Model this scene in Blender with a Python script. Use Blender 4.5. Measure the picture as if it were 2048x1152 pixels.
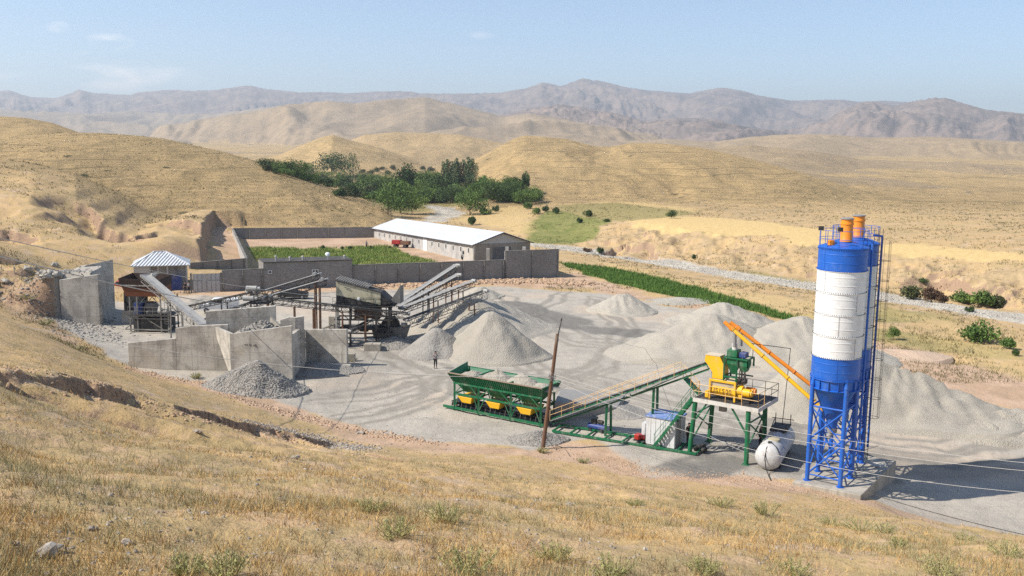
import bpy, bmesh, math, random
import numpy as np
from mathutils import Vector, Matrix
random.seed(7)
sc = bpy.context.scene
for o in list(bpy.data.objects): bpy.data.objects.remove(o)

# ------------------------------------------------------------------ camera, sky, sun
F, H, HOR, ROLL = 1870., 22., 300., 0.0128
TH = math.atan((576-HOR)/F)
CAMR = (Matrix.Rotation(math.pi/2-TH, 3, 'X') @ Matrix.Rotation(ROLL, 3, 'Z'))
cd = bpy.data.cameras.new('camera'); cam = bpy.data.objects.new('camera', cd); sc.collection.objects.link(cam)
cam.matrix_world = Matrix.Translation((0, 0, H)) @ CAMR.to_4x4()
cd.sensor_width = 36; cd.lens = 36*F/2048; cd.clip_start = .3; cd.clip_end = 60000
sc.camera = cam
SUN_EL = math.radians(44); SUN_DIR = Vector((-.965, -.262, 0)).normalized()*math.cos(SUN_EL) + Vector((0, 0, math.sin(SUN_EL)))
w = bpy.data.worlds.new('World'); sc.world = w; w.use_nodes = True
wn, wl = w.node_tree.nodes, w.node_tree.links
bg = wn['Background']; sky = wn.new('ShaderNodeTexSky'); sky.sky_type = 'NISHITA'; sky.sun_disc = False
sky.sun_elevation = SUN_EL; sky.sun_rotation = math.atan2(SUN_DIR.x, SUN_DIR.y); sky.altitude = 1500; sky.air_density = 1.0; sky.dust_density = .35; sky.ozone_density = 2.3
# a few thin clouds low on the left
_tc = wn.new('ShaderNodeTexCoord'); _sp = wn.new('ShaderNodeSeparateXYZ'); wl.new(_tc.outputs['Generated'], _sp.inputs[0])
def _m(op, a, b, clamp=False):
    n = wn.new('ShaderNodeMath'); n.operation = op; n.use_clamp = clamp
    for i, v in enumerate((a, b)):
        if isinstance(v, (int, float)): n.inputs[i].default_value = v
        elif v is not None: wl.new(v, n.inputs[i])
    return n.outputs[0]
_az = _m('DIVIDE', _sp.outputs[0], _sp.outputs[1]); _el = _m('DIVIDE', _sp.outputs[2], _sp.outputs[1]); _cm = wn.new('ShaderNodeMapping'); _cm.inputs['Scale'].default_value = (14, 14, 60); wl.new(_tc.outputs['Generated'], _cm.inputs[0])
_cn = wn.new('ShaderNodeTexNoise'); _cn.inputs['Scale'].default_value = 1.; _cn.inputs['Detail'].default_value = 7; _cn.inputs['Roughness'].default_value = .6; wl.new(_cm.outputs[0], _cn.inputs['Vector']); _sum = None
for ca, ce, wa, we, st in ((-.405,.070,.085,.018,1.4),(-.425,.106,.032,.010,1.3),(-.475,.120,.014,.007,1.),(-.54,.066,.045,.011,1.),(-.035,.118,.016,.005,.4),(-.45,.098,.015,.006,.5)):
    dx = _m('DIVIDE', _m('SUBTRACT', _az, ca), wa); dy = _m('DIVIDE', _m('SUBTRACT', _el, ce), we); r2 = _m('ADD', _m('MULTIPLY', dx, dx), _m('MULTIPLY', dy, dy)); e = _m('MULTIPLY', _m('SUBTRACT', 1., r2, True), st); _sum = e if _sum is None else _m('MAXIMUM', _sum, e)
_cf = _m('MULTIPLY', _m('MULTIPLY', _sum, _m('MULTIPLY', _m('SUBTRACT', _cn.outputs['Fac'], .40, True), 4., True)), .75, True)
_cx = wn.new('ShaderNodeMix'); _cx.data_type = 'RGBA'; wl.new(_cf, _cx.inputs[0]); wl.new(sky.outputs[0], _cx.inputs[6]); _cx.inputs[7].default_value = (8.2, 8.2, 8.2, 1); wl.new(_cx.outputs[2], bg.inputs[0]); bg.inputs[1].default_value = .115
sl = bpy.data.lights.new('sun', 'SUN'); sl.energy = 4.3; sl.angle = math.radians(.5); sl.color = (1., .955, .88)
so = bpy.data.objects.new('sun', sl); sc.collection.objects.link(so); so.rotation_euler = SUN_DIR.to_track_quat('Z', 'Y').to_euler()
sc.view_settings.view_transform = 'Standard'; sc.view_settings.look = 'None'; sc.view_settings.exposure = 0.62; sc.view_settings.gamma = 1
cy = sc.cycles; cy.max_bounces = 5; cy.diffuse_bounces = 2; cy.glossy_bounces = 2; cy.transmission_bounces = 2; cy.volume_bounces = 0; cy.transparent_max_bounces = 8
cy.use_denoising = False; cy.caustics_reflective = False; cy.caustics_refractive = False

# pixel of the photograph (2048 x 1152) -> a point of the place
def ray(px, py): return CAMR @ Vector(((px-1024)/F, -(py-576)/F, -1.))
def G(px, py, z=0.):
    v = ray(px, py); t = (z-H)/v.z; return Vector((v.x*t, v.y*t, z))
def D(px, py, d):
    v = ray(px, py); t = d/v.y; return Vector((v.x*t, d, H+v.z*t))

# ------------------------------------------------------------------ noise
_rng = np.random.RandomState(3)
_P = _rng.permutation(4096); _A = _rng.rand(4096)*2*np.pi; _GX = np.cos(_A); _GY = np.sin(_A)
def gn(x, y):
    xi = np.floor(x).astype(np.int64); yi = np.floor(y).astype(np.int64); fx = x-xi; fy = y-yi
    def g(i, j, dx, dy):
        h = _P[(_P[i & 4095]+j) & 4095]; return _GX[h]*dx+_GY[h]*dy
    u = fx*fx*fx*(fx*(fx*6-15)+10); v = fy*fy*fy*(fy*(fy*6-15)+10)
    a = g(xi, yi, fx, fy); b = g(xi+1, yi, fx-1, fy); c = g(xi, yi+1, fx, fy-1); d = g(xi+1, yi+1, fx-1, fy-1)
    return (a*(1-u)+b*u)*(1-v)+(c*(1-u)+d*u)*v*1.0
def fbm(x, y, oct=4, lac=2.03, gain=.5):
    s = 0; a = 1.
    for k in range(oct):
        s = s+a*gn(x+17.3*k, y-9.1*k); x = x*lac; y = y*lac; a *= gain
    return s
def ridged(x, y, oct=5, gain=.5):
    s = 0; a = 1.; w_ = 1.
    for k in range(oct):
        n = 1-np.abs(gn(x+31.7*k, y+11.9*k))*2.2; n = n*n*w_; w_ = np.clip(n*1.6, 0, 1); s = s+a*n; x = x*2.07; y = y*2.07; a *= gain
    return s
def sst(a, b, x):
    t = np.clip((x-a)/(b-a), 0, 1); return t*t*(3-2*t)

# ------------------------------------------------------------------ terrain heights
CP = []   # (x, d, z)
def cg(*pts):
    for px, py, z in pts: p = G(px, py, z); CP.append((p.x, p.y, p.z))
def cdist(*pts):
    for px, py, d in pts: p = D(px, py, d); CP.append((p.x, p.y, p.z))
# the grassy slope the photographer stands on
cdist((-250,1152,8.5),(0,1152,9),(512,1152,10),(1024,1152,11),(1536,1152,12),(2048,1152,13.5),(2400,1152,14.5))
cdist((0,980,14),(512,980,17.5),(1024,1000,22),(1536,1060,24),(2048,1100,30),(2400,1110,34),(1500,1010,42),(1024,940,45),(700,930,48),(2048,1085,40),(1800,1040,42))
cdist((0,860,21),(300,870,31),(600,890,48),(-250,860,17),(-250,700,40),(1300,970,52))
CP += [(-8,1.5,20.6),(8,1.5,19.6),(0,1.5,20.2),(-3,4,19.2),(4,4,18.8),(-14,2,22.5),(14,2,18.5),(16,8,16.2)]
GUL = [(-160,722,26),(0,742,33),(80,756,38),(190,768,45),(300,803,52),(440,838,59),(520,852,61),(640,882,65),(705,893,66.5)]
cdist(*GUL)
# foot of the slope / edge of the yard
cg((0,640,8.2),(-200,600,9.5),(60,655,5.2),(130,692,2.6),(190,715,1.),(250,742,0.1),(330,760,0),(440,782,0),(620,840,0),(820,880,0),(960,895,0),(1085,900,.1),(1200,925,.1),(1300,952,0),(1500,975,.1),(1600,985,.1),(1680,997,.15),(1735,1003,.1),(1850,1030,-1.2),(2048,1078,-1.4),(2300,1130,-1.4))
cg((1800,960,-1.2),(2048,1000,-1.3),(2300,1040,-1.3),(1800,900,-.6),(2048,900,-1),(2300,920,-1),(1740,930,-.8))
# yard
for px in (300,500,700,900,1100,1300,1500,1700):
    for py in (760,690,640,605):
        if py < 700+max(0,(px-300)*.2) and not (px < 450 and py > 700): cg((px,py,0))
cg((900,800,0),(1100,800,0),(1300,800,0),(1500,850,0),(1300,880,0),(1500,920,0),(1650,930,0),(1900,800,-.3),(2048,830,-.3),(2300,800,-.3),(1700,800,0),(260,665,0),(300,700,0),(380,740,0),(240,690,.2))
# ground round the loading ramp (the ramp itself is added below)
cg((-250,545,7.6),(-200,575,8.2),(-250,520,7.6),(150,655,.2),(200,660,0),(200,610,0),(160,600,0))
CP += [(-60,124,3.),(-72,116,5.),(-56,116,1.),(-52,119,.2)]
cg((222,566,1.),(245,580,.3),(225,610,0),(260,560,.6))
cg((0,500,7.5),(-250,490,9),(130,504,5.),(225,512,4),(240,540,2.5),(330,505,2.),(400,500,1.4),(420,470,2.2),(340,470,4.),(250,480,6.))
# ground round the walled compound and behind it
cg((400,590,0),(440,585,0),(700,575,0),(1000,560,0),(1117,556,-.1),(1150,560,-.2),(480,520,0),(600,500,0),(800,500,0),(900,525,.3),(470,480,-.1),(750,475,-.6),(620,470,.2),(948,530,.3),(1052,512,0),(520,455,2),(640,450,.6),(720,452,-.4),(790,440,-.6),(830,425,-.6),(700,425,1.),(620,425,3.))
cg((900,432,-1.2),(880,420,-1.2),(1000,450,-.2),(1080,484,-1.2),(960,425,0),(1000,405,0),(1060,415,1.4),(860,400,-1),(760,395,0),(720,380,-.5),(640,360,-2),(900,380,0),(1000,385,.5),(1100,400,2.2),(760,350,0),(860,355,1.),(560,338,-2))
# golden strip, river, terrace across the river
cg((1300,560,-.1),(1500,600,0),(1150,510,-.5),(1300,535,-.4),(1500,570,-.5),(1630,600,-.4),(1800,625,-.4),(2048,665,-.4),(2300,700,-.4),(1800,660,-.1),(2048,720,-.1),(1700,650,0),(2300,760,-.1))
for px, yu, yl in ((1100,487,494),(1200,500,511),(1300,511,527),(1500,547,562),(1630,562,580),(1780,583,604),(2048,626,648),(2300,670,700)): cg((px,yu+1,-1.3),(px,yl,-1.2))
for px, yr, yt, dl in ((1150,492,468,22),(1200,499,454,26),(1250,504,446,28),(1300,511,453,26),(1400,528,470,24),(1500,546,483,22),(1600,558,494,21),(1700,570,507,20),(1850,596,524,19),(2048,625,540,18),(2300,668,570,17)):
    r0 = G(px, yr, -1.3).y+3; CP.append(tuple(D(px, yr-3, r0))); CP.append(tuple(D(px, yt, r0+dl))); p = D(px, yr-3+(yt-yr+3)*.42, r0+dl*.62); CP.append(tuple(p))
cg((1150,448,1.6),(1100,424,2.2),(1060,445,.6),(1060,465,.0))
cg((1240,418,3.4),(1380,430,3.6),(1500,440,3.6),(1650,458,3.6),(1850,478,3.8),(2048,500,4.),(2300,530,4.))
for px in (-400,0,500,1000,1500,2000,2500):
    for dd, zz in ((520,0),(900,4),(2000,18),(5000,60),(12000,120)):
        p = D(px, 300, dd); CP.append((p.x, dd, zz))
CPA = np.array(CP); cu = CPA[:,0]/(CPA[:,1]+3); cv = np.log(CPA[:,1]+3); cq = CPA[:,2]/(CPA[:,1]+20)
n_ = len(CPA)
def kern(r): return np.sqrt(r*r+.0004)
A_ = kern(np.hypot(cu[:,None]-cu[None], cv[:,None]-cv[None])); M_ = np.zeros((n_+3, n_+3)); M_[:n_,:n_] = -A_+np.eye(n_)*(.02+4e-3)
M_[:n_,n_] = 1; M_[:n_,n_+1] = cu; M_[:n_,n_+2] = cv; M_[n_:,:n_] = M_[:n_,n_:].T
W_ = np.linalg.solve(M_, np.concatenate([cq, [0,0,0]]))
def rbf(x, y):
    u = x/(y+3); v = np.log(y+3); s = W_[n_]+W_[n_+1]*u+W_[n_+2]*v
    for i in range(n_): s = s-W_[i]*kern(np.hypot(u-cu[i], v-cv[i]))
    return s*(y+20)

def crest(pts, dists):
    """pixel polyline + distances -> (u, z, d) tables of a skyline"""
    dp = np.interp([p[0] for p in pts], [a for a, b in dists], [b for a, b in dists])
    P = [D(p[0], p[1], d) for p, d in zip(pts, dp)]
    u = np.array([p.x/p.y for p in P]); o = np.argsort(u)
    return u[o], np.array([p.z for p in P])[o], np.array([p.y for p in P])[o]
# name, skyline, distances, foot (fraction of crest distance), foot z, back width fraction, noise kind, amplitude, sharpness
RID = [
 ('L1', [(-500,215),(-250,270),(0,318),(60,326),(150,347),(230,385),(300,425),(370,455),(430,478)], [(-500,230),(0,235),(430,240)], .62, -1, .35, 'soft', .8, 1.25),
 ('L3', [(-600,330),(-300,300),(0,277),(60,270),(130,265),(200,266),(270,271),(330,278),(400,293),(460,307),(520,325),(580,345),(640,371),(700,398),(750,418),(790,436)], [(-600,430),(200,430),(500,400),(790,290)], .5, -2, .4, 'soft', 1.3, 1.15),
 ('L4', [(-700,190),(-300,208),(0,233),(50,236),(105,246),(150,262),(220,290)], [(-700,620),(220,560)], .6, -2, .4, 'soft', 1.6, 1.15),
 ('R1', [(840,362),(880,349),(920,335),(960,314),(1000,293),(1030,277),(1050,272),(1130,278),(1190,293),(1220,294),(1260,287),(1320,287),(1400,296),(1480,312),(1560,332),(1640,356),(1720,380),(1850,400),(2048,422),(2400,460)], [(840,620),(1050,640),(1300,600),(1600,520),(2048,430),(2400,400)], .5, -3, .5, 'gully', 5.5, 1.0),
 ('R0', [(1500,352),(1600,345),(1700,356),(1800,364),(1900,372),(2048,392),(2300,410)], [(1500,760),(2300,640)], .6, -4, .4, 'gully', 8, 1.2),
 ('H3', [(440,336),(520,322),(560,310),(600,292),(640,276),(665,270),(700,281),(760,296),(820,318),(870,338),(920,352)], [(440,1100),(920,1000)], .6, -4, .35, 'gully', 8, 1.25),
 ('H4', [(640,300),(700,281),(730,270),(790,264),(860,266),(920,270),(990,284),(1060,296),(1140,320)], [(640,1500),(1140,1300)], .62, -4, .35, 'gully', 13, 1.2),
 ('E1', [(1180,306),(1260,296),(1340,290),(1430,296),(1500,290),(1570,296),(1640,304),(1720,318),(1800,322),(1900,326),(2048,335),(2400,350)], [(1180,1500),(2400,1200)], .5, -5, .4, 'gully', 14, 1.1),
 ('E2', [(300,322),(400,300),(440,303),(560,306),(760,312)], [(300,2000),(760,1900)], .6, 0, .4, 'gully', 16, 1.2),
 ('E3', [(1150,288),(1240,284),(1330,279),(1430,284),(1500,274),(1580,268),(1660,270),(1740,276),(1850,275),(1950,279),(2048,284),(2400,290)], [(1150,2900),(2400,2500)], .6, 0, .4, 'gully', 22, 1.2),
 ('B1', [(300,262),(360,254),(430,244),(520,225),(580,216),(650,211),(710,214),(780,208),(850,203),(900,214),(960,229),(1010,240),(1060,232),(1120,246),(1190,262),(1260,272),(1330,282)], [(300,4300),(1330,3600)], .55, 10, .35, 'gully', 75, 1.1),
 ('C1', [(940,262),(1000,236),(1060,222),(1120,214),(1160,220),(1230,232),(1290,248),(1350,238),(1430,244),(1500,262),(1600,276)], [(940,5400),(1600,5000)], .62, 20, .3, 'rock', 75, 1.0),
 ('C2', [(1520,272),(1600,262),(1650,246),(1690,222),(1720,207),(1745,204),(1790,214),(1830,208),(1870,201),(1890,203),(1925,213),(1970,226),(2048,234),(2150,240),(2400,262)], [(1520,6200),(2400,5600)], .6, 20, .3, 'rock', 90, 1.0),
 ('B2', [(-600,240),(-200,226),(0,222),(80,228),(180,236),(260,228),(340,232),(430,236),(520,222),(620,216),(760,224),(900,222)], [(-600,7500),(900,7500)], .6, 20, .3, 'gully', 130, 1.1),
 ('D1', [(-600,196),(-200,205),(0,187),(20,187),(60,197),(110,199),(140,192),(160,185),(185,192),(260,196),(280,190),(340,186),(420,187),(460,181),(500,177),(530,184),(600,190),(680,191),(760,188),(820,189),(880,193),(940,193),(1000,191),(1050,184),(1085,172),(1120,178),(1165,164),(1200,169),(1250,181),(1300,187),(1380,191),(1440,182),(1480,186),(1520,198),(1580,208),(1650,206),(1720,206),(1770,203),(1840,212),(1930,220),(2048,236),(2200,250),(2500,262)], [(-600,11500),(1100,9800),(2500,10500)], .6, 30, .3, 'rock', 130, 1.0),
]
RT = []
for r in RID: RT.append((r[0],)+crest(r[1], r[2])+r[3:])
def polyd(x, y, pts):
    """signed distance to an open polyline (positive on its left), and the position along it"""
    best = np.full(np.shape(x), 1e9); sg = np.zeros(np.shape(x)); al = np.zeros(np.shape(x)); L = 0
    for a, b in zip(pts[:-1], pts[1:]):
        ax, ay = a[0], a[1]; bx, by = b[0]-ax, b[1]-ay; l2 = bx*bx+by*by
        t = np.clip(((x-ax)*bx+(y-ay)*by)/l2, 0, 1); dx = x-ax-t*bx; dy = y-ay-t*by; dd = np.hypot(dx, dy); m = dd < best
        best = np.where(m, dd, best); sg = np.where(m, np.sign(bx*dy-by*dx), sg); al = np.where(m, L+t*math.sqrt(l2), al); L += math.sqrt(l2)
    return best*sg, al, L
GULW = [D(*p) for p in GUL]
V2 = lambda a, b: Vector((a, b, 0.))
SCARPS = [  # pixel line, ground height guess, drop, run
 ([(150,455),(190,463),(235,470),(262,478),(300,470),(330,462)], 5., 2.6, 3.), ([(330,458),(365,463),(395,470),(425,470)], 4., 2., 2.5), ([(-100,505),(0,502),(60,500),(140,502),(215,508)], 7., 1.8, 2.),
 ([(-60,470),(20,468),(90,476)], 7., 1.6, 3.), ([(1190,470),(1240,458),(1290,462),(1330,478)], 3.4, 1.4, 3.), ([(1850,520),(1900,528),(1960,545),(2040,548)], 3., 2., 3.), ([(1640,680),(1760,700),(1850,712),(1960,722)],0,.5,1.)]
SCW = [([G(px, py, z) for px, py in l], dr, ru) for l, z, dr, ru in SCARPS]
SCW.append(([V2(-52,158),V2(-62,190),V2(-71.5,222),V2(-73,231),V2(-66,235),V2(-56,236)], -3.6, 2.))
RAMP = [(-54.9,112.8),(-51.1,113.2),(-51.9,118.9),(-53.5,122.),(-59,126.5),(-74,131),(-140,145),(-140,80),(-76,88),(-63,99)]
def coarse(x, y):
    a = np.arange(0, NV, 3); a = np.append(a, NV-1) if a[-1] != NV-1 else a; b = np.arange(0, NU, 4); b = np.append(b, NU-1) if b[-1] != NU-1 else b
    c = rbf(x[np.ix_(a, b)], y[np.ix_(a, b)]); r = np.stack([np.interp(np.arange(NU), b, row) for row in c]); fa = np.interp(np.arange(NV), a, np.arange(len(a)))
    i = np.minimum(fa.astype(int), len(a)-2); f = (fa-i)[:,None]; return r[i]*(1-f)+r[i+1]*f
BLUFF = []
for px, yr, yt, dl in ((1150,492,468,22),(1200,499,454,26),(1250,504,446,28),(1300,511,453,26),(1400,528,470,24),(1500,546,483,22),(1600,558,494,21),(1700,570,507,20),(1850,596,524,19),(2048,625,540,18),(2300,668,570,17)): r0 = G(px, yr, -1.3).y+3; BLUFF.append(D(px, yr-3+(yt-yr+3)*.5, r0+dl*.55))
RUTW = [G(*q) for q in ((1750,930),(1500,880),(1380,830),(1150,760),(1000,760),(860,760),(740,790),(640,800))]
YC = [(-44,144.5),(8.5,166),(6,203),(-30,239),(-66.5,224.5),(-46,155)]
def hraw(x, y):
    zb = coarse(x, y)
    # loading ramp: a levelled fill held by the two big walls, with a loose bank on the near side
    ins = np.zeros(x.shape, bool); bd = np.full(x.shape, 1e9); bw_ = np.full(x.shape, 1e9)
    for k, ((ax, ay), (bx, by)) in enumerate(zip(RAMP, RAMP[1:]+RAMP[:1])):
        c = (ay > y) != (by > y); ins ^= c & (x < (bx-ax)*(y-ay)/((by-ay) or 1e-9)+ax)
        ex, ey = bx-ax, by-ay; t = np.clip(((x-ax)*ex+(y-ay)*ey)/(ex*ex+ey*ey), 0, 1); dd = np.hypot(x-ax-t*ex, y-ay-t*ey); bd = np.minimum(bd, dd)
        if k < 3: bw_ = np.minimum(bw_, dd)
    sd = np.where(ins, bd, -bd); wd = .5+7.5*sst(.5, 7, bw_); nr = sst(1.5, 6, bw_)
    ramp = (6.5+fbm(x*.2, y*.2, 3)*.5*nr)*np.clip((sd+wd*.0)/wd+fbm(x*.25, y*.25, 4)*.28*nr, 0, 1)**.8
    zb = np.where((y > 60) & (y < 175) & (x < -45), np.maximum(zb, ramp), zb)
    fg = sst(75, 55, y)*sst(.2, 2, zb)
    zb = zb+fbm(x*.12, y*.12, 3)*.5*fg + fbm(x*.9, y*.9, 3)*.10*fg
    yd = sst(.9, .2, np.abs(zb))*sst(160, 140, y)
    zb = zb+fbm(x*.5, y*.5, 3)*.09*(1-fg)
    ins = np.zeros(x.shape, bool); bd = np.full(x.shape, 1e9)
    for (ax, ay), (bx, by) in zip(YC, YC[1:]+YC[:1]):
        c = (ay > y) != (by > y); ins ^= c & (x < (bx-ax)*(y-ay)/((by-ay) or 1e-9)+ax); ex, ey = bx-ax, by-ay; t = np.clip(((x-ax)*ex+(y-ay)*ey)/(ex*ex+ey*ey), 0, 1); bd = np.minimum(bd, np.hypot(x-ax-t*ex, y-ay-t*ey))
    zb = np.where(ins, zb*(1-.93*sst(0, 2, bd)), zb)
    u = x/np.maximum(y, 1); z = zb.copy(); rid = np.full(np.shape(x), -1.)
    for k, (nm, cu_, cz, cdd, ff, fz, bw, kind, amp, sh) in enumerate(RT):
        zc = np.interp(u, cu_, cz); dc = np.interp(u, cu_, cdd); df = dc*ff
        if nm in ('L1', 'L3'): df = dc*(ff-.12*sst(-.35, -.5, u))
        t = (y-df)/(dc-df); f = np.sin(np.clip(t, 0, 1)*np.pi/2)**sh
        back = np.clip((y-dc)/(dc*bw), 0, 1); f = np.where(t > 1, np.cos(back*np.pi/2)**1.5, f)
        edge = sst(cu_[0]-.02, cu_[0]+.015, u)*sst(cu_[-1]+.02, cu_[-1]-.015, u)
        hh = (zc-fz)*f*edge; e = np.clip(hh/np.maximum(zc-fz, 1), 0, 1); body = np.clip(e*(1-e)*4, 0, 1)*.93+.07*np.clip(e*3, 0, 1)
        if kind == 'soft':
            s0 = 10./dc.mean(); wp = fbm(x*s0*.8, y*s0*.8, 2)*.9
            nz = fbm(x*s0+wp, y*s0*.7+wp, 4)*amp*1.5 - np.abs(fbm(x*s0*2.2+wp, y*s0*.9-wp, 3))*amp*.9
            if nm[0] == 'L': tt = (hh+nz*.6)*1.05+x*.02; nz = nz+(np.abs(((tt*.42) % 1.)-.5)*1.1-.27)*sst(-.35, .2, fbm(x*.02, y*.02, 2))
        elif kind == 'gully':
            s0 = 5./dc.mean(); wx_ = fbm(x*s0*.7, y*s0*.7, 2)*.9
            nz = (.45-np.abs(fbm(x*s0+wx_, y*s0*.45+wx_, 5, 2.1, .48))*2.2)*amp
        else:
            s0 = 7./dc.mean(); wx_ = fbm(x*s0*.7, y*s0*.7, 2)*.9
            nz = (.45-np.abs(fbm(x*s0+wx_, y*s0*.5+wx_, 6, 2.15, .55))*2.1)*amp
        h_ = fz+hh+nz*body*edge
        kk = {'L1':2., 'L3':3., 'L4':3., 'R1':4., 'R0':4.}.get(nm, 6.); q_ = np.clip(.5+.5*(h_-z)/kk, 0, 1)*(hh > 0)*edge; m = (h_ > z) & (hh > 0); z = np.where(hh > 0, z*(1-q_)+h_*q_+kk*q_*(1-q_)*.8, z); rid = np.where(m, k, rid)
    z = np.where(ins & (bd > .3), zb, z); rid = np.where(ins, -1., rid)
    s, al, L = polyd(x, y, BLUFF); bm_ = sst(17, 6, np.abs(s-2))*sst(0, 12, al)*(rid < 0); BL_ = np.abs(fbm(x*.11+2, y*.11, 4)); z = z+bm_*(.4-BL_*2.6+fbm(x*.05, y*.05, 2)*1.4)*(1-.5*sst(6, 16, np.abs(s)))
    s, al, L = polyd(x, y, RUTW); z = np.where(y < 130, z-.05*sst(1.25, .9, np.abs(s))*sst(.5, .75, np.abs(s)), z)
    # rain-cut gully across the slope
    s, al, L = polyd(x, y, GULW); s = s+fbm(x*.35, y*.35, 4)*2.0
    en = sst(-.5, 6, al)*sst(L+.5, L-5, al); depth = np.clip(1.1+2.8*fbm(al*.22, al*0+3.3, 3), .12, 2.2)*en
    z = z-depth*np.where(s > 0, sst(.6, 0, s), np.where(s > -1.6, 1., sst(-17., -1.6, s)**1.5))
    for l, dr, ru in SCW:
        s, al, L = polyd(x, y, l); s = s+fbm(x*.13, y*.13, 3)*ru*(1.2 if dr > 0 else .45); en = sst(0, L*.15, al)*sst(L, L*.85, al)
        if dr < 0: z = z-dr*sst(0, 6, al)*sst(L, L-16, al)*sst(0, 1.4, s)*sst(16, 4, s); continue
        z = z-dr*en*np.where(s > 0, sst(1.5, 0, s), sst(-ru*4, 0, s))
    return z, rid
NU, NV = 1000, 1150
U0, U1, V0, V1, OFF = -.74, .74, math.log(3.), math.log(12500.+3), 12.
# more rows where the yard is
vv = np.linspace(0, 1, NV); us = np.linspace(U0, U1, NU)
_q = np.cumsum(np.interp(vv, [0,.2,.25,.52,.60,.8,1.], [1.2,1.1,.6,.55,.8,1.3,1.5])); _q = (_q-_q[0])/(_q[-1]-_q[0])
vs = V0+(V1-V0)*_q
ds = np.exp(vs)-3+1.0
GX_, GY_ = us[None,:]*(ds[:,None]+OFF), np.repeat(ds[:,None], NU, 1)
GZ_, GR_ = hraw(GX_, GY_)
def hz(x, y):
    x = np.atleast_1d(np.asarray(x, float)); y = np.atleast_1d(np.asarray(y, float))
    fu = np.clip((x/(y+OFF)-U0)/(U1-U0)*(NU-1), 0, NU-1.001); fv = np.clip(np.interp(y, ds, np.arange(NV)), 0, NV-1.001)
    i = fu.astype(int); j = fv.astype(int); a = fu-i; b = fv-j
    return (GZ_[j,i]*(1-a)+GZ_[j,i+1]*a)*(1-b)+(GZ_[j+1,i]*(1-a)+GZ_[j+1,i+1]*a)*b
def hz1(x, y): return float(hz(x, y)[0])
def onray(px, py, dmin=8., dmax=3000.):
    """first point of the ground seen at a pixel of the photograph"""
    v = ray(px, py); t = np.exp(np.linspace(math.log(dmin), math.log(dmax), 3000))
    x = v.x/v.y*t; z = H+v.z/v.y*t; g = hz(x, t); k = np.argmax(g > z); k = k if g[k] > z[k] else len(t)-1
    return Vector((x[k], t[k], g[k]))

# ------------------------------------------------------------------ material helpers
class NT:
    def __init__(s, name, rough=.9):
        s.m = bpy.data.materials.new(name); s.m.use_nodes = True; s.t = s.m.node_tree; s.n = s.t.nodes; s.l = s.t.links
        s.b = s.n['Principled BSDF']; s.b.inputs['Roughness'].default_value = rough; s.b.inputs['Specular IOR Level'].default_value = .25; s._p = None
    def put(s, sock, v):
        if v is None: return
        if hasattr(v, 'links') or isinstance(v, bpy.types.NodeSocket): s.l.new(v, sock)
        elif isinstance(v, (tuple, list)) and len(v) == 3 and sock.type == 'RGBA': sock.default_value = (*v, 1)
        else: sock.default_value = v
    def pos(s):
        if s._p is None: s._p = s.n.new('ShaderNodeNewGeometry')
        return s._p.outputs['Position']
    def obj(s): return s.n.new('ShaderNodeTexCoord').outputs['Object']
    def noise(s, scale, detail=4, vec=None, rough=.55, stretch=None, dist=0.):
        vec = vec or s.pos()
        if stretch:
            mp = s.n.new('ShaderNodeMapping'); mp.inputs['Scale'].default_value = stretch; s.l.new(vec, mp.inputs[0]); vec = mp.outputs[0]
        t = s.n.new('ShaderNodeTexNoise'); t.inputs['Scale'].default_value = scale; t.inputs['Detail'].default_value = detail; t.inputs['Roughness'].default_value = rough; t.inputs['Distortion'].default_value = dist
        s.l.new(vec, t.inputs['Vector']); return t.outputs['Fac']
    def voro(s, scale, vec=None, feature='F1', out='Distance'):
        t = s.n.new('ShaderNodeTexVoronoi'); t.feature = feature; t.inputs['Scale'].default_value = scale; s.l.new(vec or s.pos(), t.inputs['Vector']); return t.outputs[out]
    def ramp(s, f, *st):
        r = s.n.new('ShaderNodeValToRGB'); s.l.new(f, r.inputs[0]); e = r.color_ramp.elements
        while len(e) < len(st): e.new(.5)
        for k, (p, c) in enumerate(st): e[k].position = p; c = (c, c, c) if isinstance(c, (int, float)) else c; e[k].color = (*c, 1)
        return r.outputs[0]
    def mix(s, f, a, b, mode='MIX'):
        m = s.n.new('ShaderNodeMix'); m.data_type = 'RGBA'; m.blend_type = mode; m.clamp_factor = True
        s.put(m.inputs[0], f); s.put(m.inputs[6], a); s.put(m.inputs[7], b); return m.outputs[2]
    def math(s, op, a, b=None, clamp=False):
        m = s.n.new('ShaderNodeMath'); m.operation = op; m.use_clamp = clamp; s.put(m.inputs[0], a)
        if b is not None: s.put(m.inputs[1], b)
        return m.outputs[0]
    def step(s, f, a, b):
        m = s.n.new('ShaderNodeMapRange'); m.interpolation_type = 'SMOOTHSTEP'; s.put(m.inputs[0], f); m.inputs[1].default_value = a; m.inputs[2].default_value = b; return m.outputs[0]
    def bump(s, h, strength=.5, dist=.1):
        b = s.n.new('ShaderNodeBump'); b.inputs['Strength'].default_value = strength; b.inputs['Distance'].default_value = dist; s.l.new(h, b.inputs['Height']); s.l.new(b.outputs[0], s.b.inputs['Normal'])
    def col(s, v): s.put(s.b.inputs['Base Color'], v)
    def attr(s, name):
        a = s.n.new('ShaderNodeAttribute'); a.attribute_name = name; p = s.n.new('ShaderNodeSeparateColor'); s.l.new(a.outputs['Color'], p.inputs[0]); return p.outputs[0], p.outputs[1], p.outputs[2], a.outputs['Alpha']
MATS = {}
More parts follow.
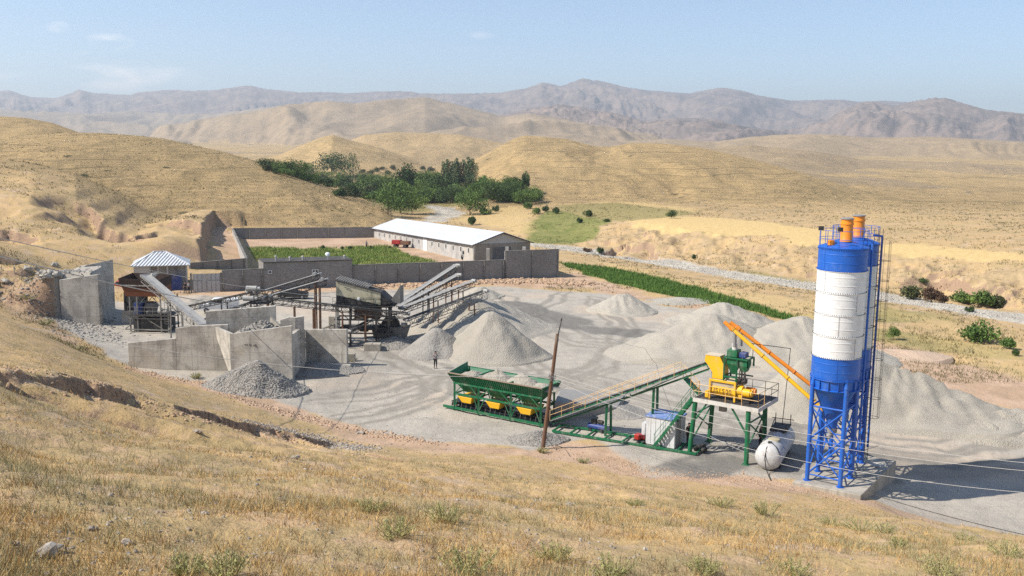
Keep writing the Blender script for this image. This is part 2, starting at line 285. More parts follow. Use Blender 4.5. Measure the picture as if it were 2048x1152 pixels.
def paint(name, c, rough=.5, metal=0., dirt=.25, dcol=(.30,.26,.21), scale=1.5, spec=.4, streak=True):
    if name in MATS: return MATS[name]
    t = NT(name, rough); t.b.inputs['Specular IOR Level'].default_value = spec; t.b.inputs['Metallic'].default_value = metal
    o = t.obj(); n = t.noise(scale, 6, o, .65); n2 = t.noise(scale*3, 4, o, .6, (1,1,.15) if streak else None)
    f = t.math('MULTIPLY', t.step(t.math('ADD', t.math('MULTIPLY', n, .6), t.math('MULTIPLY', n2, .4)), .48, .68), dirt*2.2, True)
    c2 = t.mix(t.noise(scale*.6, 2, o), tuple(v*.88 for v in c), tuple(min(1, v*1.08) for v in c))
    t.col(t.mix(f, c2, dcol)); t.put(t.b.inputs['Roughness'], t.mix(f, (rough,)*3, (.9,)*3)); MATS[name] = t.m; return t.m

# ------------------------------------------------------------------ zones of the ground (world-space polygons)
def zone(x, y, pix, soft=1.2, jit=1.2, z=0., fr=.12):
    P = [G(px, py, z) if z <= 0 else onray(px, py, 60) for px, py in pix]
    P = [(p.x, p.y) for p in P]; ins = np.zeros(x.shape, bool); best = np.full(x.shape, 1e9)
    for (ax, ay), (bx, by) in zip(P, P[1:]+P[:1]):
        c = (ay > y) != (by > y); xx = (bx-ax)*(y-ay)/((by-ay) if by != ay else 1e-9)+ax; ins ^= c & (x < xx)
        ex, ey = bx-ax, by-ay; t = np.clip(((x-ax)*ex+(y-ay)*ey)/(ex*ex+ey*ey+1e-9), 0, 1); best = np.minimum(best, np.hypot(x-ax-t*ex, y-ay-t*ey))
    sd = np.where(ins, best, -best)+fbm(x*fr, y*fr, 4)*jit*2
    return sst(-soft/2, soft/2, sd)
V_ = lambda a, b: Vector((a, b, 0))
X_, Y_ = GX_, GY_
near = Y_ < 450
def zz(*a, **k):
    r = np.zeros(X_.shape); m = near; r[m] = zone(X_[m], Y_[m], *a, **k); return r
gravel = zz([(-60,520),(60,520),(130,508),(180,512),(225,540),(250,575),(330,590),(440,592),(700,582),(900,574),(985,572),(1060,577),(1180,585),(1250,592),(1330,612),(1420,622),(1540,655),(1640,690),(1740,735),(1850,765),(1960,812),(2200,830),(2500,1100),(2200,1090),(2048,1056),(1850,1012),(1745,990),(1620,962),(1560,958),(1480,948),(1400,945),(1310,958),(1290,930),(1180,880),(1120,880),(1060,902),(1000,893),(880,880),(760,858),(640,832),(560,800),(430,770),(250,738),(190,706),(120,668),(60,610),(-60,575)], soft=.8, jit=.7)
dirt = np.maximum.reduce([zz([(985,556),(1110,558),(1140,540),(1180,553),(1300,590),(1400,608),(1560,650),(1640,668),(1780,690),(1850,700),(1960,735),(2048,755),(2300,800),(2300,850),(2048,822),(1950,800),(1850,760),(1700,700),(1560,655),(1440,630),(1380,618),(1240,592),(1180,576),(1060,574),(985,572)], jit=1.5, soft=2),
 zz([(240,728),(430,765),(560,800),(640,830),(820,872),(900,884),(1010,895),(1090,905),(1310,962),(1480,950),(1620,968),(1745,995),(1850,1020),(2048,1062),(2300,1110),(2300,1140),(2048,1080),(1850,1038),(1700,1010),(1500,985),(1300,968),(1180,935),(1050,915),(880,918),(760,900),(690,880),(640,860),(540,832),(430,800),(340,770),(250,748)], jit=.8, soft=1.),
 zz([(1090,885),(1180,882),(1290,905),(1390,925),(1360,950),(1310,968),(1200,940),(1100,915)], jit=.6, soft=.8),
 zz([(1560,958),(1620,965),(1745,992),(1860,1020),(1950,1020),(1850,985),(1760,965),(1700,960)], jit=.6)*.8,
 zz([(485,478),(745,472),(780,478),(870,500),(950,525),(900,528),(820,512),(770,492),(640,497),(500,500)], jit=.4),
 zz([(430,455),(470,455),(492,530),(440,540),(425,500)], jit=1.), zz([(230,585),(440,592),(700,582),(980,570),(980,560),(700,568),(440,580),(260,570)], jit=1.2)*.9,
 zz([(0,560),(60,560),(130,568),(135,650),(150,690),(60,640),(0,615)], z=3., jit=1.)*.7])
crop = zz([(1118,524),(1200,531),(1290,546),(1370,566),(1450,590),(1530,614),(1600,640),(1570,640),(1500,622),(1420,607),(1330,589),(1240,567),(1170,547)], jit=.8, soft=.8)
green = np.maximum.reduce([zz([(1045,486),(1060,448),(1100,420),(1190,436),(1222,442),(1190,466),(1150,490)], z=1.5, jit=2, soft=3), zz([(500,497),(640,498),(770,492),(820,512),(880,527),(700,535),(520,530)], jit=.5, soft=.6),
 zz([(1120,410),(1240,404),(1390,424),(1340,436),(1240,443),(1120,428)], z=3.5, jit=2, soft=3)*.55, zz([(640,420),(760,400),(900,400),(960,415),(880,420),(740,425)], jit=4, soft=8)*.5, zz([(620,385),(760,375),(900,370),(1060,395),(960,415),(840,410),(740,400)],jit=4,soft=8)*.6,
 zz([(640,470),(740,470),(740,430),(650,440)], jit=3, soft=5)*.4, zz([(1700,585),(1840,615),(1850,640),(1740,640)], jit=3, soft=4)*.6, zz([(1540,618),(1700,665),(1850,700),(2048,720),(2048,700),(1850,672),(1700,640)], jit=1.5, soft=2)*.5, zz([(1500,545),(1640,562),(1790,590),(1780,575),(1640,548),(1500,530)],jit=1,soft=2)*.5])
pale = np.maximum.reduce([zz([(1238,446),(1300,438),(1380,432),(1500,441),(1660,461),(1700,470),(1600,490),(1560,470),(1400,472)], z=4.3, jit=2, soft=3), zz([(1580,488),(1680,482),(1800,487),(2048,508),(2300,530),(2300,560),(2048,526),(1850,512),(1700,500)], z=4.5, jit=2, soft=3), zz([(1100,395),(1240,398),(1400,418),(1390,424),(1240,405),(1110,408)], z=3, jit=2, soft=4)*.8,
 zz([(1640,590),(1850,625),(2048,680),(2048,760),(1900,700),(1850,640)], jit=2, soft=4)*.4, zz([(640,412),(740,400),(740,420),(660,426)], jit=3, soft=4), zz([(900,440),(1000,410),(1060,412),(1050,470),(960,446)], jit=3, soft=6)*.7, zz([(1180,512),(1500,580),(1640,600),(1640,660),(1480,610),(1250,548)], jit=1, soft=2)*.5])
river = zz([(845,410),(880,414),(930,432),(890,447),(845,448),(870,430)], z=-1., jit=1.5, soft=2.) 
river = np.maximum(river, zz([(1060,486),(1120,489),(1200,499),(1300,511),(1400,529),(1500,548),(1630,563),(1700,572),(1780,585),(1900,603),(2048,627),(2300,672),(2300,704),(2048,650),(1900,624),(1780,605),(1630,582),(1560,572),(1400,548),(1300,528),(1200,512),(1110,497),(1060,492)], z=-1.2, jit=.9, soft=.8))
wet = np.maximum.reduce([zz([(985,600),(1050,605),(1120,622),(1200,650),(1290,660),(1330,668),(1300,678),(1180,668),(1090,650),(1010,630)], jit=1., soft=1.)*.75, zz([(1330,940),(1400,905),(1480,900),(1500,930),(1400,960)], jit=.8, soft=1)*.8, zz([(1380,870),(1500,860),(1590,830),(1640,860),(1700,880),(2048,900),(2048,925),(1760,925),(1600,960),(1500,930)], jit=1., soft=2)*.45,
 zz([(640,720),(700,700),(850,700),(760,780),(700,790),(600,800)], jit=1,soft=3)*.3])
gravel = gravel*np.where((Y_ > 131+fbm(X_*.2, Y_*.2, 3)*4) & (X_ < -50), 0, 1); dirt = dirt*(GR_ < 0)
green = green*(GR_ < 0); pale = pale*(GR_ < 0)
rock = np.isin(GR_, [10, 11, 12, 13, 14]).astype(float)+.75*np.isin(GR_, [4, 7, 8, 9])+.3*np.isin(GR_, [6])
rockk = np.isin(GR_, [i for i, r in enumerate(RID) if r[6] in ('rock',)]).astype(float)*1.0
badl = np.maximum.reduce([zz([(1580,310),(1650,312),(1640,350),(1580,345)],z=8, jit=4, soft=6), zz([(1180,450),(1250,446),(1400,472),(1560,492),(1700,506),(1850,520),(2048,536),(2048,600),(1900,590),(1640,540),(1450,524),(1300,500),(1160,488)], z=2.5, jit=3, soft=4)*.75, zz([(0,500),(140,470),(240,455),(330,455),(440,480),(430,530),(260,520),(140,505),(0,530)], z=5, jit=4, soft=5)*.75])
far_b = np.isin(GR_, [4, 7]).astype(float)*sst(.05, .35, fbm(X_*.004+5, Y_*.004, 3))
badl = np.maximum(badl, far_b*.8)
_s, _a, _L = polyd(X_, Y_, BLUFF); badl = np.maximum(badl, sst(15, 7, np.abs(_s-1)+fbm(X_*.1, Y_*.1, 3)*8)*(GR_ < 0)*.6); badl = badl*(1-.9*pale)
track = np.zeros(X_.shape); m_ = (Y_ > 50) & (Y_ < 165); xm, ym = X_[m_], Y_[m_]; tm = np.zeros(xm.shape)
for tp in (RUTW, [G(*q) for q in ((1120,590),(1050,640),(1020,700),(1100,780),(1250,810),(1420,850))], [G(*q) for q in ((1600,690),(1450,720),(1300,700),(1150,690),(1000,600),(900,575),(600,590),(400,600))], [G(*q) for q in ((2100,870),(1900,900),(1700,880),(1560,850),(1440,880))], [G(*q) for q in ((640,850),(760,830),(860,800),(880,760),(780,720),(720,690))], [G(*q) for q in ((1180,600),(1250,660),(1200,740),(1050,790))]):
    for off in (0., 3.1): s_, a_, l_ = polyd(xm, ym, [p+V_(off*.3, off) for p in tp]); s_ = s_+fbm(xm*.15, ym*.15, 2)*1.5; tm = np.maximum(tm, sst(1.5, 1.05, np.abs(s_))*sst(.35, .8, np.abs(s_)))
track[m_] = tm
river = river*(1-np.clip(gravel, 0, 1)); dirt = dirt*(1-river)

def grid_mesh(name, keep, mat, kind='structure'):
    idx = np.arange(NU*NV).reshape(NV, NU); q = np.stack([idx[:-1,:-1], idx[:-1,1:], idx[1:,1:], idx[1:,:-1]], -1)[keep]
    used = np.unique(q); remap = np.full(NU*NV, -1); remap[used] = np.arange(len(used)); q = remap[q]
    me = bpy.data.meshes.new(name); co = np.stack([GX_.ravel()[used], GY_.ravel()[used], GZ_.ravel()[used]], -1).astype(np.float32)
    me.vertices.add(len(used)); me.vertices.foreach_set('co', co.ravel()); me.loops.add(q.size); me.loops.foreach_set('vertex_index', q.ravel().astype(np.int32))
    me.polygons.add(len(q)); me.polygons.foreach_set('loop_start', (np.arange(len(q))*4).astype(np.int32)); me.polygons.foreach_set('loop_total', np.full(len(q), 4, np.int32)); me.polygons.foreach_set('use_smooth', np.ones(len(q), bool))
    me.update(calc_edges=True)
    for nm, ch in (('zone_a', (gravel, dirt, green, pale)), ('zone_b', (river, wet, rockk, crop)), ('zone_c', (badl, rock, track, np.maximum(sst(230, 430, Y_), sst(190, 260, Y_)*(GR_ >= 0))))):
        at = me.attributes.new(nm, 'FLOAT_COLOR', 'POINT'); at.data.foreach_set('color', np.stack([c.ravel()[used] for c in ch], -1).astype(np.float32).ravel())
    me.materials.append(mat); o = bpy.data.objects.new(name, me); sc.collection.objects.link(o); o['kind'] = kind; return o

def ground_material(name, far):
    t = NT(name, .95); t.b.inputs['Specular IOR Level'].default_value = .1
    gr, di, gn_, pa = t.attr('zone_a'); ri, we, ro, cr = t.attr('zone_b'); ba, mo, tk_, fr_ = t.attr('zone_c')
    geo = t.n.new('ShaderNodeNewGeometry'); sx = t.n.new('ShaderNodeSeparateXYZ'); t.l.new(geo.outputs['True Normal'], sx.inputs[0])
    n1 = t.noise(.02, 6, None, .6); n2 = t.noise(.16, 6, None, .65); n3 = t.noise(1.1, 6, None, .7); n4 = t.noise(7., 5, None, .7)
    straw, olive, soil, umber = (.56,.375,.18), (.37,.28,.145), (.55,.37,.215), (.25,.175,.10)
    c = t.mix(t.step(n2, .38, .62), straw, olive)
    c = t.mix(t.step(n1, .35, .62), c, t.mix(.45, c, (.56,.385,.165)))
    c = t.mix(t.math('MULTIPLY', t.step(n3, .47, .62), .8), c, soil); c = t.mix(t.math('MULTIPLY', t.step(t.noise(.33, 5, None, .65), .54, .64), .75), c, (.56,.40,.26))
    c = t.mix(t.math('MULTIPLY', t.step(n4, .52, .68), .45), c, umber)
    cn = c   # farther off: dry steppe hills, streaks of thin grass along the slope
    st = t.noise(.055, 6, None, .62, (1., .22, 1.), 1.2); st2 = t.noise(.012, 5, None, .6)
    c = t.mix(t.step(n2, .38, .62), (.62,.425,.20), (.48,.335,.165)); c = t.mix(t.math('MULTIPLY', t.step(st, .47, .64), .45), c, (.33,.24,.115)); c = t.mix(t.math('MULTIPLY', t.step(st2, .5, .68), .45), c, (.42,.30,.15))
    c = t.mix(t.math('MULTIPLY', t.step(n3, .54, .7), .3), c, (.22,.16,.085))
    sp = t.voro(.09); c = t.mix(t.math('MULTIPLY', t.step(sp, .16, .08), t.step(st2, .45, .6)), c, (.09,.085,.04))
    sz = t.n.new('ShaderNodeSeparateXYZ'); t.l.new(t.pos(), sz.inputs[0]); wz = t.noise(.018, 5, None, .6)
    tl = t.math('FRACT', t.math('ADD', t.math('MULTIPLY', sz.outputs[2], .42), t.math('MULTIPLY', wz, 1.8))); tl = t.math('MULTIPLY', t.step(tl, .22, .0), t.step(t.noise(.03, 3), .45, .6))
    c = t.mix(t.math('MULTIPLY', tl, t.math('SUBTRACT', .7, mo, True)), c, (.22,.16,.085))  # dark lines by height: terracette shadows painted into the hill colour
    tl2 = t.math('FRACT', t.math('ADD', t.math('MULTIPLY', sz.outputs[2], 1.3), t.math('MULTIPLY', wz, 4.))); c = t.mix(t.math('MULTIPLY', t.step(tl2, .5, .1), t.math('SUBTRACT', .28, mo, True)), c, (.24,.18,.09))  # finer height lines, more terracette shade painted in
    c = t.mix(t.math('MULTIPLY', mo, .68), c, t.mix(t.step(n1, .4, .6), (.33,.25,.175), (.24,.19,.14)))
    c = t.mix(fr_, cn, c)
    dc = t.mix(t.step(n2, .4, .6), (.56,.385,.26), (.44,.30,.19)); dc = t.mix(t.math('MULTIPLY', t.step(n4, .5, .66), .45), dc, (.38,.25,.16))
    c = t.mix(di, c, dc)
    bc = t.mix(t.step(t.noise(.35, 6, None, .7), .42, .6), (.52,.37,.20), (.34,.245,.135)); c = t.mix(t.math('MULTIPLY', ba, t.step(n2, .42, .55)), c, bc)
    gc = t.mix(t.step(n2, .35, .65), (.19,.20,.055), (.30,.27,.095)); gc = t.mix(t.math('MULTIPLY', t.step(n3, .45, .65), .6), gc, (.11,.14,.035)); c = t.mix(gn_, c, gc)
    pc = t.mix(t.step(n3, .35, .7), (.68,.485,.215), (.56,.39,.17)); c = t.mix(pa, c, pc)
    c = t.mix(cr, c, (.07,.12,.02))
    rk = t.noise(9., 4, None, .75); tr = t.noise(.5, 5, None, .6, (.35, 1.5, 1), .6)
    gv = t.mix(t.step(n2, .35, .65), (.42,.375,.31), (.49,.435,.355)); gv = t.mix(t.math('MULTIPLY', t.step(tr, .48, .62), .45), gv, (.34,.305,.255)); gv = t.mix(t.math('MULTIPLY', t.step(rk, .48, .66), .4), gv, (.22,.20,.175))
    gv = t.mix(t.math('MULTIPLY', t.step(t.noise(.045, 4), .52, .62), .55), gv, (.55,.43,.315))
    gv = t.mix(t.math('MULTIPLY', tk_, t.step(n2, .22, .5)), gv, (.31,.275,.225))
    c = t.mix(gr, c, gv); c = t.mix(t.math('MULTIPLY', we, t.step(n2, .30, .5)), c, (.15,.14,.125))
    rv = t.mix(t.step(t.noise(.3, 5, None, .6, (1,.5,1)), .4, .62), (.60,.53,.42), (.46,.40,.32)); rv = t.mix(t.math('MULTIPLY', t.step(n3, .5, .62), .5), rv, (.22,.21,.19)); c = t.mix(ri, c, rv)
    c = t.mix(t.math('MULTIPLY', ro, .75), c, t.mix(t.step(t.noise(.006, 7, None, .7), .42, .58), (.30,.22,.18), (.165,.135,.125)))
    if True:
        steep = t.math('MULTIPLY', t.step(sx.outputs[2], .86, .70), t.math('SUBTRACT', 1., t.math('MAXIMUM', gr, fr_), True)); c = t.mix(steep, c, t.mix(t.step(n4, .4, .6), (.42,.28,.175), (.29,.19,.125)))
    t.col(c)
    hb = t.math('ADD', t.math('MULTIPLY', n3, .6), t.math('MULTIPLY', n4, .25)); t.bump(t.math('MULTIPLY', hb, t.math('ADD', .19, t.math('MULTIPLY', fr_, 1.6))), 1., 1.)
    return t.m
m_ground = m_hill = ground_material('ground_soil_and_grass', False)
qY = Y_[:-1,:-1]; rv_ = (river[:-1,:-1] > .5) & (qY < 450); rq = GR_[:-1,:-1]
hill = (~rv_) & ((rq >= 0) | (qY > 330)) & (qY < 3300); mtn = (~rv_) & (qY >= 3300)
grid_mesh('ground', ~(rv_ | hill | mtn), m_ground); grid_mesh('river_bed', rv_, m_ground); grid_mesh('hills', hill, m_hill); grid_mesh('mountains', mtn, m_hill)

# ------------------------------------------------------------------ the air
ZTOP = float(GZ_.max())+40; print('top', ZTOP, GZ_.min())
t = bpy.data.meshes.new('haze'); bm = bmesh.new(); bmesh.ops.create_cube(bm, size=1)
for v in bm.verts: v.co = Vector((v.co.x*19800, -800+(v.co.y+.5)*13600, -16+(v.co.z+.5)*ZTOP))
bm.to_mesh(t); bm.free(); hzo = bpy.data.objects.new('haze', t); sc.collection.objects.link(hzo); hzo['kind'] = 'stuff'; hzo['label'] = 'pale blue summer haze over the valley'
hm = bpy.data.materials.new('haze_air'); hm.use_nodes = True; hm.node_tree.nodes.remove(hm.node_tree.nodes['Principled BSDF'])
pv = hm.node_tree.nodes.new('ShaderNodeVolumePrincipled'); pv.inputs['Color'].default_value = (.90,.95,1,1); pv.inputs['Density'].default_value = 1.3e-4; pv.inputs['Anisotropy'].default_value = .2
hm.node_tree.links.new(pv.outputs[0], hm.node_tree.nodes['Material Output'].inputs['Volume']); t.materials.append(hm)

# ------------------------------------------------------------------ mesh helpers
def V(*a): return Vector(a)
class MB:
    def __init__(s): s.v = []; s.f = []
    def add(s, vs, fs): n = len(s.v); s.v += [Vector(p) for p in vs]; s.f += [tuple(i+n for i in f) for f in fs]; return s
    def hexa(s, b, t): return s.add(list(b)+list(t), [(3,2,1,0),(4,5,6,7),(0,1,5,4),(1,2,6,5),(2,3,7,6),(3,0,4,7)])
    def box(s, lo, hi, fr=None):
        x0, y0, z0 = lo; x1, y1, z1 = hi; fr = fr or (lambda p: Vector(p))
        return s.hexa([fr(p) for p in ((x0,y0,z0),(x1,y0,z0),(x1,y1,z0),(x0,y1,z0))], [fr(p) for p in ((x0,y0,z1),(x1,y0,z1),(x1,y1,z1),(x0,y1,z1))])
    def bar(s, p, q, w=.06, h=None, up=None):
        p, q = Vector(p), Vector(q); h = h or w; d = (q-p).normalized(); up = up or (V(0,0,1) if abs(d.z) < .95 else V(1,0,0)); a = d.cross(up).normalized()*w/2; b = a.cross(d).normalized()*h/2
        return s.hexa([p-a-b, p+a-b, p+a+b, p-a+b], [q-a-b, q+a-b, q+a+b, q-a+b])
    def tube(s, p, q, r, r2=None, n=12, cap=True):
        p, q = Vector(p), Vector(q); r2 = r if r2 is None else r2; d = (q-p).normalized(); up = V(0,0,1) if abs(d.z) < .95 else V(1,0,0); a = d.cross(up).normalized(); b = d.cross(a)
        c = [(math.cos(2*math.pi*k/n), math.sin(2*math.pi*k/n)) for k in range(n)]
        vs = [p+(a*x+b*y)*r for x, y in c]+[q+(a*x+b*y)*r2 for x, y in c]; fs = [(k, (k+1)%n, n+(k+1)%n, n+k) for k in range(n)]
        if cap: fs += [tuple(range(n-1,-1,-1)), tuple(range(n, 2*n))]
        return s.add(vs, fs)
    def path(s, pts, r, n=6):
        pts = [Vector(p) for p in pts]
        for a, b in zip(pts[:-1], pts[1:]): s.tube(a, b, r, n=n)
        return s
    def lathe(s, c, prof, n=32, axis=None):
        c = Vector(c); vs = []; fs = []
        if axis is None: A, B, Cc = V(1,0,0), V(0,1,0), V(0,0,1)
        else: Cc = Vector(axis).normalized(); A = Cc.cross(V(0,0,1) if abs(Cc.z) < .9 else V(1,0,0)).normalized(); B = Cc.cross(A)
        for r, z in prof:
            for k in range(n): an = 2*math.pi*k/n; vs.append(c+(A*math.cos(an)+B*math.sin(an))*r+Cc*z)
        for j in range(len(prof)-1):
            for k in range(n): fs.append((j*n+k, j*n+(k+1)%n, (j+1)*n+(k+1)%n, (j+1)*n+k))
        if prof[0][0] > 1e-4: fs.append(tuple(range(n-1,-1,-1)))
        if prof[-1][0] > 1e-4: fs.append(tuple((len(prof)-1)*n+k for k in range(n)))
        return s.add(vs, fs)
    def prism(s, poly, ext):
        """closed outline extruded along a vector"""
        n = len(poly); P = [Vector(p) for p in poly]; e = Vector(ext); return s.add(P+[p+e for p in P], [tuple(range(n-1,-1,-1)), tuple(range(n, 2*n))]+[(k, (k+1)%n, n+(k+1)%n, n+k) for k in range(n)])
    def build(s, name, mat, parent=None, smooth=False, bev=0., loc=None):
        L = parent_loc(parent) if parent else (Vector(loc) if loc is not None else V(0,0,0))
        me = bpy.data.meshes.new(name); me.from_pydata([p-L for p in s.v], [], s.f); me.materials.append(mat)
        b = bmesh.new(); b.from_mesh(me); bmesh.ops.recalc_face_normals(b, faces=b.faces)
        if bev:
            try: bmesh.ops.bevel(b, geom=b.edges[:], offset=bev, segments=1, affect='EDGES', clamp_overlap=True)
            except Exception: pass
        if smooth:
            for f in b.faces: f.smooth = True
            for e in b.edges:
                if len(e.link_faces) == 2 and e.calc_face_angle(0) > .7: e.smooth = False
        b.to_mesh(me); b.free()
        o = bpy.data.objects.new(name, me); sc.collection.objects.link(o)
        if parent: o.parent = parent
        elif loc is not None: o.location = loc
        return o
WL = {}
def parent_loc(p):
    L = V(0,0,0)
    while p is not None: L = L+p.location; p = p.parent
    return L
def tag(o, label, cat, group=None):
    o['label'] = label; o['category'] = cat
    if group: o['group'] = group
    return o
def thing(name, label, cat, loc, group=None):
    o = bpy.data.objects.new(name, None); sc.collection.objects.link(o); o.location = loc; o.empty_display_size = .3; return tag(o, label, cat, group)
def dup(o, parent=None):
    c = o.copy(); sc.collection.objects.link(c); c.parent = parent
    for ch in list(o.children): dup(ch, c)
    return c
def frame(o, ex, zup=None):
    """local (x, y, z) -> world, with x along ex and y to its left"""
    o = Vector(o); ex = Vector(ex).normalized(); ez = V(0,0,1); ey = ez.cross(ex).normalized(); ez = ex.cross(ey)
    return lambda p: o+ex*p[0]+ey*p[1]+ez*p[2]

# ------------------------------------------------------------------ paints
BLUE = paint('blue_paint', (.012,.115,.50), .42, dirt=.16, dcol=(.14,.22,.42), spec=.5); WHITE = paint('white_paint', (.78,.77,.74), .45, dirt=.18, dcol=(.46,.43,.38), spec=.4)
GREEN = paint('green_paint', (.008,.135,.052), .5, dirt=.28, dcol=(.27,.27,.21)); YEL = paint('yellow_paint', (.84,.46,.012), .5, dirt=.2, dcol=(.55,.42,.22)); ORG = paint('orange_paint', (.85,.27,.02), .42, dirt=.08)
YEL2 = paint('yellow_rail_paint', (.80,.50,.20), .5, dirt=.2); BLACK = paint('black_rubber', (.022,.022,.022), .75, dirt=.30, dcol=(.18,.17,.15)); DARK = paint('dark_steel', (.045,.042,.04), .7, dirt=.35, dcol=(.2,.17,.14))
GREY = paint('grey_steel', (.27,.26,.25), .6, dirt=.3); RUST = paint('rusty_steel', (.19,.09,.045), .85, dirt=.5, dcol=(.33,.24,.17)); BROWN = paint('brown_primer_steel', (.17,.052,.018), .75, dirt=.25, dcol=(.10,.05,.03))
DUSTB = paint('dusty_belt', (.34,.325,.30), .9, dirt=.5, dcol=(.2,.19,.17)); DUST = paint('dusty_steel', (.20,.185,.165), .8, dirt=.5, dcol=(.38,.34,.28)); CREAM = paint('cream_steel', (.55,.49,.33), .7, dirt=.45, dcol=(.14,.11,.07), scale=.7)
RED = paint('red_paint', (.42,.03,.02), .45, dirt=.2); TEAL = paint('teal_paint', (.06,.22,.20), .5, dirt=.2); GLASS = paint('dark_glass', (.02,.025,.03), .15, dirt=.1, spec=.7); CARB = paint('black_car_paint', (.012,.012,.014), .2, dirt=.15, spec=.6)
PMOT = paint('pale_motor', (.42,.40,.36), .7, dirt=.4)
SKIN = paint('skin', (.42,.24,.16), .6, dirt=0); CLO = paint('dark_cloth', (.02,.02,.024), .9, dirt=.1); CLG = paint('grey_striped_cloth', (.30,.29,.29), .9, dirt=.1); HAIR = paint('dark_hair', (.012,.01,.008), .7, dirt=0)
BLUEM = paint('matte_blue_paint', (.03,.06,.22), .5, dirt=.3); SHEET = paint('white_roof_sheet', (.80,.80,.80), .35, dirt=.06, streak=False); TIMB = paint('pole_wood', (.16,.085,.05), .9, dirt=.4, dcol=(.26,.2,.15))
def concrete(name, c=(.56,.51,.43), dark=(.35,.315,.265), line=1.25):
    t = NT(name, .93); n = t.noise(.55, 7, None, .68); n2 = t.noise(1.8, 5, None, .6, (1,1,.12)); n3 = t.noise(12, 4)
    k = t.mix(t.step(n, .40, .64), c, dark); k = t.mix(t.math('MULTIPLY', t.step(n2, .5, .68), .55), k, tuple(v*.62 for v in dark)); k = t.mix(t.math('MULTIPLY', t.step(t.noise(.28, 3), .55, .7), .5), k, (.47,.40,.30))
    if line:
        s_ = t.n.new('ShaderNodeSeparateXYZ'); t.l.new(t.pos(), s_.inputs[0]); z = t.math('ADD', s_.outputs[2], t.math('MULTIPLY', n, .12)); z = t.math('FRACT', t.math('DIVIDE', z, line)); x = t.math('FRACT', t.math('DIVIDE', s_.outputs[0], 1.95))
        l = t.math('MAXIMUM', t.step(z, .035, .012), t.math('MULTIPLY', t.step(x, .012, .004), .6)); k = t.mix(t.math('MULTIPLY', l, .6), k, tuple(v*.5 for v in dark))
    k = t.mix(t.math('MULTIPLY', t.step(n3, .55, .7), .25), k, tuple(v*.6 for v in dark)); t.col(k); t.bump(t.math('ADD', n3, n), .3, .04); return t.m
CONC = concrete('cast_concrete'); CONCP = concrete('pale_concrete', (.46,.41,.335), (.33,.295,.24), 0)
def block_wall(name, c=(.27,.25,.225), c2=(.185,.172,.155), m=(.36,.335,.30)):
    t = NT(name, .95); mp = t.n.new('ShaderNodeMapping'); s_ = t.n.new('ShaderNodeSeparateXYZ'); cb = t.n.new('ShaderNodeCombineXYZ'); t.l.new(t.pos(), s_.inputs[0])
    t.l.new(t.math('ADD', s_.outputs[0], s_.outputs[1]), cb.inputs[0]); t.l.new(s_.outputs[2], cb.inputs[1]); b = t.n.new('ShaderNodeTexBrick'); t.l.new(cb.outputs[0], b.inputs['Vector'])
    b.inputs['Scale'].default_value = 1; b.inputs['Brick Width'].default_value = .42; b.inputs['Row Height'].default_value = .21; b.inputs['Mortar Size'].default_value = .018; b.inputs['Color1'].default_value = (*c, 1); b.inputs['Color2'].default_value = (*c2, 1); b.inputs['Mortar'].default_value = (*m, 1)
    k = t.mix(t.math('MULTIPLY', t.step(t.noise(.3, 5), .42, .62), .5), b.outputs['Color'], (.19,.172,.15)); t.col(k); return t.m
BLOCK = block_wall('concrete_block_masonry'); WALLW = concrete('grey_render', (.50,.47,.43), (.37,.35,.32), 0)
def corr(name, c, dk=.45):
    t = NT(name, .4); s_ = t.n.new('ShaderNodeSeparateXYZ'); t.l.new(t.pos(), s_.inputs[0]); t.b.inputs['Metallic'].default_value = .2
    w_ = t.math('SINE', t.math('MULTIPLY', t.math('ADD', s_.outputs[0], t.math('MULTIPLY', s_.outputs[1], -.15)), 14.)); k = t.mix(t.step(w_, -.2, .6), c, tuple(v*dk for v in c)); k = t.mix(t.math('MULTIPLY', t.step(t.noise(.3 if dk > .5 else 1., 5), .52, .7), .25 if dk > .5 else .4), k, (.5,.48,.44) if dk > .5 else (.3,.29,.27)); t.col(k); t.bump(w_, .8, .05); return t.m
ROOFW = corr('white_ribbed_roof', (.80,.80,.80), .90); CORR = corr('corrugated_roof', (.80,.80,.79))
def gravel_mat(name, c, dk, sc1, fr=8.):
    t = NT(name, .97); o = t.pos(); v = t.voro(fr); n = t.noise(sc1, 6, None, .65); n2 = t.noise(fr*1.5, 3, None, .7)
    k = t.mix(t.step(n, .36, .64), c, tuple((a*.6+b*.4) for a, b in zip(c, dk))); k = t.mix(t.math('MULTIPLY', t.step(n2, .46, .66), .55), k, dk); k = t.mix(t.math('MULTIPLY', t.step(v, .1, .5), .25), k, tuple(min(1, a*1.25) for a in c)); t.col(k); t.bump(t.math('ADD', v, t.math('MULTIPLY', n2, .8)), .8, .07); return t.m
GRAV = gravel_mat('crushed_gravel', (.40,.355,.285), (.21,.185,.15), .25); SAND = gravel_mat('washed_sand', (.50,.445,.36), (.36,.32,.255), .18, 22.); COARSE = gravel_mat('coarse_stone', (.34,.31,.265), (.10,.09,.08), .5, 4.5)

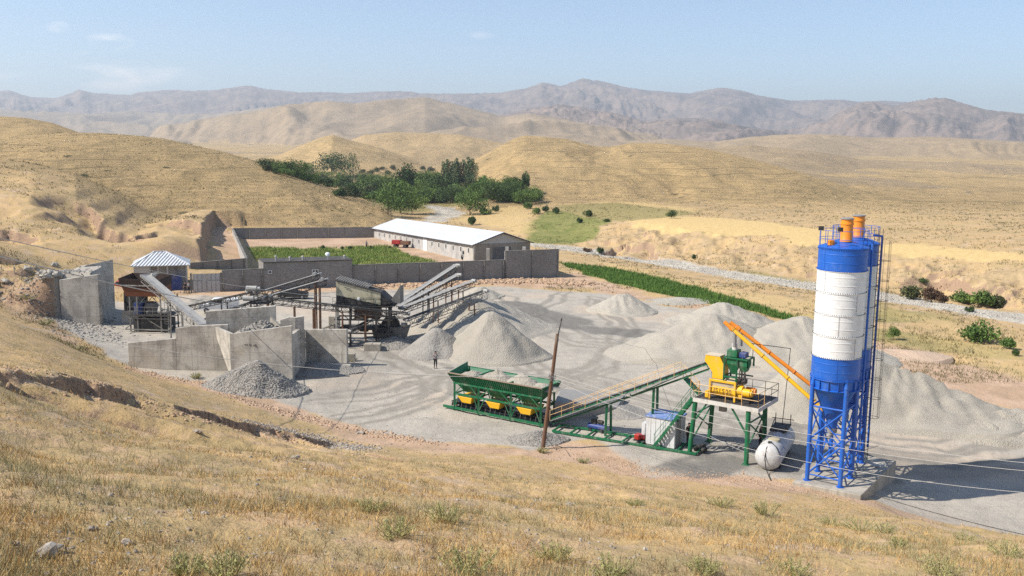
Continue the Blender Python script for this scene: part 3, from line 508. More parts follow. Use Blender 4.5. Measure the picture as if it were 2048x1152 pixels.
# ------------------------------------------------------------------ gravel heaps
def heap(label, apex, foot, rx=None, ry=None, mat=GRAV, name='gravel_pile', rough=.12, flat=.0, group='gravel heaps on the yard', z=None, base=0., ridge=0., rang=0., n=96, sharp=1., crease=.12):
    """apex: (px, py) of the top, foot: (px, py) of the near edge of the base in the photograph; a loose cone with slumps"""
    f = G(*foot, base); r = ry; c = V(f.x, f.y+r, base); h = z if z else D(apex[0], apex[1], c.y).z-base; c.x = D(apex[0], apex[1], c.y).x
    m = 40; vs = []; fs = []; ph = random.random()*50
    for j in range(m+1):
        q = (j/m)**.9*1.15
        for k in range(n):
            a = 2*math.pi*k/n; ca, sa = math.cos(a), math.sin(a); wob = 1+.10*math.sin(2*a+ph)+.06*math.sin(3*a+ph*2)+.03*math.sin(7*a+ph)
            x = c.x+q*rx*ca*wob; y = c.y+q*ry*sa*wob
            if ridge: t_ = max(-1, min(1, (q*ca)))
            vs.append((x, y, q))
    A = np.array(vs); q = A[:,2]; x = A[:,0]; y = A[:,1]
    dx = x-c.x; dy = y-c.y
    if ridge: ex, ey = math.cos(rang), math.sin(rang); al = np.clip(dx*ex+dy*ey, -ridge, ridge); dd = np.hypot((dx-al*ex)/max(rx-ridge*abs(ex), 1), (dy-al*ey)/max(ry-ridge*abs(ey), 1)); prof = 1-dd; prof = prof*(1-.12*np.abs(al)/ridge-(.42*np.clip(al/ridge+.35, 0, 1.35)*(crease > .5)))
    else: prof = 1-q/(1+0*q)
    rnd = np.where(prof > .82, .82+(prof-.82)*(.75-.6*np.clip((prof-.82)/.18, 0, 1)*.6)*(1-flat), prof); foot_ = np.where(prof < .15, (prof+.15)**2/.6, rnd)
    zz_ = h*foot_/.93*sharp + (fbm(x*.9+ph, y*.9, 4)*rough+fbm(x*.25+ph, y*.25, 3)*rough*2.2)*np.clip(prof*5+.3, 0, 1)*min(1.5, h/2) - (np.abs(fbm(x*.42+ph+y*.1, y*.10, 4))*1.3*crease)*np.clip(prof*4, 0, 1)*np.clip((1.05-prof)*3, 0, 1)
    g = hz(x, y); Z = np.where(q > 1.02, g-.25, np.maximum(base+zz_, g-.2)); Z = np.where(prof < -.02, np.minimum(Z, g-.03), Z)
    for j in range(m):
        for k in range(n): fs.append((j*n+k, j*n+(k+1)%n, (j+1)*n+(k+1)%n, (j+1)*n+k))
    mb = MB(); mb.v = [Vector((a, b, d)) for a, b, d in zip(x, y, Z)]; mb.f = fs
    o = mb.build(name, mat, None, smooth=False, loc=c)
    o.data.polygons.foreach_set('use_smooth', np.ones(len(o.data.polygons), bool)); tag(o, label, 'gravel pile' if mat is not SAND else 'sand pile', group); o['kind'] = 'thing'; return o
heap('large pale gravel cone behind the green batching hopper', (986,622), (985,731), 6.3, 5.2)
heap('tall sand heap under the longest conveyor, behind the large cone', (948,592), (925,690), 10., 9.5, mat=SAND, ridge=2.0, rang=1.)
heap('small dark gravel cone left of the large cone, by the man', (873,652), (855,722), 3.6, 4.6, mat=COARSE, rough=.06)
heap('low sand heap below the middle conveyor heads', (880,640), (840,675), 5.5, 4.4, mat=SAND)
heap('low mound of coarse stone by the rusty posts', (783,672), (775,702), 3.2, 3., mat=COARSE)
heap('grey heap below the conveyor tip nearest the block wall', (962,572), (955,600), 3.6, 3.4, mat=SAND)
heap('lone pointed sand heap in the middle of the far yard', (1245,585), (1262,634), 4.9, 5., mat=SAND, ridge=.8)
heap('sand heap by the crop strip, behind the two larger ones', (1447,610), (1450,664), 7.5, 6., mat=SAND, ridge=.8, crease=.2, sharp=1.2)
heap('broad sand heap left behind the yellow mixer', (1425,643), (1400,738), 11.5, 7., mat=SAND, ridge=1.2, rang=.2, flat=.1, crease=.25, sharp=1.28)
heap('wide sand heap directly left of the silos', (1600,650), (1570,748), 10.5, 8., mat=SAND, ridge=1.8, rang=.0, flat=.1, crease=.25, sharp=1.28)
heap('huge weathered sand bank right behind the silos', (1790,735), (1830,872), 13.5, 5.8, mat=SAND, ridge=7.5, rang=-.16, flat=.3, rough=.2, base=-.3, crease=.8, sharp=1.2)
heap('darker sand bank at the right edge beyond the silo shadow', (2065,818), (2060,892), 8.5, 4.4, mat=GRAV, ridge=3.5, rang=-.1, flat=.3, rough=.2, base=-.6, crease=.7)
heap('coarse stone heap spilled against the front of the concrete hopper', (508,722), (560,800), 5., 4.0, mat=COARSE, ridge=1., rang=-.8, rough=.16)
heap('dark stone heap in the shade right of the concrete hopper', (640,727), (660,752), 4.4, 3.0, mat=COARSE, rough=.1)
heap('small grey stone heap behind the leaning pole', (1075,862), (1062,893), 2.3, 1.6, mat=COARSE)
heap('stone heap beside the base of the first conveyor support', (1238,812), (1225,838), 2.6, 2.2, mat=COARSE)
heap('low pale heap at the edge of the crop strip', (1360,594), (1350,610), 5., 3.4, mat=SAND)
heap('pinkish spoil heap beyond the big sand bank', (1815,700), (1830,722), 4.6, 3., mat=gravel_mat('pink_spoil', (.55,.40,.28), (.36,.25,.17), .4, 6.), name='spoil_heap')
heap('dark spoil heap behind the rear compound wall', (718,428), (705,452), 7.5, 6., mat=gravel_mat('dark_spoil', (.14,.12,.085), (.07,.06,.045), .2, 2.), name='spoil_heap', base=-.5)

# ------------------------------------------------------------------ cement silos
E1 = (G(1679,974)-G(1615,960)); E1.z = 0; E1.normalize(); E2 = V(-E1.y, E1.x, 0)
SC1 = (G(1615,960,.3)+G(1679,974,.3))/2+E2*1.08; SC1.z = .3; SC2 = SC1+V(.514,.857,0).normalized()*3.75
slab = MB(); fl, fr_ = G(1585,963,.3), G(1722,991,.3); sd = E2*8.6; b = [fl, fr_, fr_+sd, fl+sd]
slab.hexa([p-V(0,0,2.2) for p in b], b); tag(slab.build('foundation_slab', CONCP, loc=(fl+fr_)/2, bev=.03), 'pale concrete pad carrying the blue and white silos', 'foundation')
st = MB(); p = G(1754,929,.35); st.lathe(V(p.x, p.y, -1.6), [(.62,0),(.6,1.95)], 24); tag(st.build('concrete_stump', CONC, loc=V(p.x,p.y,-1.6), smooth=True), 'round concrete stump in shadow at the right end of the silo pad', 'footing')
SILOM = NT('silo_white_shell', .38); 
_p = SILOM.obj(); _s = SILOM.n.new('ShaderNodeSeparateXYZ'); SILOM.l.new(_p, _s.inputs[0]); _n = SILOM.noise(2.2, 5, _p, .65, (1,1,.3)); _n2 = SILOM.noise(7., 4, _p, .6, (1,1,.1))
_k = SILOM.mix(SILOM.math('MULTIPLY', SILOM.step(_n2, .55, .75), .3), (.80,.79,.76), (.56,.53,.47))
def silo(c, label, with_ladder):
    t = thing('cement_silo', label, 'silo', c, 'cement silos'); z0 = c.z; R = 1.55; Z = [7.4, 8.85, 10.28, 11.7, 13.12, 14.55, 16.0]
    for nm, a, b_, mt in (('lower_band', 0, 1, BLUE), ('shell', 1, 5, WHITE), ('upper_band', 5, 6, BLUE)):
        m = MB(); pr = []
        for k in range(a, b_):
            lo, hi = Z[k], Z[k+1]
            pr += [(R+.035, lo+.004 if k == a else lo), (R+.035, lo+.03), (R, lo+.035), (R, lo+.05)]
            for q in (.36, .74): zq = lo+(hi-lo)*q; pr += [(R, zq-.06), (R, zq-.03), (R+.014, zq-.01), (R+.014, zq+.01), (R, zq+.03), (R, zq+.06)]
            pr += [(R, hi-.05), (R, hi-.035), (R+.035, hi-.03), (R+.035, hi-.004)]
        m.lathe(V(c.x, c.y, 0), pr, 56); o = m.build(nm, mt, t, smooth=True)
        bl = MB()
        for k in range(a, b_+(nm == 'upper_band')):
            for i in range(72): an = 2*math.pi*i/72; p = V(c.x+math.cos(an)*(R+.045), c.y+math.sin(an)*(R+.045), Z[k]+(.055 if k < 6 else -.055)); bl.box((-.018,-.018,-.018), (.018,.018,.018), lambda q, p=p: p+Vector(q))
        for k in range(a, b_):
            an = {1:-1.15, 2:-1.9, 3:-1.2, 4:-2.6, 0:-1.85, 5:-2.7}[k]
            for i in range(14): p = V(c.x+math.cos(an)*(R+.012), c.y+math.sin(an)*(R+.012), Z[k]+.14+i*.09); bl.box((-.016,-.016,-.016), (.016,.016,.016), lambda q, p=p: p+Vector(q))
        bo = bl.build('bolts', DARK if mt is WHITE else BLUE, o); bo['kind'] = 'stuff'
    m = MB(); m.lathe(V(c.x, c.y, 0), [(R+.035,16.004),(R+.05,16.05),(R-.1,16.12),(.5,16.42),(.0,16.45)], 48); m.build('roof', BLUE, t, smooth=True)
    m = MB(); m.lathe(V(c.x, c.y, 0), [(R+.02,7.396),(R+.06,7.36),(R-.06,7.33),(R-.1,6.75),(R+.02,6.70),(R-.05,6.62),(1.32,6.5),(.36,4.3),(.30,3.9)], 40)
    for k in range(16): an = 2*math.pi*(k+.5)/16; d = V(math.cos(an), math.sin(an), 0); m.bar(V(c.x,c.y,7.3)+d*(R-.05), V(c.x,c.y,6.72)+d*(R-.05), .03, .16, up=d)
    cone = m.build('cone', BLUE, t, smooth=True)
    m = MB(); m.lathe(V(c.x, c.y, 0), [(.34,3.6),(.34,3.89)], 16); m.tube(V(c.x,c.y,3.6), V(c.x-.3,c.y-.2,3.25), .2, .16); m.build('outlet_valve', GREY, cone, smooth=True)
    for sx, sy in ((-1,-1),(1,-1),(1,1),(-1,1)):
        b0 = c+E1*1.1*sx+E2*1.1*sy; m = MB(); m.tube(V(b0.x,b0.y,z0+.03), V(b0.x,b0.y,6.9), .145, n=16); lg = m.build('leg', BLUE, t, smooth=True)
        m = MB(); m.tube(V(b0.x,b0.y,6.905), V(b0.x-E1.x*.06*sx-E2.x*.06*sy,b0.y-E1.y*.06*sx-E2.y*.06*sy,7.5), .16, .1, n=12); m.build('head', BLUE, lg, smooth=True)
        m = MB(); m.box((-.22,-.22,0), (.22,.22,.028), lambda q, b0=b0: V(b0.x,b0.y,z0)+Vector(q)); m.build('foot_plate', BLUE, lg)
    m = MB(); cs = [c+E1*1.1*sx+E2*1.1*sy for sx, sy in ((-1,-1),(1,-1),(1,1),(-1,1))]
    for k in range(4):
        a, b_ = cs[k], cs[(k+1)%4]
        for z in (.75, 3.15, 5.45): m.tube(V(a.x,a.y,z), V(b_.x,b_.y,z), .05 if z < 5 else .065, n=8)
        for za, zb in ((.8, 3.1), (3.2, 5.4)): m.tube(V(a.x,a.y,za), V(b_.x,b_.y,zb), .055, n=8); m.tube(V(a.x,a.y,zb), V(b_.x,b_.y,za), .05, n=8)
    m.build('bracing', BLUE, t)
    f0 = c+V(.05,-.25,0); m = MB(); m.lathe(V(f0.x, f0.y, 0), [(.40,16.42),(.40,16.5),(.385,16.52),(.385,17.5),(.42,17.52),(.42,17.62),(.385,17.64),(.385,17.86)], 28); fi = m.build('dust_filter', ORG, t, smooth=True)
    m = MB(); m.lathe(V(f0.x, f0.y, 0), [(.45,17.864),(.45,17.93),(.1,17.98)], 28); m.build('lid', GREY, fi, smooth=True)
    m = MB(); m.lathe(V(c.x-1.0, c.y-.5, 0), [(.22,16.2),(.22,16.5),(.05,16.56)], 16); m.build('pressure_valve', ORG, t, smooth=True)
    m = MB(); rr = R-.02
    for i in range(12): an = 2*math.pi*i/12; p = V(c.x+math.cos(an)*rr, c.y+math.sin(an)*rr, 16.06); m.tube(p, p+V(0,0,1.1), .02, n=6)
    for z in (16.6, 17.15): m.path([V(c.x+math.cos(2*math.pi*i/36)*rr, c.y+math.sin(2*math.pi*i/36)*rr, z) for i in range(37)], .018, 5)
    m.build('railing', BLUE, t)
    m = MB(); q = c+E1*1.25+E2*1.25*(.6 if with_ladder else .45); q = c+(q-c).normalized()*(R+.22); q.z = 0
    m.path([V(q.x-(q.x-c.x)*.35, q.y-(q.y-c.y)*.35, 16.55), V(q.x,q.y,16.5), V(q.x,q.y,16.0), V(q.x,q.y,1.6)], .075, 10); m.build('fill_pipe', BLUE, t, smooth=True)
    if with_ladder:
        dr = (E1*.97+E2*-.25).normalized(); tn = V(-dr.y, dr.x, 0); bs = c+dr*(R+.3); m = MB()
        for s_ in (-.22, .22): m.tube(V(bs.x,bs.y,1.)+tn*s_, V(bs.x,bs.y,17.1)+tn*s_, .022, n=6)
        for i in range(52): m.tube(V(bs.x,bs.y,1.2+i*.3)-tn*.22, V(bs.x,bs.y,1.2+i*.3)+tn*.22, .013, n=5)
        for z in (3., 5.5, 8, 10.5, 13, 15.5): m.tube(V(bs.x,bs.y,z), V(bs.x,bs.y,z)-dr*.3, .02, n=5)
        ld = m.build('ladder', DARK, t); m = MB(); cc = bs+dr*.36
        for z in np.arange(4.2, 16.3, 1.35): m.path([V(cc.x,cc.y,z)+dr*math.cos(a)*.36+tn*math.sin(a)*.36 for a in np.linspace(-2.5, 2.5, 13)], .016, 5)
        for a in (-1.2, -.4, .4, 1.2): m.tube(V(cc.x,cc.y,4.2)+dr*math.cos(a)*.36+tn*math.sin(a)*.36, V(cc.x,cc.y,16.3)+dr*math.cos(a)*.36+tn*math.sin(a)*.36, .011, n=5)
        m.build('safety_cage', DARK, ld)
    else:
        for dx, dy in ((-1.5,-.35), (-.55,-1.2)):
            p = c+V(dx,dy,0); p.z = 17.1; m = MB(); m.tube(p, p+V(-.12,-.1,.12), .02); m.box((-.16,-.06,0), (.16,.06,.26), lambda q, p=p: p+V(-.2,-.16,.05)+Vector(q)); m.build('floodlight', DARK, t)
    return t
silo(SC1, 'blue and white cement silo nearest the camera, with floodlights on its roof rail', False)
silo(SC2, 'blue and white cement silo half hidden behind the nearer one, with a caged ladder', True)

# ------------------------------------------------------------------ screw conveyors from the silos to the mixer
def screw(label, a, b_, mt):
    a, b_ = Vector(a), Vector(b_); t = thing('screw_conveyor', label, 'conveyor', b_, 'yellow screw conveyors'); m = MB(); m.tube(a, b_, .145, n=18); d = (b_-a)
    for f in (.0, .3, .55, .8, .985): m.tube(a+d*f, a+d*(f+.006), .19, n=18)
    m.build('tube', mt, t, smooth=True); m = MB(); m.tube(a+d*-.028, a+d*-.002, .2, n=14); m.tube(a+d*-.09, a+d*-.03, .14, n=14); m.build('motor', ORG, t, smooth=True)
    m = MB(); m.tube(a+d*.02+V(0,0,-.12), a+d*.02+V(.02,-.02,-1.15), .13, .15, n=12); m.build('discharge_spout', GREY, t, smooth=True); return t
SCA = D(1464,657,65.6); SCB = D(1678,848,61.9)
screw('bright yellow screw conveyor from the nearer silo down to the mixer, the front one', D(1466,659,65.6), D(1668,838,61.6), YEL)
screw('darker orange screw conveyor behind the bright yellow one', D(1478,658,67.6), D(1680,815,65.0), ORG)

# ------------------------------------------------------------------ mixing tower
LF, LR = G(1379,905), G(1492,929); M1 = (LR-LF).normalized(); M2 = V(-M1.y, M1.x, 0); ML = (LR-LF).length; DZ = 4.25
fm = frame(LF, M1); MD = 3.5
tw = thing('mixing_platform', 'green steel tower with a railed concrete-edged deck under the yellow mixer', 'platform', LF+M1*ML/2+M2*MD/2)
for x, y, tx, ty in ((0,0,.25,.1), (ML,0,ML-.05,.1), (ML,MD,ML-.05,MD-.1), (0,MD,.25,MD-.1)):
    m = MB(); m.tube(fm((x,y,-.1)), fm((tx,ty,DZ-.32)), .17, n=14); lg = m.build('leg', GREEN, tw, smooth=True); m = MB(); m.box((x-.25,y-.25,-.1), (x+.25,y+.25,.03), fm); m.build('foot_plate', GREEN, lg)
m = MB(); dk = MD-.1
for x in (.2, ML-.05): m.bar(fm((x,.15,DZ-1.3)), fm((x,MD-.2,DZ-1.3)), .09); m.bar(fm((x,.2,1.2)), fm((x,MD-.2,3.)), .08); m.bar(fm((x,MD-.2,1.2)), fm((x,.2,3.)), .08)
m.bar(fm((.3,.1,2.55)), fm((1.15,.1,DZ-.35)), .11); m.bar(fm((ML-.15,.1,2.2)), fm((ML-1.3,.1,DZ-.35)), .11); m.bar(fm((ML-.15,MD-.1,2.4)), fm((ML-1.2,MD-.1,DZ-.35)), .1)
m.build('bracing', GREEN, tw)
X0, X1, Y0, Y1 = .15, ML+.75, -.15, MD+.35
m = MB(); m.box((X0,Y0,DZ-.3), (X1,Y1,DZ-.003), fm); m.build('deck', paint('whitewashed_deck_edge', (.62,.59,.53), .8, dirt=.35), tw); m = MB(); m.box((X0+.08,Y0+.08,DZ), (X1-.08,Y1-.08,DZ+.02), fm); m.build('deck_plate', DARK, tw)
m = MB(); n = 6
def rail(m, pts, h=1.05, r=.022, mid=True, step=1.1):
    for a, b in zip(pts[:-1], pts[1:]):
        a, b = Vector(a), Vector(b); k = max(1, round((b-a).length/step))
        for i in range(k+1): p = a.lerp(b, i/k); m.tube(p, p+V(0,0,h), r, n=5)
        for hh in ((h, h*.5) if mid else (h,)): m.tube(a+V(0,0,hh), b+V(0,0,hh), r, n=5)
    return m
rail(m, [fm((X0+.03,Y0+1.,DZ)), fm((X0+.03,Y0+.03,DZ)), fm((X1-.03,Y0+.03,DZ)), fm((X1-.03,Y0+1.2,DZ))]); m.build('front_railing', YEL2, tw)
m = MB(); rail(m, [fm((X1-.03,Y0+1.25,DZ)), fm((X1-.03,Y1-.03,DZ)), fm((X0+1.,Y1-.03,DZ))]); m.build('rear_railing', DARK, tw)
m = MB(); a, b = fm((-2.75,-.45,0)), fm((.1,-.12,DZ-.05)); sdv = M2*.75
for o_ in (V(0,0,0), sdv): m.bar(a+o_, b+o_, .06, .2)
st_ = m.build('staircase', GREEN, tw); m = MB()
for i in range(16): p = a.lerp(b, (i+.6)/16.6); m.bar(p+V(0,0,.04), p+sdv+V(0,0,.04), .22, .04, up=V(0,0,1))
for i in range(5):
    for o_ in (V(0,0,0), sdv): p = a.lerp(b, i/4.3+.02)+o_; m.tube(p, p+V(0,0,.95), .018, n=5)
for o_ in (V(0,0,0), sdv): m.tube(a+o_+V(0,0,.95), b+o_+V(0,0,.95), .02, n=5); m.tube(a+o_+V(0,0,.5), b+o_+V(0,0,.5), .016, n=5)
m.build('handrail', GREEN, st_)
# ---- mixer
mx0 = 1.15; mxw = 2.05; my0 = .30; myd = 1.55
mx = thing('concrete_mixer', 'yellow twin-shaft concrete mixer lettered JS1500 standing on the deck', 'mixer', fm((mx0+mxw/2, my0+myd/2, DZ+.02)))
m = MB(); z0 = DZ+.05; prof = [(my0+.12,z0+.95), (my0+.10,z0+.55), (my0+.28,z0+.22), (my0+.62,z0+.10), (my0+myd-.6,z0+.10), (my0+myd-.2,z0+.3), (my0+myd,z0+.95)]
m.prism([fm((mx0+.12, y, z)) for y, z in prof], M1*(mxw-.24)); m.build('drum', YEL, mx, bev=.02)
m = MB()
for x in (mx0, mx0+mxw-.14): m.box((x,my0,z0-.02), (x+.14,my0+.12,z0+1.45), fm); m.box((x,my0+myd-.1,z0-.02), (x+.14,my0+myd+.02,z0+1.45), fm)
m.box((mx0+.141,my0+.01,z0+1.28), (mx0+mxw-.141,my0+.10,z0+1.44), fm); m.box((mx0-.25,my0-.05,z0-.02), (mx0-.002,my0+.4,z0+.5), fm); m.build('frame', YEL, mx, bev=.012)
m = MB(); m.prism([fm((mx0+.15,my0+.13,z0+.951)), fm((mx0+.15,my0+.13,z0+1.25)), fm((mx0+.15,my0+.45,z0+1.6)), fm((mx0+.15,my0+1.2,z0+1.6)), fm((mx0+.15,my0+myd-.12,z0+1.2)), fm((mx0+.15,my0+myd-.12,z0+.951))], M1*(mxw-.3)); m.build('cover', paint('dusty_cover', (.50,.42,.30), .8, dirt=.4), mx)
m = MB(); hx0, hx1 = mx0+.10, mx0+1.0; hy0, hy1 = my0+.25, my0+1.15; zb, zm, zt, ztt = z0+1.45, z0+2.3, z0+2.75, z0+3.15
q = [(hx0+.02,zb), (hx1,zb), (hx1,zm+.2), (hx1-.35,ztt-.05), (hx0-.55,ztt-.05), (hx0-.62,zt-.1), (hx0-.30,zm+.02), (hx0+.02,zm-.45)]
m.prism([fm((x,hy0,z)) for x, z in q], M2*(hy1-hy0)); m.build('feed_hood', YEL, mx, bev=.015); m = MB(); m.box((hx0-.58,hy0-.02,ztt-.047), (hx1-.33,hy1+.02,ztt+.0), fm); m.build('hood_lid', paint('sandy_lid', (.62,.52,.38), .8), mx)
gx = mx0+mxw+.42
for zz_ in (.42, .82):
    m = MB(); m.tube(fm((mx0+mxw+.01,my0+.55+(.42-zz_)*.3,z0+zz_)), fm((mx0+mxw+.42,my0+.55+(.42-zz_)*.3,z0+zz_)), .36, n=20); m.build('gearbox', YEL, mx, smooth=True)
for yy in (.35, 1.05):
    m = MB(); m.tube(fm((mx0+mxw+.43,my0+yy,z0+.72)), fm((mx0+mxw+1.0,my0+yy,z0+.72)), .30, n=20); m.tube(fm((mx0+mxw+1.0,my0+yy,z0+.72)), fm((mx0+mxw+1.12,my0+yy,z0+.72)), .24, n=20); mo = m.build('motor', ORG if yy > .5 else YEL, mx, smooth=True); m = MB(); m.box((mx0+mxw+.5,my0+yy-.12,z0), (mx0+mxw+.95,my0+yy+.12,z0+.44), fm); m.build('motor_bracket', DARK, mo)
def text3(s, size, mat, parent, p, ex, ez, name='lettering', ext=.006, align='CENTER', sx=1.):
    c = bpy.data.curves.new(name, 'FONT'); c.body = s; c.size = size; c.extrude = ext; c.align_x = align; c.offset = size*.006; c.space_character = 1.12; tmp = bpy.data.objects.new('t', c); sc.collection.objects.link(tmp)
    dg = bpy.context.evaluated_depsgraph_get(); me = bpy.data.meshes.new_from_object(tmp.evaluated_get(dg)); bpy.data.objects.remove(tmp); bpy.data.curves.remove(c)
    ex = Vector(ex).normalized(); ez = Vector(ez).normalized(); ey = ez.cross(ex); mt = Matrix((ex*sx, ez, -ey)).transposed(); L = parent_loc(parent) if parent else V(0,0,0)
    for v in me.vertices: v.co = Vector(p)-L+mt@v.co
    me.materials.clear(); me.materials.append(mat); o = bpy.data.objects.new(name, me); sc.collection.objects.link(o); o.parent = parent; me.name = name; return o
text3('JS1500', .44, paint('lettering_black', (.02,.02,.02), .6, dirt=.1), mx, fm((mx0+mxw*.5, my0+.105, z0+.50)), M1, V(0,0,1), sx=1.05)
m = MB(); c0 = fm((mx0+mxw*.42, my0+myd*.5, 0)); m.lathe(V(c0.x,c0.y,0), [(.30,DZ-.95),(.30,DZ-.62),(.34,DZ-.6),(.62,DZ-.302)], 18); m.build('discharge_chute', GREY, mx, smooth=True)
# ---- weigh hoppers above the mixer
wh = thing('weighing_hopper', 'green cement and water weighing hoppers on a green stand above the mixer', 'hopper', fm((mx0+1.7, my0+.9, z0+1.45)))
m = MB(); wx0, wx1, wy0, wy1 = mx0+1.05, mx0+2.75, my0+.15, my0+1.45; wz = z0+3.15
for x, y in ((wx0,wy0), (wx0+.95,wy0), (wx0,wy1), (wx1,wy1), (wx1,wy0+.3)): m.bar(fm((x,y,z0+1.40 if x < wx1 else z0+2.5)), fm((x,y,wz)), .11)
for z in (wz, z0+1.75): m.bar(fm((wx0,wy0,z)), fm((wx0+.95 if z < wz else wx1,wy0,z)), .09); m.bar(fm((wx0,wy1,z)), fm((wx1,wy1,z)), .09); m.bar(fm((wx0,wy0,z)), fm((wx0,wy1,z)), .09)
m.bar(fm((wx1,wy0,wz)), fm((wx1,wy1,wz)), .09); m.build('stand', GREEN, wh)
def funnel(m, x0, x1, y0, y1, zt, zm, zb, k=.16):
    xc, yc = (x0+x1)/2, (y0+y1)/2; A = [(x0,y0),(x1,y0),(x1,y1),(x0,y1)]; a = [fm((x,y,zt)) for x, y in A]; b = [fm((x,y,zm)) for x, y in A]; c = [fm((xc+(x-xc)*k*2,yc+(y-yc)*k*2,zb)) for x, y in A]
    m.hexa(b, a); m.hexa(c, b); return m
m = MB(); funnel(m, wx0+.12, wx0+.92, wy0+.1, wy0+1.0, wz-.02, wz-.45, wz-1.25); m.build('cement_hopper', GREEN, wh)
m = MB(); funnel(m, wx0+1.02, wx1-.05, wy0+.1, wy0+.95, wz-.1, wz-.5, wz-.95, .3); m.build('water_hopper', GREEN, wh)
m = MB(); m.box((wx0+.1,wy0+.15,wz+.05), (wx0+.85,wy0+.95,wz+.55), fm); m.build('inlet_box', GREEN, wh, bev=.015)
m = MB(); m.tube(fm((wx0+.55,wy0+.5,wz+.55)), fm((wx0+.5,wy0+.5,wz+1.0)), .2, n=14); m.build('dust_sleeve', paint('white_sleeve', (.66,.64,.6), .8), wh, smooth=True)
m = MB(); m.box((wx0+1.0,wy0+.2,wz+.06), (wx0+1.5,wy0+.8,wz+.45), fm); m.build('pump_motor', BLUEM, wh, bev=.04)
m = MB()
for i in range(5): x = wx0+1.05+i*.1; m.tube(fm((x,wy0+.35+.1*(i%2),z0+1.3)), fm((x,wy0+.35+.1*(i%2),wz-.9)), .035, n=6)
m.path([fm((wx1-.3,wy0+.3,wz-.9)), fm((wx1-.2,wy0+.3,wz-1.1)), fm((wx1-.2,wy0+.3,wz-1.6)), fm((wx1-.6,wy0+.3,wz-1.8))], .06, 8); m.box((wx0+1.0,wy0+.3,z0+1.3), (wx0+1.5,wy0+.8,z0+1.62), fm); m.build('valves_and_pipes', DARK, wh)
m = MB(); a = fm((wx1-.1,wy1,wz)); m.tube(a, a+V(0,0,1.), .025); m.tube(a+V(0,0,1.), fm((wx1-.7,wy1,wz+1.)), .025); m.build('lifting_davit', DARK, wh)
# ---- water pipe from the tank
pp = MB(); a, b, c_ = D(1503,687,66.5), D(1581,697,68.5), D(1563,862,67.6); pp.path([a, b, c_], .028, 6); tag(pp.build('water_pipe', DARK, loc=c_, smooth=True), 'thin dark water pipe rising from the white tank to the green hoppers', 'pipe')

# ------------------------------------------------------------------ white water tank
P0 = G(1536,915,.95); P1 = V(P0.x+2.55, P0.y+5.3, .95); ax = (P1-P0).normalized(); L = (P1-P0).length; r = .93
tk = thing('water_tank', 'scuffed white cylindrical tank lying on the ground left of the silos', 'tank', V(P0.x, P0.y, 0))
m = MB(); pr = [(0.0,-.34),(.35,-.30),(.62,-.2),(.8,-.06),(r,.12)]+[(r,L*f) for f in (.2,.4,.6,.8)]+[(r,L-.12),(.8,L+.06),(.62,L+.2),(.35,L+.3),(0,L+.34)]
TKM = paint('tank_white', (.56,.55,.53), .6, dirt=.5, dcol=(.30,.26,.21), scale=2.4, streak=False); m.lathe(P0, pr, 36, ax); m.build('shell', TKM, tk, smooth=True)
m = MB(); up = V(0,0,1); sd = ax.cross(up)
for f in (.2, .8): c = P0+ax*L*f; m.box((-.08,-.7,-1.0), (.08,.7,-.55), frame(c, ax))
m.build('cradle', DARK, tk)
tf = frame(P0, ax); m = MB(); m.box((L-2.4,-.6,.9), (L-.2,.6,1.0), tf); m.bar(tf((L-2.3,-.55,1.)), tf((L-2.3,-.55,1.5)), .05); m.bar(tf((L-.3,-.55,1.)), tf((L-.3,-.55,1.75)), .05); m.bar(tf((L-.3,.55,1.)), tf((L-.3,.55,1.75)), .05); m.bar(tf((L-.3,-.8,1.35)), tf((L-.3,.8,1.35)), .05); m.bar(tf((L-2.3,.55,1.)), tf((L-.3,.55,1.45)), .05); m.build('top_frame', DARK, tk)
m = MB(); m.box((.35,-.12,.86), (.6,.12,1.02), tf); m.build('hatch', DARK, tk); m = MB(); m.lathe(tf((1.5,-.1,.93)), [(.45,-.06),(.4,.04),(.15,.1),(0,.11)], 14); m.build('sludge_patch', paint('dried_sludge', (.42,.37,.24), .9), tk, smooth=True)
for k, q in enumerate(([tf((.45,0,1.)), tf((-.1,.1,.75)), tf((-.42,.15,.1)), tf((-.6,.0,-.6)), tf((-1.1,-.3,-.93)), tf((-1.9,-.6,-.95))], [tf((.5,-.05,1.)), tf((.1,-.5,.82)), tf((-.1,-.85,.3))])):
    m = MB(); m.path(q, .035, 7); tag(m.build('hose', BLACK, loc=q[-1], smooth=True), ['black hose hanging over the tank end and running onto the dirt', 'short black hose looped down the right side of the tank end'][k], 'hose')

# ------------------------------------------------------------------ control cabin and little machines
cc, cl, cr_ = G(1348,898), G(1291,887), G(1372,882); e1 = (cc-cl); e1.z = 0; cw = e1.length; e1.normalize(); cf = frame(V(cl.x,cl.y,0), e1); cdp = 2.1; chh = 2.15
cb = thing('control_cabin', 'white panel control cabin with a blue-edged roof under the green stairs', 'cabin', cf((cw/2,cdp/2,0)))
m = MB(); m.box((0,0,.02), (cw,cdp,chh), cf); m.build('wall', paint('cabin_panel', (.66,.66,.64), .5, dirt=.2), cb)
m = MB(); m.box((-.08,-.08,chh+.003), (cw+.08,cdp+.08,chh+.12), cf); m.build('roof', paint('cabin_roof_blue', (.16,.25,.52), .5, dirt=.5, dcol=(.45,.48,.55)), cb)
m = MB()
for i in range(1, 6): m.box((cw*i/6-.012,-.012,.1), (cw*i/6+.012,.0,chh-.05), cf)
for i in range(1, 6): m.box((cw,cdp*i/6-.012,.1), (cw+.012,cdp*i/6+.012,chh-.05), cf)
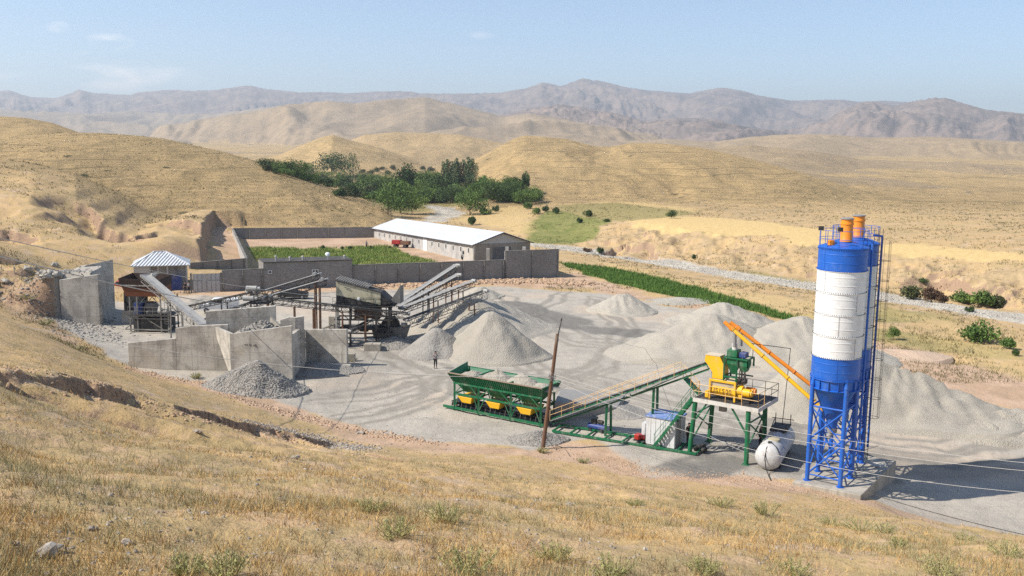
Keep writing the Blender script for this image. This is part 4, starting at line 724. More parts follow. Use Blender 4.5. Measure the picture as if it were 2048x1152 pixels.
m.build('panel_joints', GREY, cb); m = MB(); m.box((cw+.004,.3,.1), (cw+.05,1.1,2.), cf); dr = m.build('door', GREY, cb); m = MB(); m.box((cw+.052,.95,1.), (cw+.09,1.02,1.1), cf); m.build('handle', DARK, dr)
m = MB(); m.box((-.45,.2,.3), (-.02,.9,1.5), cf); m.build('air_conditioner', paint('cabin_panel', None), cb)
m = MB(); q = G(1280,884); qf = frame(q, e1); m.box((-.45,-.3,.12), (.45,.3,.2), qf); gn0 = thing('generator', 'small red generator beside the white control cabin', 'generator', q); m.build('skid', DARK, gn0); m = MB(); m.box((-.4,-.26,.2), (.1,.26,.62), qf); m.build('engine', RED, gn0, bev=.04); m = MB(); m.tube(qf((.1,0,.42)), qf((.42,0,.42)), .19, n=14); m.build('alternator', RED, gn0, smooth=True)
q = G(1194,862); qf = frame(q, M1); gn0 = thing('compressor', 'small blue compressor lying on the rails under the sloping conveyor', 'compressor', q); m = MB(); m.tube(qf((-.75,0,.35)), qf((.75,0,.35)), .24, n=16); m.build('air_receiver', BLUEM, gn0, smooth=True); m = MB(); m.box((-.5,-.15,.55), (-.05,.15,.95), qf); m.tube(qf((.1,0,.78)), qf((.55,0,.78)), .17, n=12); m.build('motor', DARK, gn0, bev=.02)
for s_ in (-1, 1):
    m = MB(); m.tube(qf((.5*s_,-.28,.12)), qf((.5*s_,-.2,.12)), .12, n=12); m.build('wheel', BLACK, gn0, smooth=True)
q = G(1400,902); m = MB(); 
for k in range(7): a = random.uniform(0, 6); m.lathe(q+V(math.cos(a)*.35, math.sin(a)*.25, .12+.08*k*.4), [(.05,-.15),(.22,-.08),(.2,.1),(.05,.16)], 8, (math.cos(a*2), math.sin(a*3), .4))
tag(m.build('scrap_heap', BLACK, loc=q), 'heap of black hose and scrap at the foot of the left tower leg', 'scrap')

# ------------------------------------------------------------------ green aggregate batcher
B0, B1 = G(909,818), G(1081,852); BX = (B1-B0); BL = BX.length; BX.normalize(); bf = frame(B0, BX); BW = 2.1; RZ = 3.2
bt = thing('batching_machine', 'long green aggregate batcher with corrugated sides and yellow gates', 'batching plant', bf((BL/2,BW/2,0)))
lx = [0, BL*.29, BL*.665, BL]
for x in lx:
    for y in (0, BW): m = MB(); m.bar(bf((x,y,-.1)), bf((x,y,2.3)), .17); m.build('leg', GREEN, bt)
m = MB()
for z in (.12, 1.38, 2.32):
    m.bar(bf((-.1,0,z)), bf((BL+.1,0,z)), .12, .15) if z != .12 else m.bar(bf((-1.2,0,z)), bf((BL+.3,0,z)), .12, .2)
    m.bar(bf((-.1,BW,z)), bf((BL+.1,BW,z)), .12, .15)
for y in (0.001, BW-.001):
    for a, b in zip(lx[:-1], lx[1:]):
        c = (a+b)/2; w_ = (b-a)
        m.bar(bf((a+w_*.30,y,2.25)), bf((a+.1+w_*.0,y,.3)) if False else bf((a+w_*.42,y,1.42)), .05); m.bar(bf((b-w_*.02,y,2.2)), bf((b-w_*.35,y,1.42)), .06) if False else None
        m.bar(bf((a+.08,y,1.45)), bf((a+w_*.33,y,2.25)), .07); m.bar(bf((b-.08,y,1.45)), bf((b-w_*.33,y,2.25)), .07); m.bar(bf((b-.08,y,.3)), bf((b-w_*.18,y,1.3)), .06); m.bar(bf((a+.08,y,.3)), bf((a+w_*.18,y,1.3)), .06)
for x in lx:
    for z in (1.38, .12): m.bar(bf((x,0,z)), bf((x,BW,z)), .1)
m.build('bracing', GREEN, bt)
ov = .38; bx0, bx1 = -.45, BL+.35; by0, by1 = -ov, BW+ov; zt, zb = RZ, 2.42
def panel(m, a, b, c, d, ribs=False):   # a,b top edge, d,c bottom edge, wall with thickness
    n = (Vector(b)-Vector(a)).cross(Vector(d)-Vector(a)).normalized()*.05; m.hexa([a,b,c,d], [a+n,b+n,c+n,d+n])
T = [bf((bx0,by0,zt)), bf((bx1,by0,zt)), bf((bx1,by1,zt)), bf((bx0,by1,zt))]; Bt = [bf((bx0+.35,0,zb)), bf((bx1-.3,0,zb)), bf((bx1-.3,BW,zb)), bf((bx0+.35,BW,zb))]
m = MB(); m.hexa([Bt[0],Bt[1],Bt[1]+M2*.05,Bt[0]+M2*.05], [T[0],T[1],T[1]+M2*.05,T[0]+M2*.05]); m.hexa([Bt[3]-M2*.05,Bt[2]-M2*.05,Bt[2],Bt[3]], [T[3]-M2*.05,T[2]-M2*.05,T[2],T[3]])
m.hexa([Bt[1]-BX*.05,Bt[2]-BX*.05,Bt[2],Bt[1]], [T[1]-BX*.05,T[2]-BX*.05,T[2],T[1]]); Th = [T[3]+V(0,0,.45), T[0]+V(0,0,.0)]; m.hexa([Bt[3],Bt[0],Bt[0]+BX*.05,Bt[3]+BX*.05], [Th[0]+V(0,0,.0),T[0],T[0]+BX*.05,Th[0]+BX*.05])
nr = 44
for i in range(nr+1): a = Bt[0].lerp(Bt[1], i/nr)-M2*.03; b = T[0].lerp(T[1], i/nr)-M2*.03; m.bar(a, b, .075, .07)
for i in range(13): a = Bt[1].lerp(Bt[2], i/12)+BX*.03; b = T[1].lerp(T[2], i/12)+BX*.03; m.bar(a, b, .07, .075, up=M2)
hp = m.build('hopper_sides', GREEN, bt); m = MB(); m.bar(T[0]-M2*.03+V(0,0,.03), T[1]-M2*.03+V(0,0,.03), .14, .07); m.build('rim', paint('rim_brown', (.30,.22,.15), .7), hp); m = MB(); m.bar(T[1]+V(0,0,.03), T[2]+V(0,0,.03), .1, .07); m.bar(T[2]+V(0,0,.03), T[3]+V(0,0,.03), .1, .07); m.build('back_rim', GREEN, hp)
m = MB()
for k in range(1, 3): f = lx[k]/BL; m.bar(T[0].lerp(T[1], f)+V(0,0,.02), T[3].lerp(T[2], f)+V(0,0,.02), .1, .1)
m.build('divider', GREEN, hp)
for k, (a, b) in enumerate(zip(lx[:-1], lx[1:])):
    m = MB(); x0, x1 = a+.04, b-.04; c = (x0+x1)/2; m.hexa([bf((c-.55,.45,1.55)), bf((c+.55,.45,1.55)), bf((c+.55,BW-.45,1.55)), bf((c-.55,BW-.45,1.55))], [bf((x0,.06,2.40)), bf((x1,.06,2.40)), bf((x1,BW-.06,2.40)), bf((x0,BW-.06,2.40))]); m.build('storage_bin', GREEN, bt)
    m = MB(); c += .0; m.hexa([bf((c-.45,-.02,.72)), bf((c+.45,-.02,.72)), bf((c+.45,BW-.3,.72)), bf((c-.45,BW-.3,.72))], [bf((c-.85,-.12,1.24)), bf((c+.62,-.12,1.24)), bf((c+.62,BW-.1,1.24)), bf((c-.85,BW-.1,1.24))]); m.build('weighing_gate', YEL if k != 1 else YEL, bt, bev=.015)
m = MB(); m.box((-.6,.35,.50), (BL+.5,BW-.35,.58), bf); m.box((-.6,.35,.33), (BL+.5,BW-.35,.36), bf); be = m.build('belt', BLACK, bt)
m = MB()
for i in range(20): x = -.4+i*(BL+.8)/19; m.bar(bf((x,.15,.2)), bf((x,.3,.62)), .06); m.bar(bf((x,.3,.62)), bf((x,.3,.2)), .05)
m.build('idlers', DARK, be)
def mound(name, label, cat, c, rx, ry, z0, h, mat, grp=None, ang=0., rough=.05, n=40, m_=14, dist=.5):
    vs, fs = [], []; ph = random.random()*40
    for j in range(m_+1):
        q = j/m_
        for k in range(n): a = 2*math.pi*k/n; x = q*rx*math.cos(a); y = q*ry*math.sin(a); X = c[0]+x*math.cos(ang)-y*math.sin(ang); Y = c[1]+x*math.sin(ang)+y*math.cos(ang); vs.append((X, Y, q))
    A = np.array(vs); zc = z0+h*(1-A[:,2])**.9+fbm(A[:,0]*2.+ph, A[:,1]*2., 4)*rough*3*np.clip((1-A[:,2])*4, 0, 1)
    for j in range(m_):
        for k in range(n): fs.append((j*n+k, j*n+(k+1)%n, (j+1)*n+(k+1)%n, (j+1)*n+k))
    mb = MB(); mb.v = [Vector((a, b, d)) for (a, b, q), d in zip(vs, zc)]; mb.f = fs; o = mb.build(name, mat, None, smooth=True, loc=V(c[0], c[1], z0)); return tag(o, label, cat, grp)
m = MB(); m.box((.1,.0,2.5), (BL-.1,BW,2.92), bf); 
for k, (f, h, lb) in enumerate(((.14,.5,'low grey gravel heap in the left bin of the green batcher'), (.43,.95,'grey gravel heap in the middle bin of the green batcher'), (.72,1.0,'tallest gravel heap near the right bin of the green batcher'), (.93,.4,'flat remains of gravel in the right end of the green batcher'))):
    p = bf((BL*f,BW/2,0)); mound('aggregate_load', lb, 'gravel', p, 1.75 if k else 1.3, 1.3, 2.85, h, GRAV, 'gravel heaps in the batcher bins', math.atan2(BX.y, BX.x))
m.build('bin_fill', GRAV, bt)

# ------------------------------------------------------------------ belt conveyors (a shared builder)
def conveyor(label, a, b, w=.8, th=.45, belt=BLACK, fmat=DARK, legs=(), group=None, motor=True, rails=None, name='belt_conveyor', cell=.9, cargo=None, legr=.07, lattice=True, skirt=None, mcol=None):
    a, b = Vector(a), Vector(b); d = (b-a); L = d.length; d.normalize(); s = V(0,0,1).cross(d).normalized(); u = d.cross(s).normalized(); base = V((a.x+b.x)/2, (a.y+b.y)/2, 0)
    t = thing(name, label, 'conveyor', base, group); P = lambda x, y, z: a+d*x+s*y+u*z
    m = MB()
    for y in (-w/2-.04, w/2+.04):
        m.bar(P(0,y,0), P(L,y,0), .08, .10, up=u)
        if lattice:
            m.bar(P(.2,y,-th), P(L-.3,y,-th), .06, .07, up=u); n = max(2, int(L/cell))
            for i in range(n+1): x = .2+(L-.5)*i/n; m.bar(P(x,y,0), P(x,y,-th), .05)
            for i in range(n): x = .2+(L-.5)*i/n; x2 = .2+(L-.5)*(i+1)/n; m.bar(P(x,y,-th*(i%2)), P(x2,y,-th*((i+1)%2)), .04)
    n = max(2, int(L/1.2))
    for i in range(n+1): x = .2+(L-.4)*i/n; m.bar(P(x,-w/2,-.06), P(x,w/2,-.06), .06); 
    m.build('frame', fmat, t)
    m = MB(); tr = .10
    m.add([P(0,-w/2,.13),P(0,0,.06),P(0,w/2,.13),P(L,-w/2,.13),P(L,0,.06),P(L,w/2,.13),P(0,-w/2,.10),P(0,0,.03),P(0,w/2,.10),P(L,-w/2,.10),P(L,0,.03),P(L,w/2,.10)], [(0,1,4,3),(1,2,5,4),(6,9,10,7),(7,10,11,8),(0,3,9,6),(2,8,11,5),(0,6,7,1),(1,7,8,2),(3,4,10,9),(4,5,11,10)])
    bl = m.build('belt', belt, t)
    if cargo:
        m = MB(); m.add([P(0,-w*.3,.125),P(0,0,.2),P(0,w*.3,.125),P(L,-w*.3,.125),P(L,0,.2),P(L,w*.3,.125)], [(0,1,4,3),(1,2,5,4),(0,3,5,2),(0,2,1),(3,4,5)]); m.build('load', cargo, bl)
    m = MB(); m.tube(P(L,-w/2-.02,0), P(L,w/2+.02,0), .17, n=16); m.build('head_drum', GREY, t, smooth=True); m = MB(); m.tube(P(0,-w/2-.02,0), P(0,w/2+.02,0), .15, n=14); m.build('tail_drum', GREY, t, smooth=True)
    if motor:
        m = MB(); m.tube(P(L-.5,-w/2-.55,.25), P(L-.5,-w/2+.1,.25), .19, n=12); m.box((L-.8,-w/2-.3,.05), (L-.25,-w/2+.02,.32), lambda q: P(*q)); m.build('motor', mcol or paint('pale_motor', (.42,.40,.36), .7, dirt=.4), t, smooth=False)
    if skirt:
        m = MB()
        for y in (-w/2+.02, w/2-.02): m.bar(P(L*skirt[0],y,.3), P(L*skirt[1],y,.3), .03, .35, up=u)
        m.build('skirt', GREY, t)
    for k, (f, sp, mt) in enumerate(legs):
        for y in (-w/2-.03, w/2+.03):
            p = P(L*f,y,-th*lattice); g = hz1(p.x, p.y) if p.z > .3 else 0; g = min(g, p.z-.2); q = V(p.x, p.y, g-.1)+s*(sp if y > 0 else -sp); m = MB(); m.bar(q, p, legr*2); m.build('leg', mt, t)
    if rails:
        m = MB(); f0, f1 = rails
        for y in (-w/2-.4, w/2+.4):
            n = int((f1-f0)*L/1.1)
            for i in range(n+1): x = L*(f0+(f1-f0)*i/n); p = P(x,y,-.05); m.tube(p, p+V(0,0,.85), .019, n=5)
            for i in range(n): x = L*(f0+(f1-f0)*i/n); x2 = L*(f0+(f1-f0)*(i+1)/n)
            for h in (.85, .45): m.tube(P(L*f0,y,-.05)+V(0,0,h), P(L*f1,y,-.05)+V(0,0,h), .019, n=5)
        m.build('railing', YEL2, t); m = MB()
        for y0, y1 in ((-w/2-.42,-w/2-.1), (w/2+.1,w/2+.42)): m.box((L*f0,y0,-.12), (L*f1,y1,-.07), lambda q: P(*q))
        m.build('walkway', GREY, t)
    return t
CA = bf((BL+.35,BW*.5,.42)); CB = D(1424,724,67.4)
conveyor('long green conveyor with yellow handrails climbing from the batcher to the mixer', CA, CB, .75, .42, BLACK, GREEN, [(.37,.15,GREEN),(.66,.2,GREEN)], rails=(.02,.80), motor=False, cell=30, legr=.09)
m = MB(); m.tube(CB+V(.25,0,-.1), CB+V(.35,0,-1.7), .33, .24, n=14); tag(m.build('transfer_chute', TEAL, loc=CB, smooth=True), 'dusty teal chute hanging at the head of the long green conveyor', 'chute')
m = MB(); a0, a1 = G(1105,862,.08), G(1392,908,.08); e = (a1-a0).normalized(); n_ = V(-e.y,e.x,0)
for o_ in (0, 1.9): m.bar(a0+n_*o_, a1+n_*o_, .14, .16)
for i in range(9): p = a0.lerp(a1, i/8); m.bar(p, p+n_*1.9, .12, .12)
tag(m.build('base_frame', GREEN, loc=(a0+a1)/2), 'long green skid frame of rails lying on the ground by the cabin', 'frame')
m = MB(); a, b = fm((X0,MD*.35,DZ)), CA.lerp(CB, .84)
m.hexa([a-M2*.4-V(0,0,.1), b-M2*.1-V(0,0,.55), b+M2*.7-V(0,0,.55), a+M2*.4-V(0,0,.1)], [a-M2*.4, b-M2*.1-V(0,0,.45), b+M2*.7-V(0,0,.45), a+M2*.4]); wk = m.build('gangway', GREEN, tw); m = MB(); rail(m, [a-M2*.4, b-M2*.1-V(0,0,.45)], 1.0); m.build('gangway_rail', YEL2, wk)
# ramp wall behind the conveyor foot
q0, q1, q2, q3 = G(1108,842), G(1236,826), G(1250,800), G(1120,812); m = MB(); m.hexa([q0-V(0,0,.2), q1-V(0,0,.2), q2-V(0,0,.2), q3-V(0,0,.2)], [q0+V(0,0,1.6), q1+V(0,0,.5), q2+V(0,0,.5), q3+V(0,0,1.6)]); tag(m.build('loading_ramp', paint('ramp_earth', (.33,.31,.28), .95, dirt=.3), loc=q0, bev=.08), 'low grey loading ramp in shade behind the foot of the green conveyor', 'ramp')

# ------------------------------------------------------------------ cast concrete walls of the stone hopper
def slab_wall(name, label, pts, thick, mat=CONC, cat='wall', group='cast concrete walls', base=-.4, step=None, bev=.02):
    """pts: (x, y, top z) along the front face; thickness goes to the back (left of the run)"""
    m = MB()
    for (ax, ay, az), (bx, by, bz) in zip(pts[:-1], pts[1:]):
        d = V(bx-ax, by-ay, 0).normalized(); n = V(-d.y, d.x, 0)*thick; a, b = V(ax,ay,0), V(bx,by,0)
        m.hexa([a+V(0,0,base), b+V(0,0,base), b+n+V(0,0,base), a+n+V(0,0,base)], [a+V(0,0,az), b+V(0,0,bz), b+n+V(0,0,bz), a+n+V(0,0,az)])
    return tag(m.build(name, mat, loc=V(pts[0][0], pts[0][1], 0), bev=bev), label, cat, group)
def topz(px, py, d): return D(px, py, d).z
wa = G(258,737); wd = 93.2
w0 = V(wa.x, wa.y, 0); w2 = V(G(443,750).x, 91.2, 0)
def on(a, b, px):  # point of the ground line a-b seen in the column px
    lo, hi = 0., 1.
    for _ in range(40):
        m_ = (lo+hi)/2; p = a.lerp(b, m_); q = CAMR.transposed()@(p+V(0,0,2)-V(0,0,H)); x = 1024+F*q.x/-q.z
        if x < px: lo = m_
        else: hi = m_
    return a.lerp(b, lo)
w1 = on(w0, w2, 352)
slab_wall('retaining_wall', 'long stepped concrete wing wall left of the stone hopper', [(w0.x,w0.y,topz(258,686,w0.y)), (w1.x,w1.y,topz(351,677,w1.y))], .4)
w1b = w1.lerp(w2, .004)
slab_wall('retaining_wall', 'taller curved-top concrete wall joining the left side of the stone hopper', [(w1b.x,w1b.y,topz(351,657,w1b.y)), (w1.lerp(w2,.3).x,w1.lerp(w2,.3).y,topz(380,652,w1.lerp(w2,.3).y)), (w2.x,w2.y,topz(430,649,w2.y))], .4)
h0, h1 = G(462,753), G(585,757); hz_ = topz(459,667,h0.y); hb = G(425,652,hz_); hb2 = V(h1.x+.6, hb.y+.3, 0)
m = MB(); hd = hb.y-h0.y
m.prism([V(h0.x,h0.y,-.6), V(h0.x,h0.y,hz_), V(hb.x,hb.y,hz_), V(h0.x-.35,h0.y+1.2,-.6)], V(.4,0,0)); hh_ = thing('stone_hopper', 'massive concrete feed hopper full of grey crushed stone', 'hopper', h0); m.build('left_wall', CONC, hh_)
m = MB(); d = (h1-h0); m.hexa([V(h0.x+.402,h0.y-.003,-.6), V(h1.x,h1.y,-.6), V(h1.x,h1.y+.4,-.6), V(h0.x+.402,h0.y+.4,-.6)], [V(h0.x+.402,h0.y-.003,hz_), V(h1.x,h1.y,topz(584,652,h1.y)), V(h1.x,h1.y+.4,topz(584,652,h1.y)), V(h0.x+.402,h0.y+.4,hz_)]); m.build('front_wall', CONC, hh_)
m = MB(); m.hexa([V(h1.x-.4,h1.y+.403,-.6), V(h1.x,h1.y+.403,-.6), V(h1.x,hb.y,-.6), V(h1.x-.4,hb.y,-.6)], [V(h1.x-.4,h1.y+.403,hz_), V(h1.x,h1.y+.403,hz_), V(h1.x,hb.y,hz_-.1), V(h1.x-.4,hb.y,hz_-.1)]); m.build('right_wall', CONC, hh_)
m = MB(); m.prism([V(h0.x+1.0,h1.y+3.,0), V(h0.x+1.0,h1.y+3.,hz_-.5), V(h1.x-.41,h1.y+3.,hz_-.5), V(h1.x-.41,h1.y+3.,0)], V(0,2.,0)); m.build('inner_floor', CONC, hh_)
mound('stone_load', 'grey crushed stone heaped inside the concrete hopper', 'gravel', ((h0.x+h1.x)/2-.5, h0.y+2.7), 3.6, 2.9, hz_-1.0, 1.8, COARSE, None, 0., .16)
bk = hb.y+.5; p0, p1 = D(411,623,bk), D(551,612,bk+1); slab_wall('retaining_wall', 'high concrete back wall rising behind the heaped stone', [(p0.x,p0.y,p0.z), (p1.x,p1.y,p1.z)], .4)
p0, p1 = D(560,632,bk-1.2), D(608,632,bk-1.); slab_wall('retaining_wall', 'broken-topped grey concrete wall right behind the stone hopper', [(p0.x,p0.y,p0.z-.4), (p0.x+.9,p0.y,p0.z-.1), (p0.x+1.5,p0.y,p0.z-.15), (p1.x,p1.y,p1.z)], .4)
m = MB(); g0 = D(545,634,bk-.9); m.prism([V(g0.x-.5,g0.y,hz_-.6), V(g0.x-.2,g0.y,g0.z), V(g0.x+1.2,g0.y-1.,hz_+.1), V(g0.x+1.3,g0.y-1.,hz_-.6)], V(.05,.35,0)); tag(m.build('gusset_wall', CONCP, loc=g0), 'small pale triangular concrete piece behind the stone heap', 'wall', 'cast concrete walls')
r0 = V(h1.x+.003, h1.y+2.6, 0); r1 = G(612,728); r2 = G(694,733); slab_wall('retaining_wall', 'short shaded concrete wall between the hopper and the right wing', [(r0.x,r0.y+.6,topz(586,661,r0.y)), (r1.x-.01,r1.y,topz(611,659,r1.y))], .35)
slab_wall('retaining_wall', 'light concrete wing wall at the right end of the hopper group', [(r1.x,r1.y,topz(613,659,r1.y)), (r2.x,r2.y,topz(693,659,r2.y))], .4); m = MB(); m.box((r1.x+1.5,r2.y-.7,-.3), (r2.x+.5,r2.y-.02,.35)); tag(m.build('wall_footing', CONC, loc=r2, bev=.05), 'low concrete footing along the base of the right wing wall', 'footing')
# loading ramp walls
a0, a1 = G(128,640), G(197,657); zt = 6.35
A0 = V(-54.9,112.2,0); A1 = V(-50.4,112.6,0)
m = MB(); m.hexa([A0+V(0,0,-.3), A1+V(0,0,-.3), A1+V(.1,.7,-.3), A0+V(-.05,.7,-.3)], [A0+V(0,0,topz(128,560,112.2)), A1+V(0,0,topz(197,549,112.6)), A1+V(.1,.7,topz(197,549,112.6)), A0+V(-.05,.7,topz(128,560,112.2))])
tag(m.build('ramp_wall', CONC, loc=A0, bev=.03), 'tall concrete wall holding the near side of the loading ramp', 'wall', 'cast concrete walls')
B_0, B_1 = D(171,560,118.5), D(222,560,121.5); m = MB(); zl, zr = topz(171,531,118.5), topz(222,520,121.5); B_0.z = B_1.z = 0
m.hexa([B_0+V(0,0,-.3), B_1+V(0,0,-.3), B_1+V(.1,.7,-.3), B_0+V(0,.7,-.3)], [B_0+V(0,0,zl), B_1+V(0,0,zr), B_1+V(.1,.7,zr), B_0+V(0,.7,zl)]); tag(m.build('ramp_wall', CONC, loc=B_0, bev=.03), 'second tall concrete wall on the far side of the loading ramp', 'wall', 'cast concrete walls')
m = MB(); c0 = V(A1.x-.5, A1.y+.703, 0); m.hexa([c0, c0+V(.4,0,0), V(B_0.x+1.9,B_0.y-.01,0), V(B_0.x+1.5,B_0.y-.01,0)], [c0+V(0,0,5.6), c0+V(.4,0,5.6), V(B_0.x+1.9,B_0.y-.01,5.8), V(B_0.x+1.5,B_0.y-.01,5.8)]); tag(m.build('ramp_end_wall', CONC, loc=c0), 'concrete cross wall closing the ramp between the two tall walls', 'wall', 'cast concrete walls')
# ------------------------------------------------------------------ jaw crusher by the ramp
j0 = V(-47.2,115.5,0); jf = frame(j0, V(1,-.1,0)); jc = thing('jaw_crusher', 'dark jaw crusher with a large flywheel beside the ramp walls', 'crusher', j0)
m = MB(); m.box((-1.3,-1,0), (3.6,1,1.6), jf); m.build('plinth', CONC, jc, bev=.03); m = MB(); m.prism([jf((-1.1,-.7,1.6)), jf((1.2,-.7,1.6)), jf((1.2,-.7,2.6)), jf((.2,-.7,3.9)), jf((-1.1,-.7,3.9))], jf((0,.7,0))-jf((0,-.7,0))); m.build('body', DARK, jc, bev=.03)
for y in (-1.0, .75):
    m = MB(); m.lathe(jf((.1,y,3.)), [(.2,0),(.2,.04),(.85,.04),(.85,0),(1.0,0),(1.0,.24),(.85,.24),(.85,.2),(.2,.2),(.2,.24)], 28, jf((0,1,0))-jf((0,0,0))); m.build('flywheel', BLACK, jc, smooth=True)
m = MB(); m.tube(jf((1.9,-.4,2.0)), jf((3.,-.4,2.0)), .38, n=16); m.build('motor', DUST, jc, smooth=True); m = MB(); m.bar(jf((.1,-.86,3.9)), jf((2.4,-.86,2.4)), .02, .2); m.build('drive_belt', BLACK, jc)
# ------------------------------------------------------------------ secondary crusher under its brown hopper
C0 = V(G(262,662).x, G(262,662).y, 0); C1 = V(G(338,664).x, C0.y-.3, 0); cfm = frame(C0, C1-C0); CW = (C1-C0).length; cz = lambda py: topz(300, py, C0.y)
ct = thing('crusher_tower', 'steel crusher tower with a brown feed hopper on dusty scaffold legs', 'crusher', C0+V(CW/2,1.5,0))
zh0, zh1 = topz(250,592,C0.y), topz(245,556,C0.y)
m = MB(); b4 = [cfm((-.4,-.1,zh0)), cfm((CW-.7,-.1,zh0)), cfm((CW-.7,2.8,zh0)), cfm((-.4,2.8,zh0))]; t4 = [cfm((-1.0,-.5,zh1)), cfm((CW-.9,-.5,zh1-.1)), cfm((CW-.9,3.2,zh1+.1)), cfm((-1.,3.2,zh1+.2))]; 
zm_ = zh0+(zh1-zh0)*.52; m4 = [b.lerp(t_, .52) for b, t_ in zip(b4, t4)]
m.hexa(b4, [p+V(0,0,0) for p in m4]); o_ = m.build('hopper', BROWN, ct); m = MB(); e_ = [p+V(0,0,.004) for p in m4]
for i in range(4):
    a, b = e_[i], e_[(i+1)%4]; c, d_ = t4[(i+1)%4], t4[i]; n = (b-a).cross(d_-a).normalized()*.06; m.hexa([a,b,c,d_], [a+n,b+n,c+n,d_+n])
m.build('hopper_sides', paint('dark_brown_steel', (.035,.018,.012), .8, dirt=.3, dcol=(.1,.05,.03)), o_); m = MB(); m.box((-.9,-.45,zh1-.9), (CW-1.,3.,zh1-.75), cfm); m.build('stone_fill', COARSE, o_)  # upper hopper sides in a darker brown than the lower part
for x in (0, .9, CW-.9, CW):
    for y in (0, 2.7):
        m = MB(); m.bar(cfm((x,y,-.1)), cfm((x,y,zh0-.02)), .14 if y == 0 else .12); m.build('leg', DUST if y == 0 else DARK, ct)
m = MB()
for z in (1.55, 1.9): m.bar(cfm((0,-.01,z)), cfm((CW,-.01,z)), .12); m.bar(cfm((0,2.71,z)), cfm((CW,2.71,z)), .12)
m.bar(cfm((CW*.3,-.02,1.9)), cfm((CW*.85,-.02,.3)), .09); m.bar(cfm((-.4,-.6,.32)), cfm((CW+.2,-.6,.32)), .12); m.bar(cfm((-.4,-.6,.32)), cfm((0,0,.8)), .08); m.bar(cfm((CW+.2,-.6,.32)), cfm((CW+.5,0,.8)), .1)
for y in (.1, 2.6): m.bar(cfm((.1,y,2.)), cfm((CW*.4,y,zh0-.1)), .07); m.bar(cfm((CW-.1,y,2.)), cfm((CW*.6,y,zh0-.1)), .07)
m.build('bracing', DUST, ct); m = MB(); m.box((-.2,-.3,1.96), (CW+.3,2.9,2.02), cfm); m.build('work_deck', DARK, ct)
m = MB(); m.lathe(cfm((CW*.45,1.2,0)), [(.75,2.03),(.8,2.3),(.62,2.5),(.85,2.9),(.7,3.3),(.3,3.45)], 20); m.build('cone_body', DUST, ct, smooth=True); m = MB(); m.tube(cfm((CW*.72,.3,2.4)), cfm((CW*.95,.3,2.4)), .33, n=14); m.build('motor', paint('pale_motor', None), ct, smooth=True)
m = MB(); m.box((.3,.4,2.03), (1.3,1.3,3.3), cfm); m.build('control_cabinet', BLUEM, ct); m = MB(); rail(m, [cfm((-.15,-.25,2.02)), cfm((CW+.25,-.25,2.02))], .95, .02); m.build('railing', DUST, ct)
m = MB(); m.box((.2,.3,0), (CW-.2,2.4,1.45), cfm); m.build('shade_block', DARK, ct)  # dark box added to stand for the shade under the tower
for i_ in (0,):
    m = MB(); la, lb = cfm((CW-.35,-.2,1.0)), cfm((CW-.35,-.15,4.4)); 
    for s_ in (0,.4): m.bar(la+V(s_,0,0), lb+V(s_,0,0), .04)
    for k in range(11): q = la.lerp(lb, k/10.5); m.bar(q, q+V(.4,0,0), .03)
    m.build('ladder', DUST, ct)
# ------------------------------------------------------------------ the crushing plant's conveyors
CG = 'belt conveyors of the crushing plant'
conveyor('wide dusty belt sloping from behind the concrete wall up to the brown hopper', D(408,650,97), D(291,551,108), 1.15, .6, DUSTB, DUST, [(.45,.1,DUST),(.25,.05,DUST)], CG, cargo=None)
conveyor('dark conveyor rising from the brown hopper tower to the pale motors', D(372,614,110), D(512,583,104), .8, .5, BLACK, DARK, [(.55,.05,DARK)], CG)
conveyor('upper of the two pale conveyors rising to the screen box', D(508,588,105.5), D(641,548,105.5), .75, .55, DUSTB, DARK, [(.9,.05,RUST)], CG)
conveyor('lower of the two pale conveyors rising to the screen box', D(530,595,102.5), D(655,559,103), .75, .55, DUSTB, DARK, [(.85,.05,RUST)], CG)
conveyor('short lattice conveyor just behind the high back wall', D(452,622,100), D(528,597,101.2), .7, .6, BLACK, DARK, [], CG, motor=False)
conveyor('long near-level lattice conveyor running right on rusty posts', D(818,628,102.5), D(528,596,101.), .75, .55, BLACK, DARK, [(.30,.0,RUST),(.46,.0,RUST),(.66,.0,RUST),(.79,.0,RUST),(.97,.0,RUST)], CG, legr=.06)
conveyor('topmost stacking conveyor, its head in front of the block wall', D(796,607,110), D(912,531,123), .75, .55, DUSTB, DARK, [(.45,.1,DARK),(.86,.1,RUST)], CG)
conveyor('second stacking conveyor, below the topmost one', D(800,612,107.5), D(916,550,117.5), .75, .55, DUSTB, DARK, [(.5,.1,DARK),(.82,.1,RUST)], CG)
conveyor('third stacking conveyor ending over the rear sand heaps', D(802,617,105.5), D(948,562,113.5), .75, .55, DUSTB, DARK, [(.45,.1,RUST),(.8,.1,RUST)], CG)
conveyor('lowest stacking conveyor on tall slim legs over the big sand heap', D(812,640,103.5), D(972,582,111.5), .8, .85, BLACK, DUST, [(.80,.35,RUST)], CG, legr=.08)
conveyor('short pale feeder belt left of the stacking conveyors', D(700,662,101), D(742,640,103), .6, .35, BLACK, DARK, [], CG, motor=False)
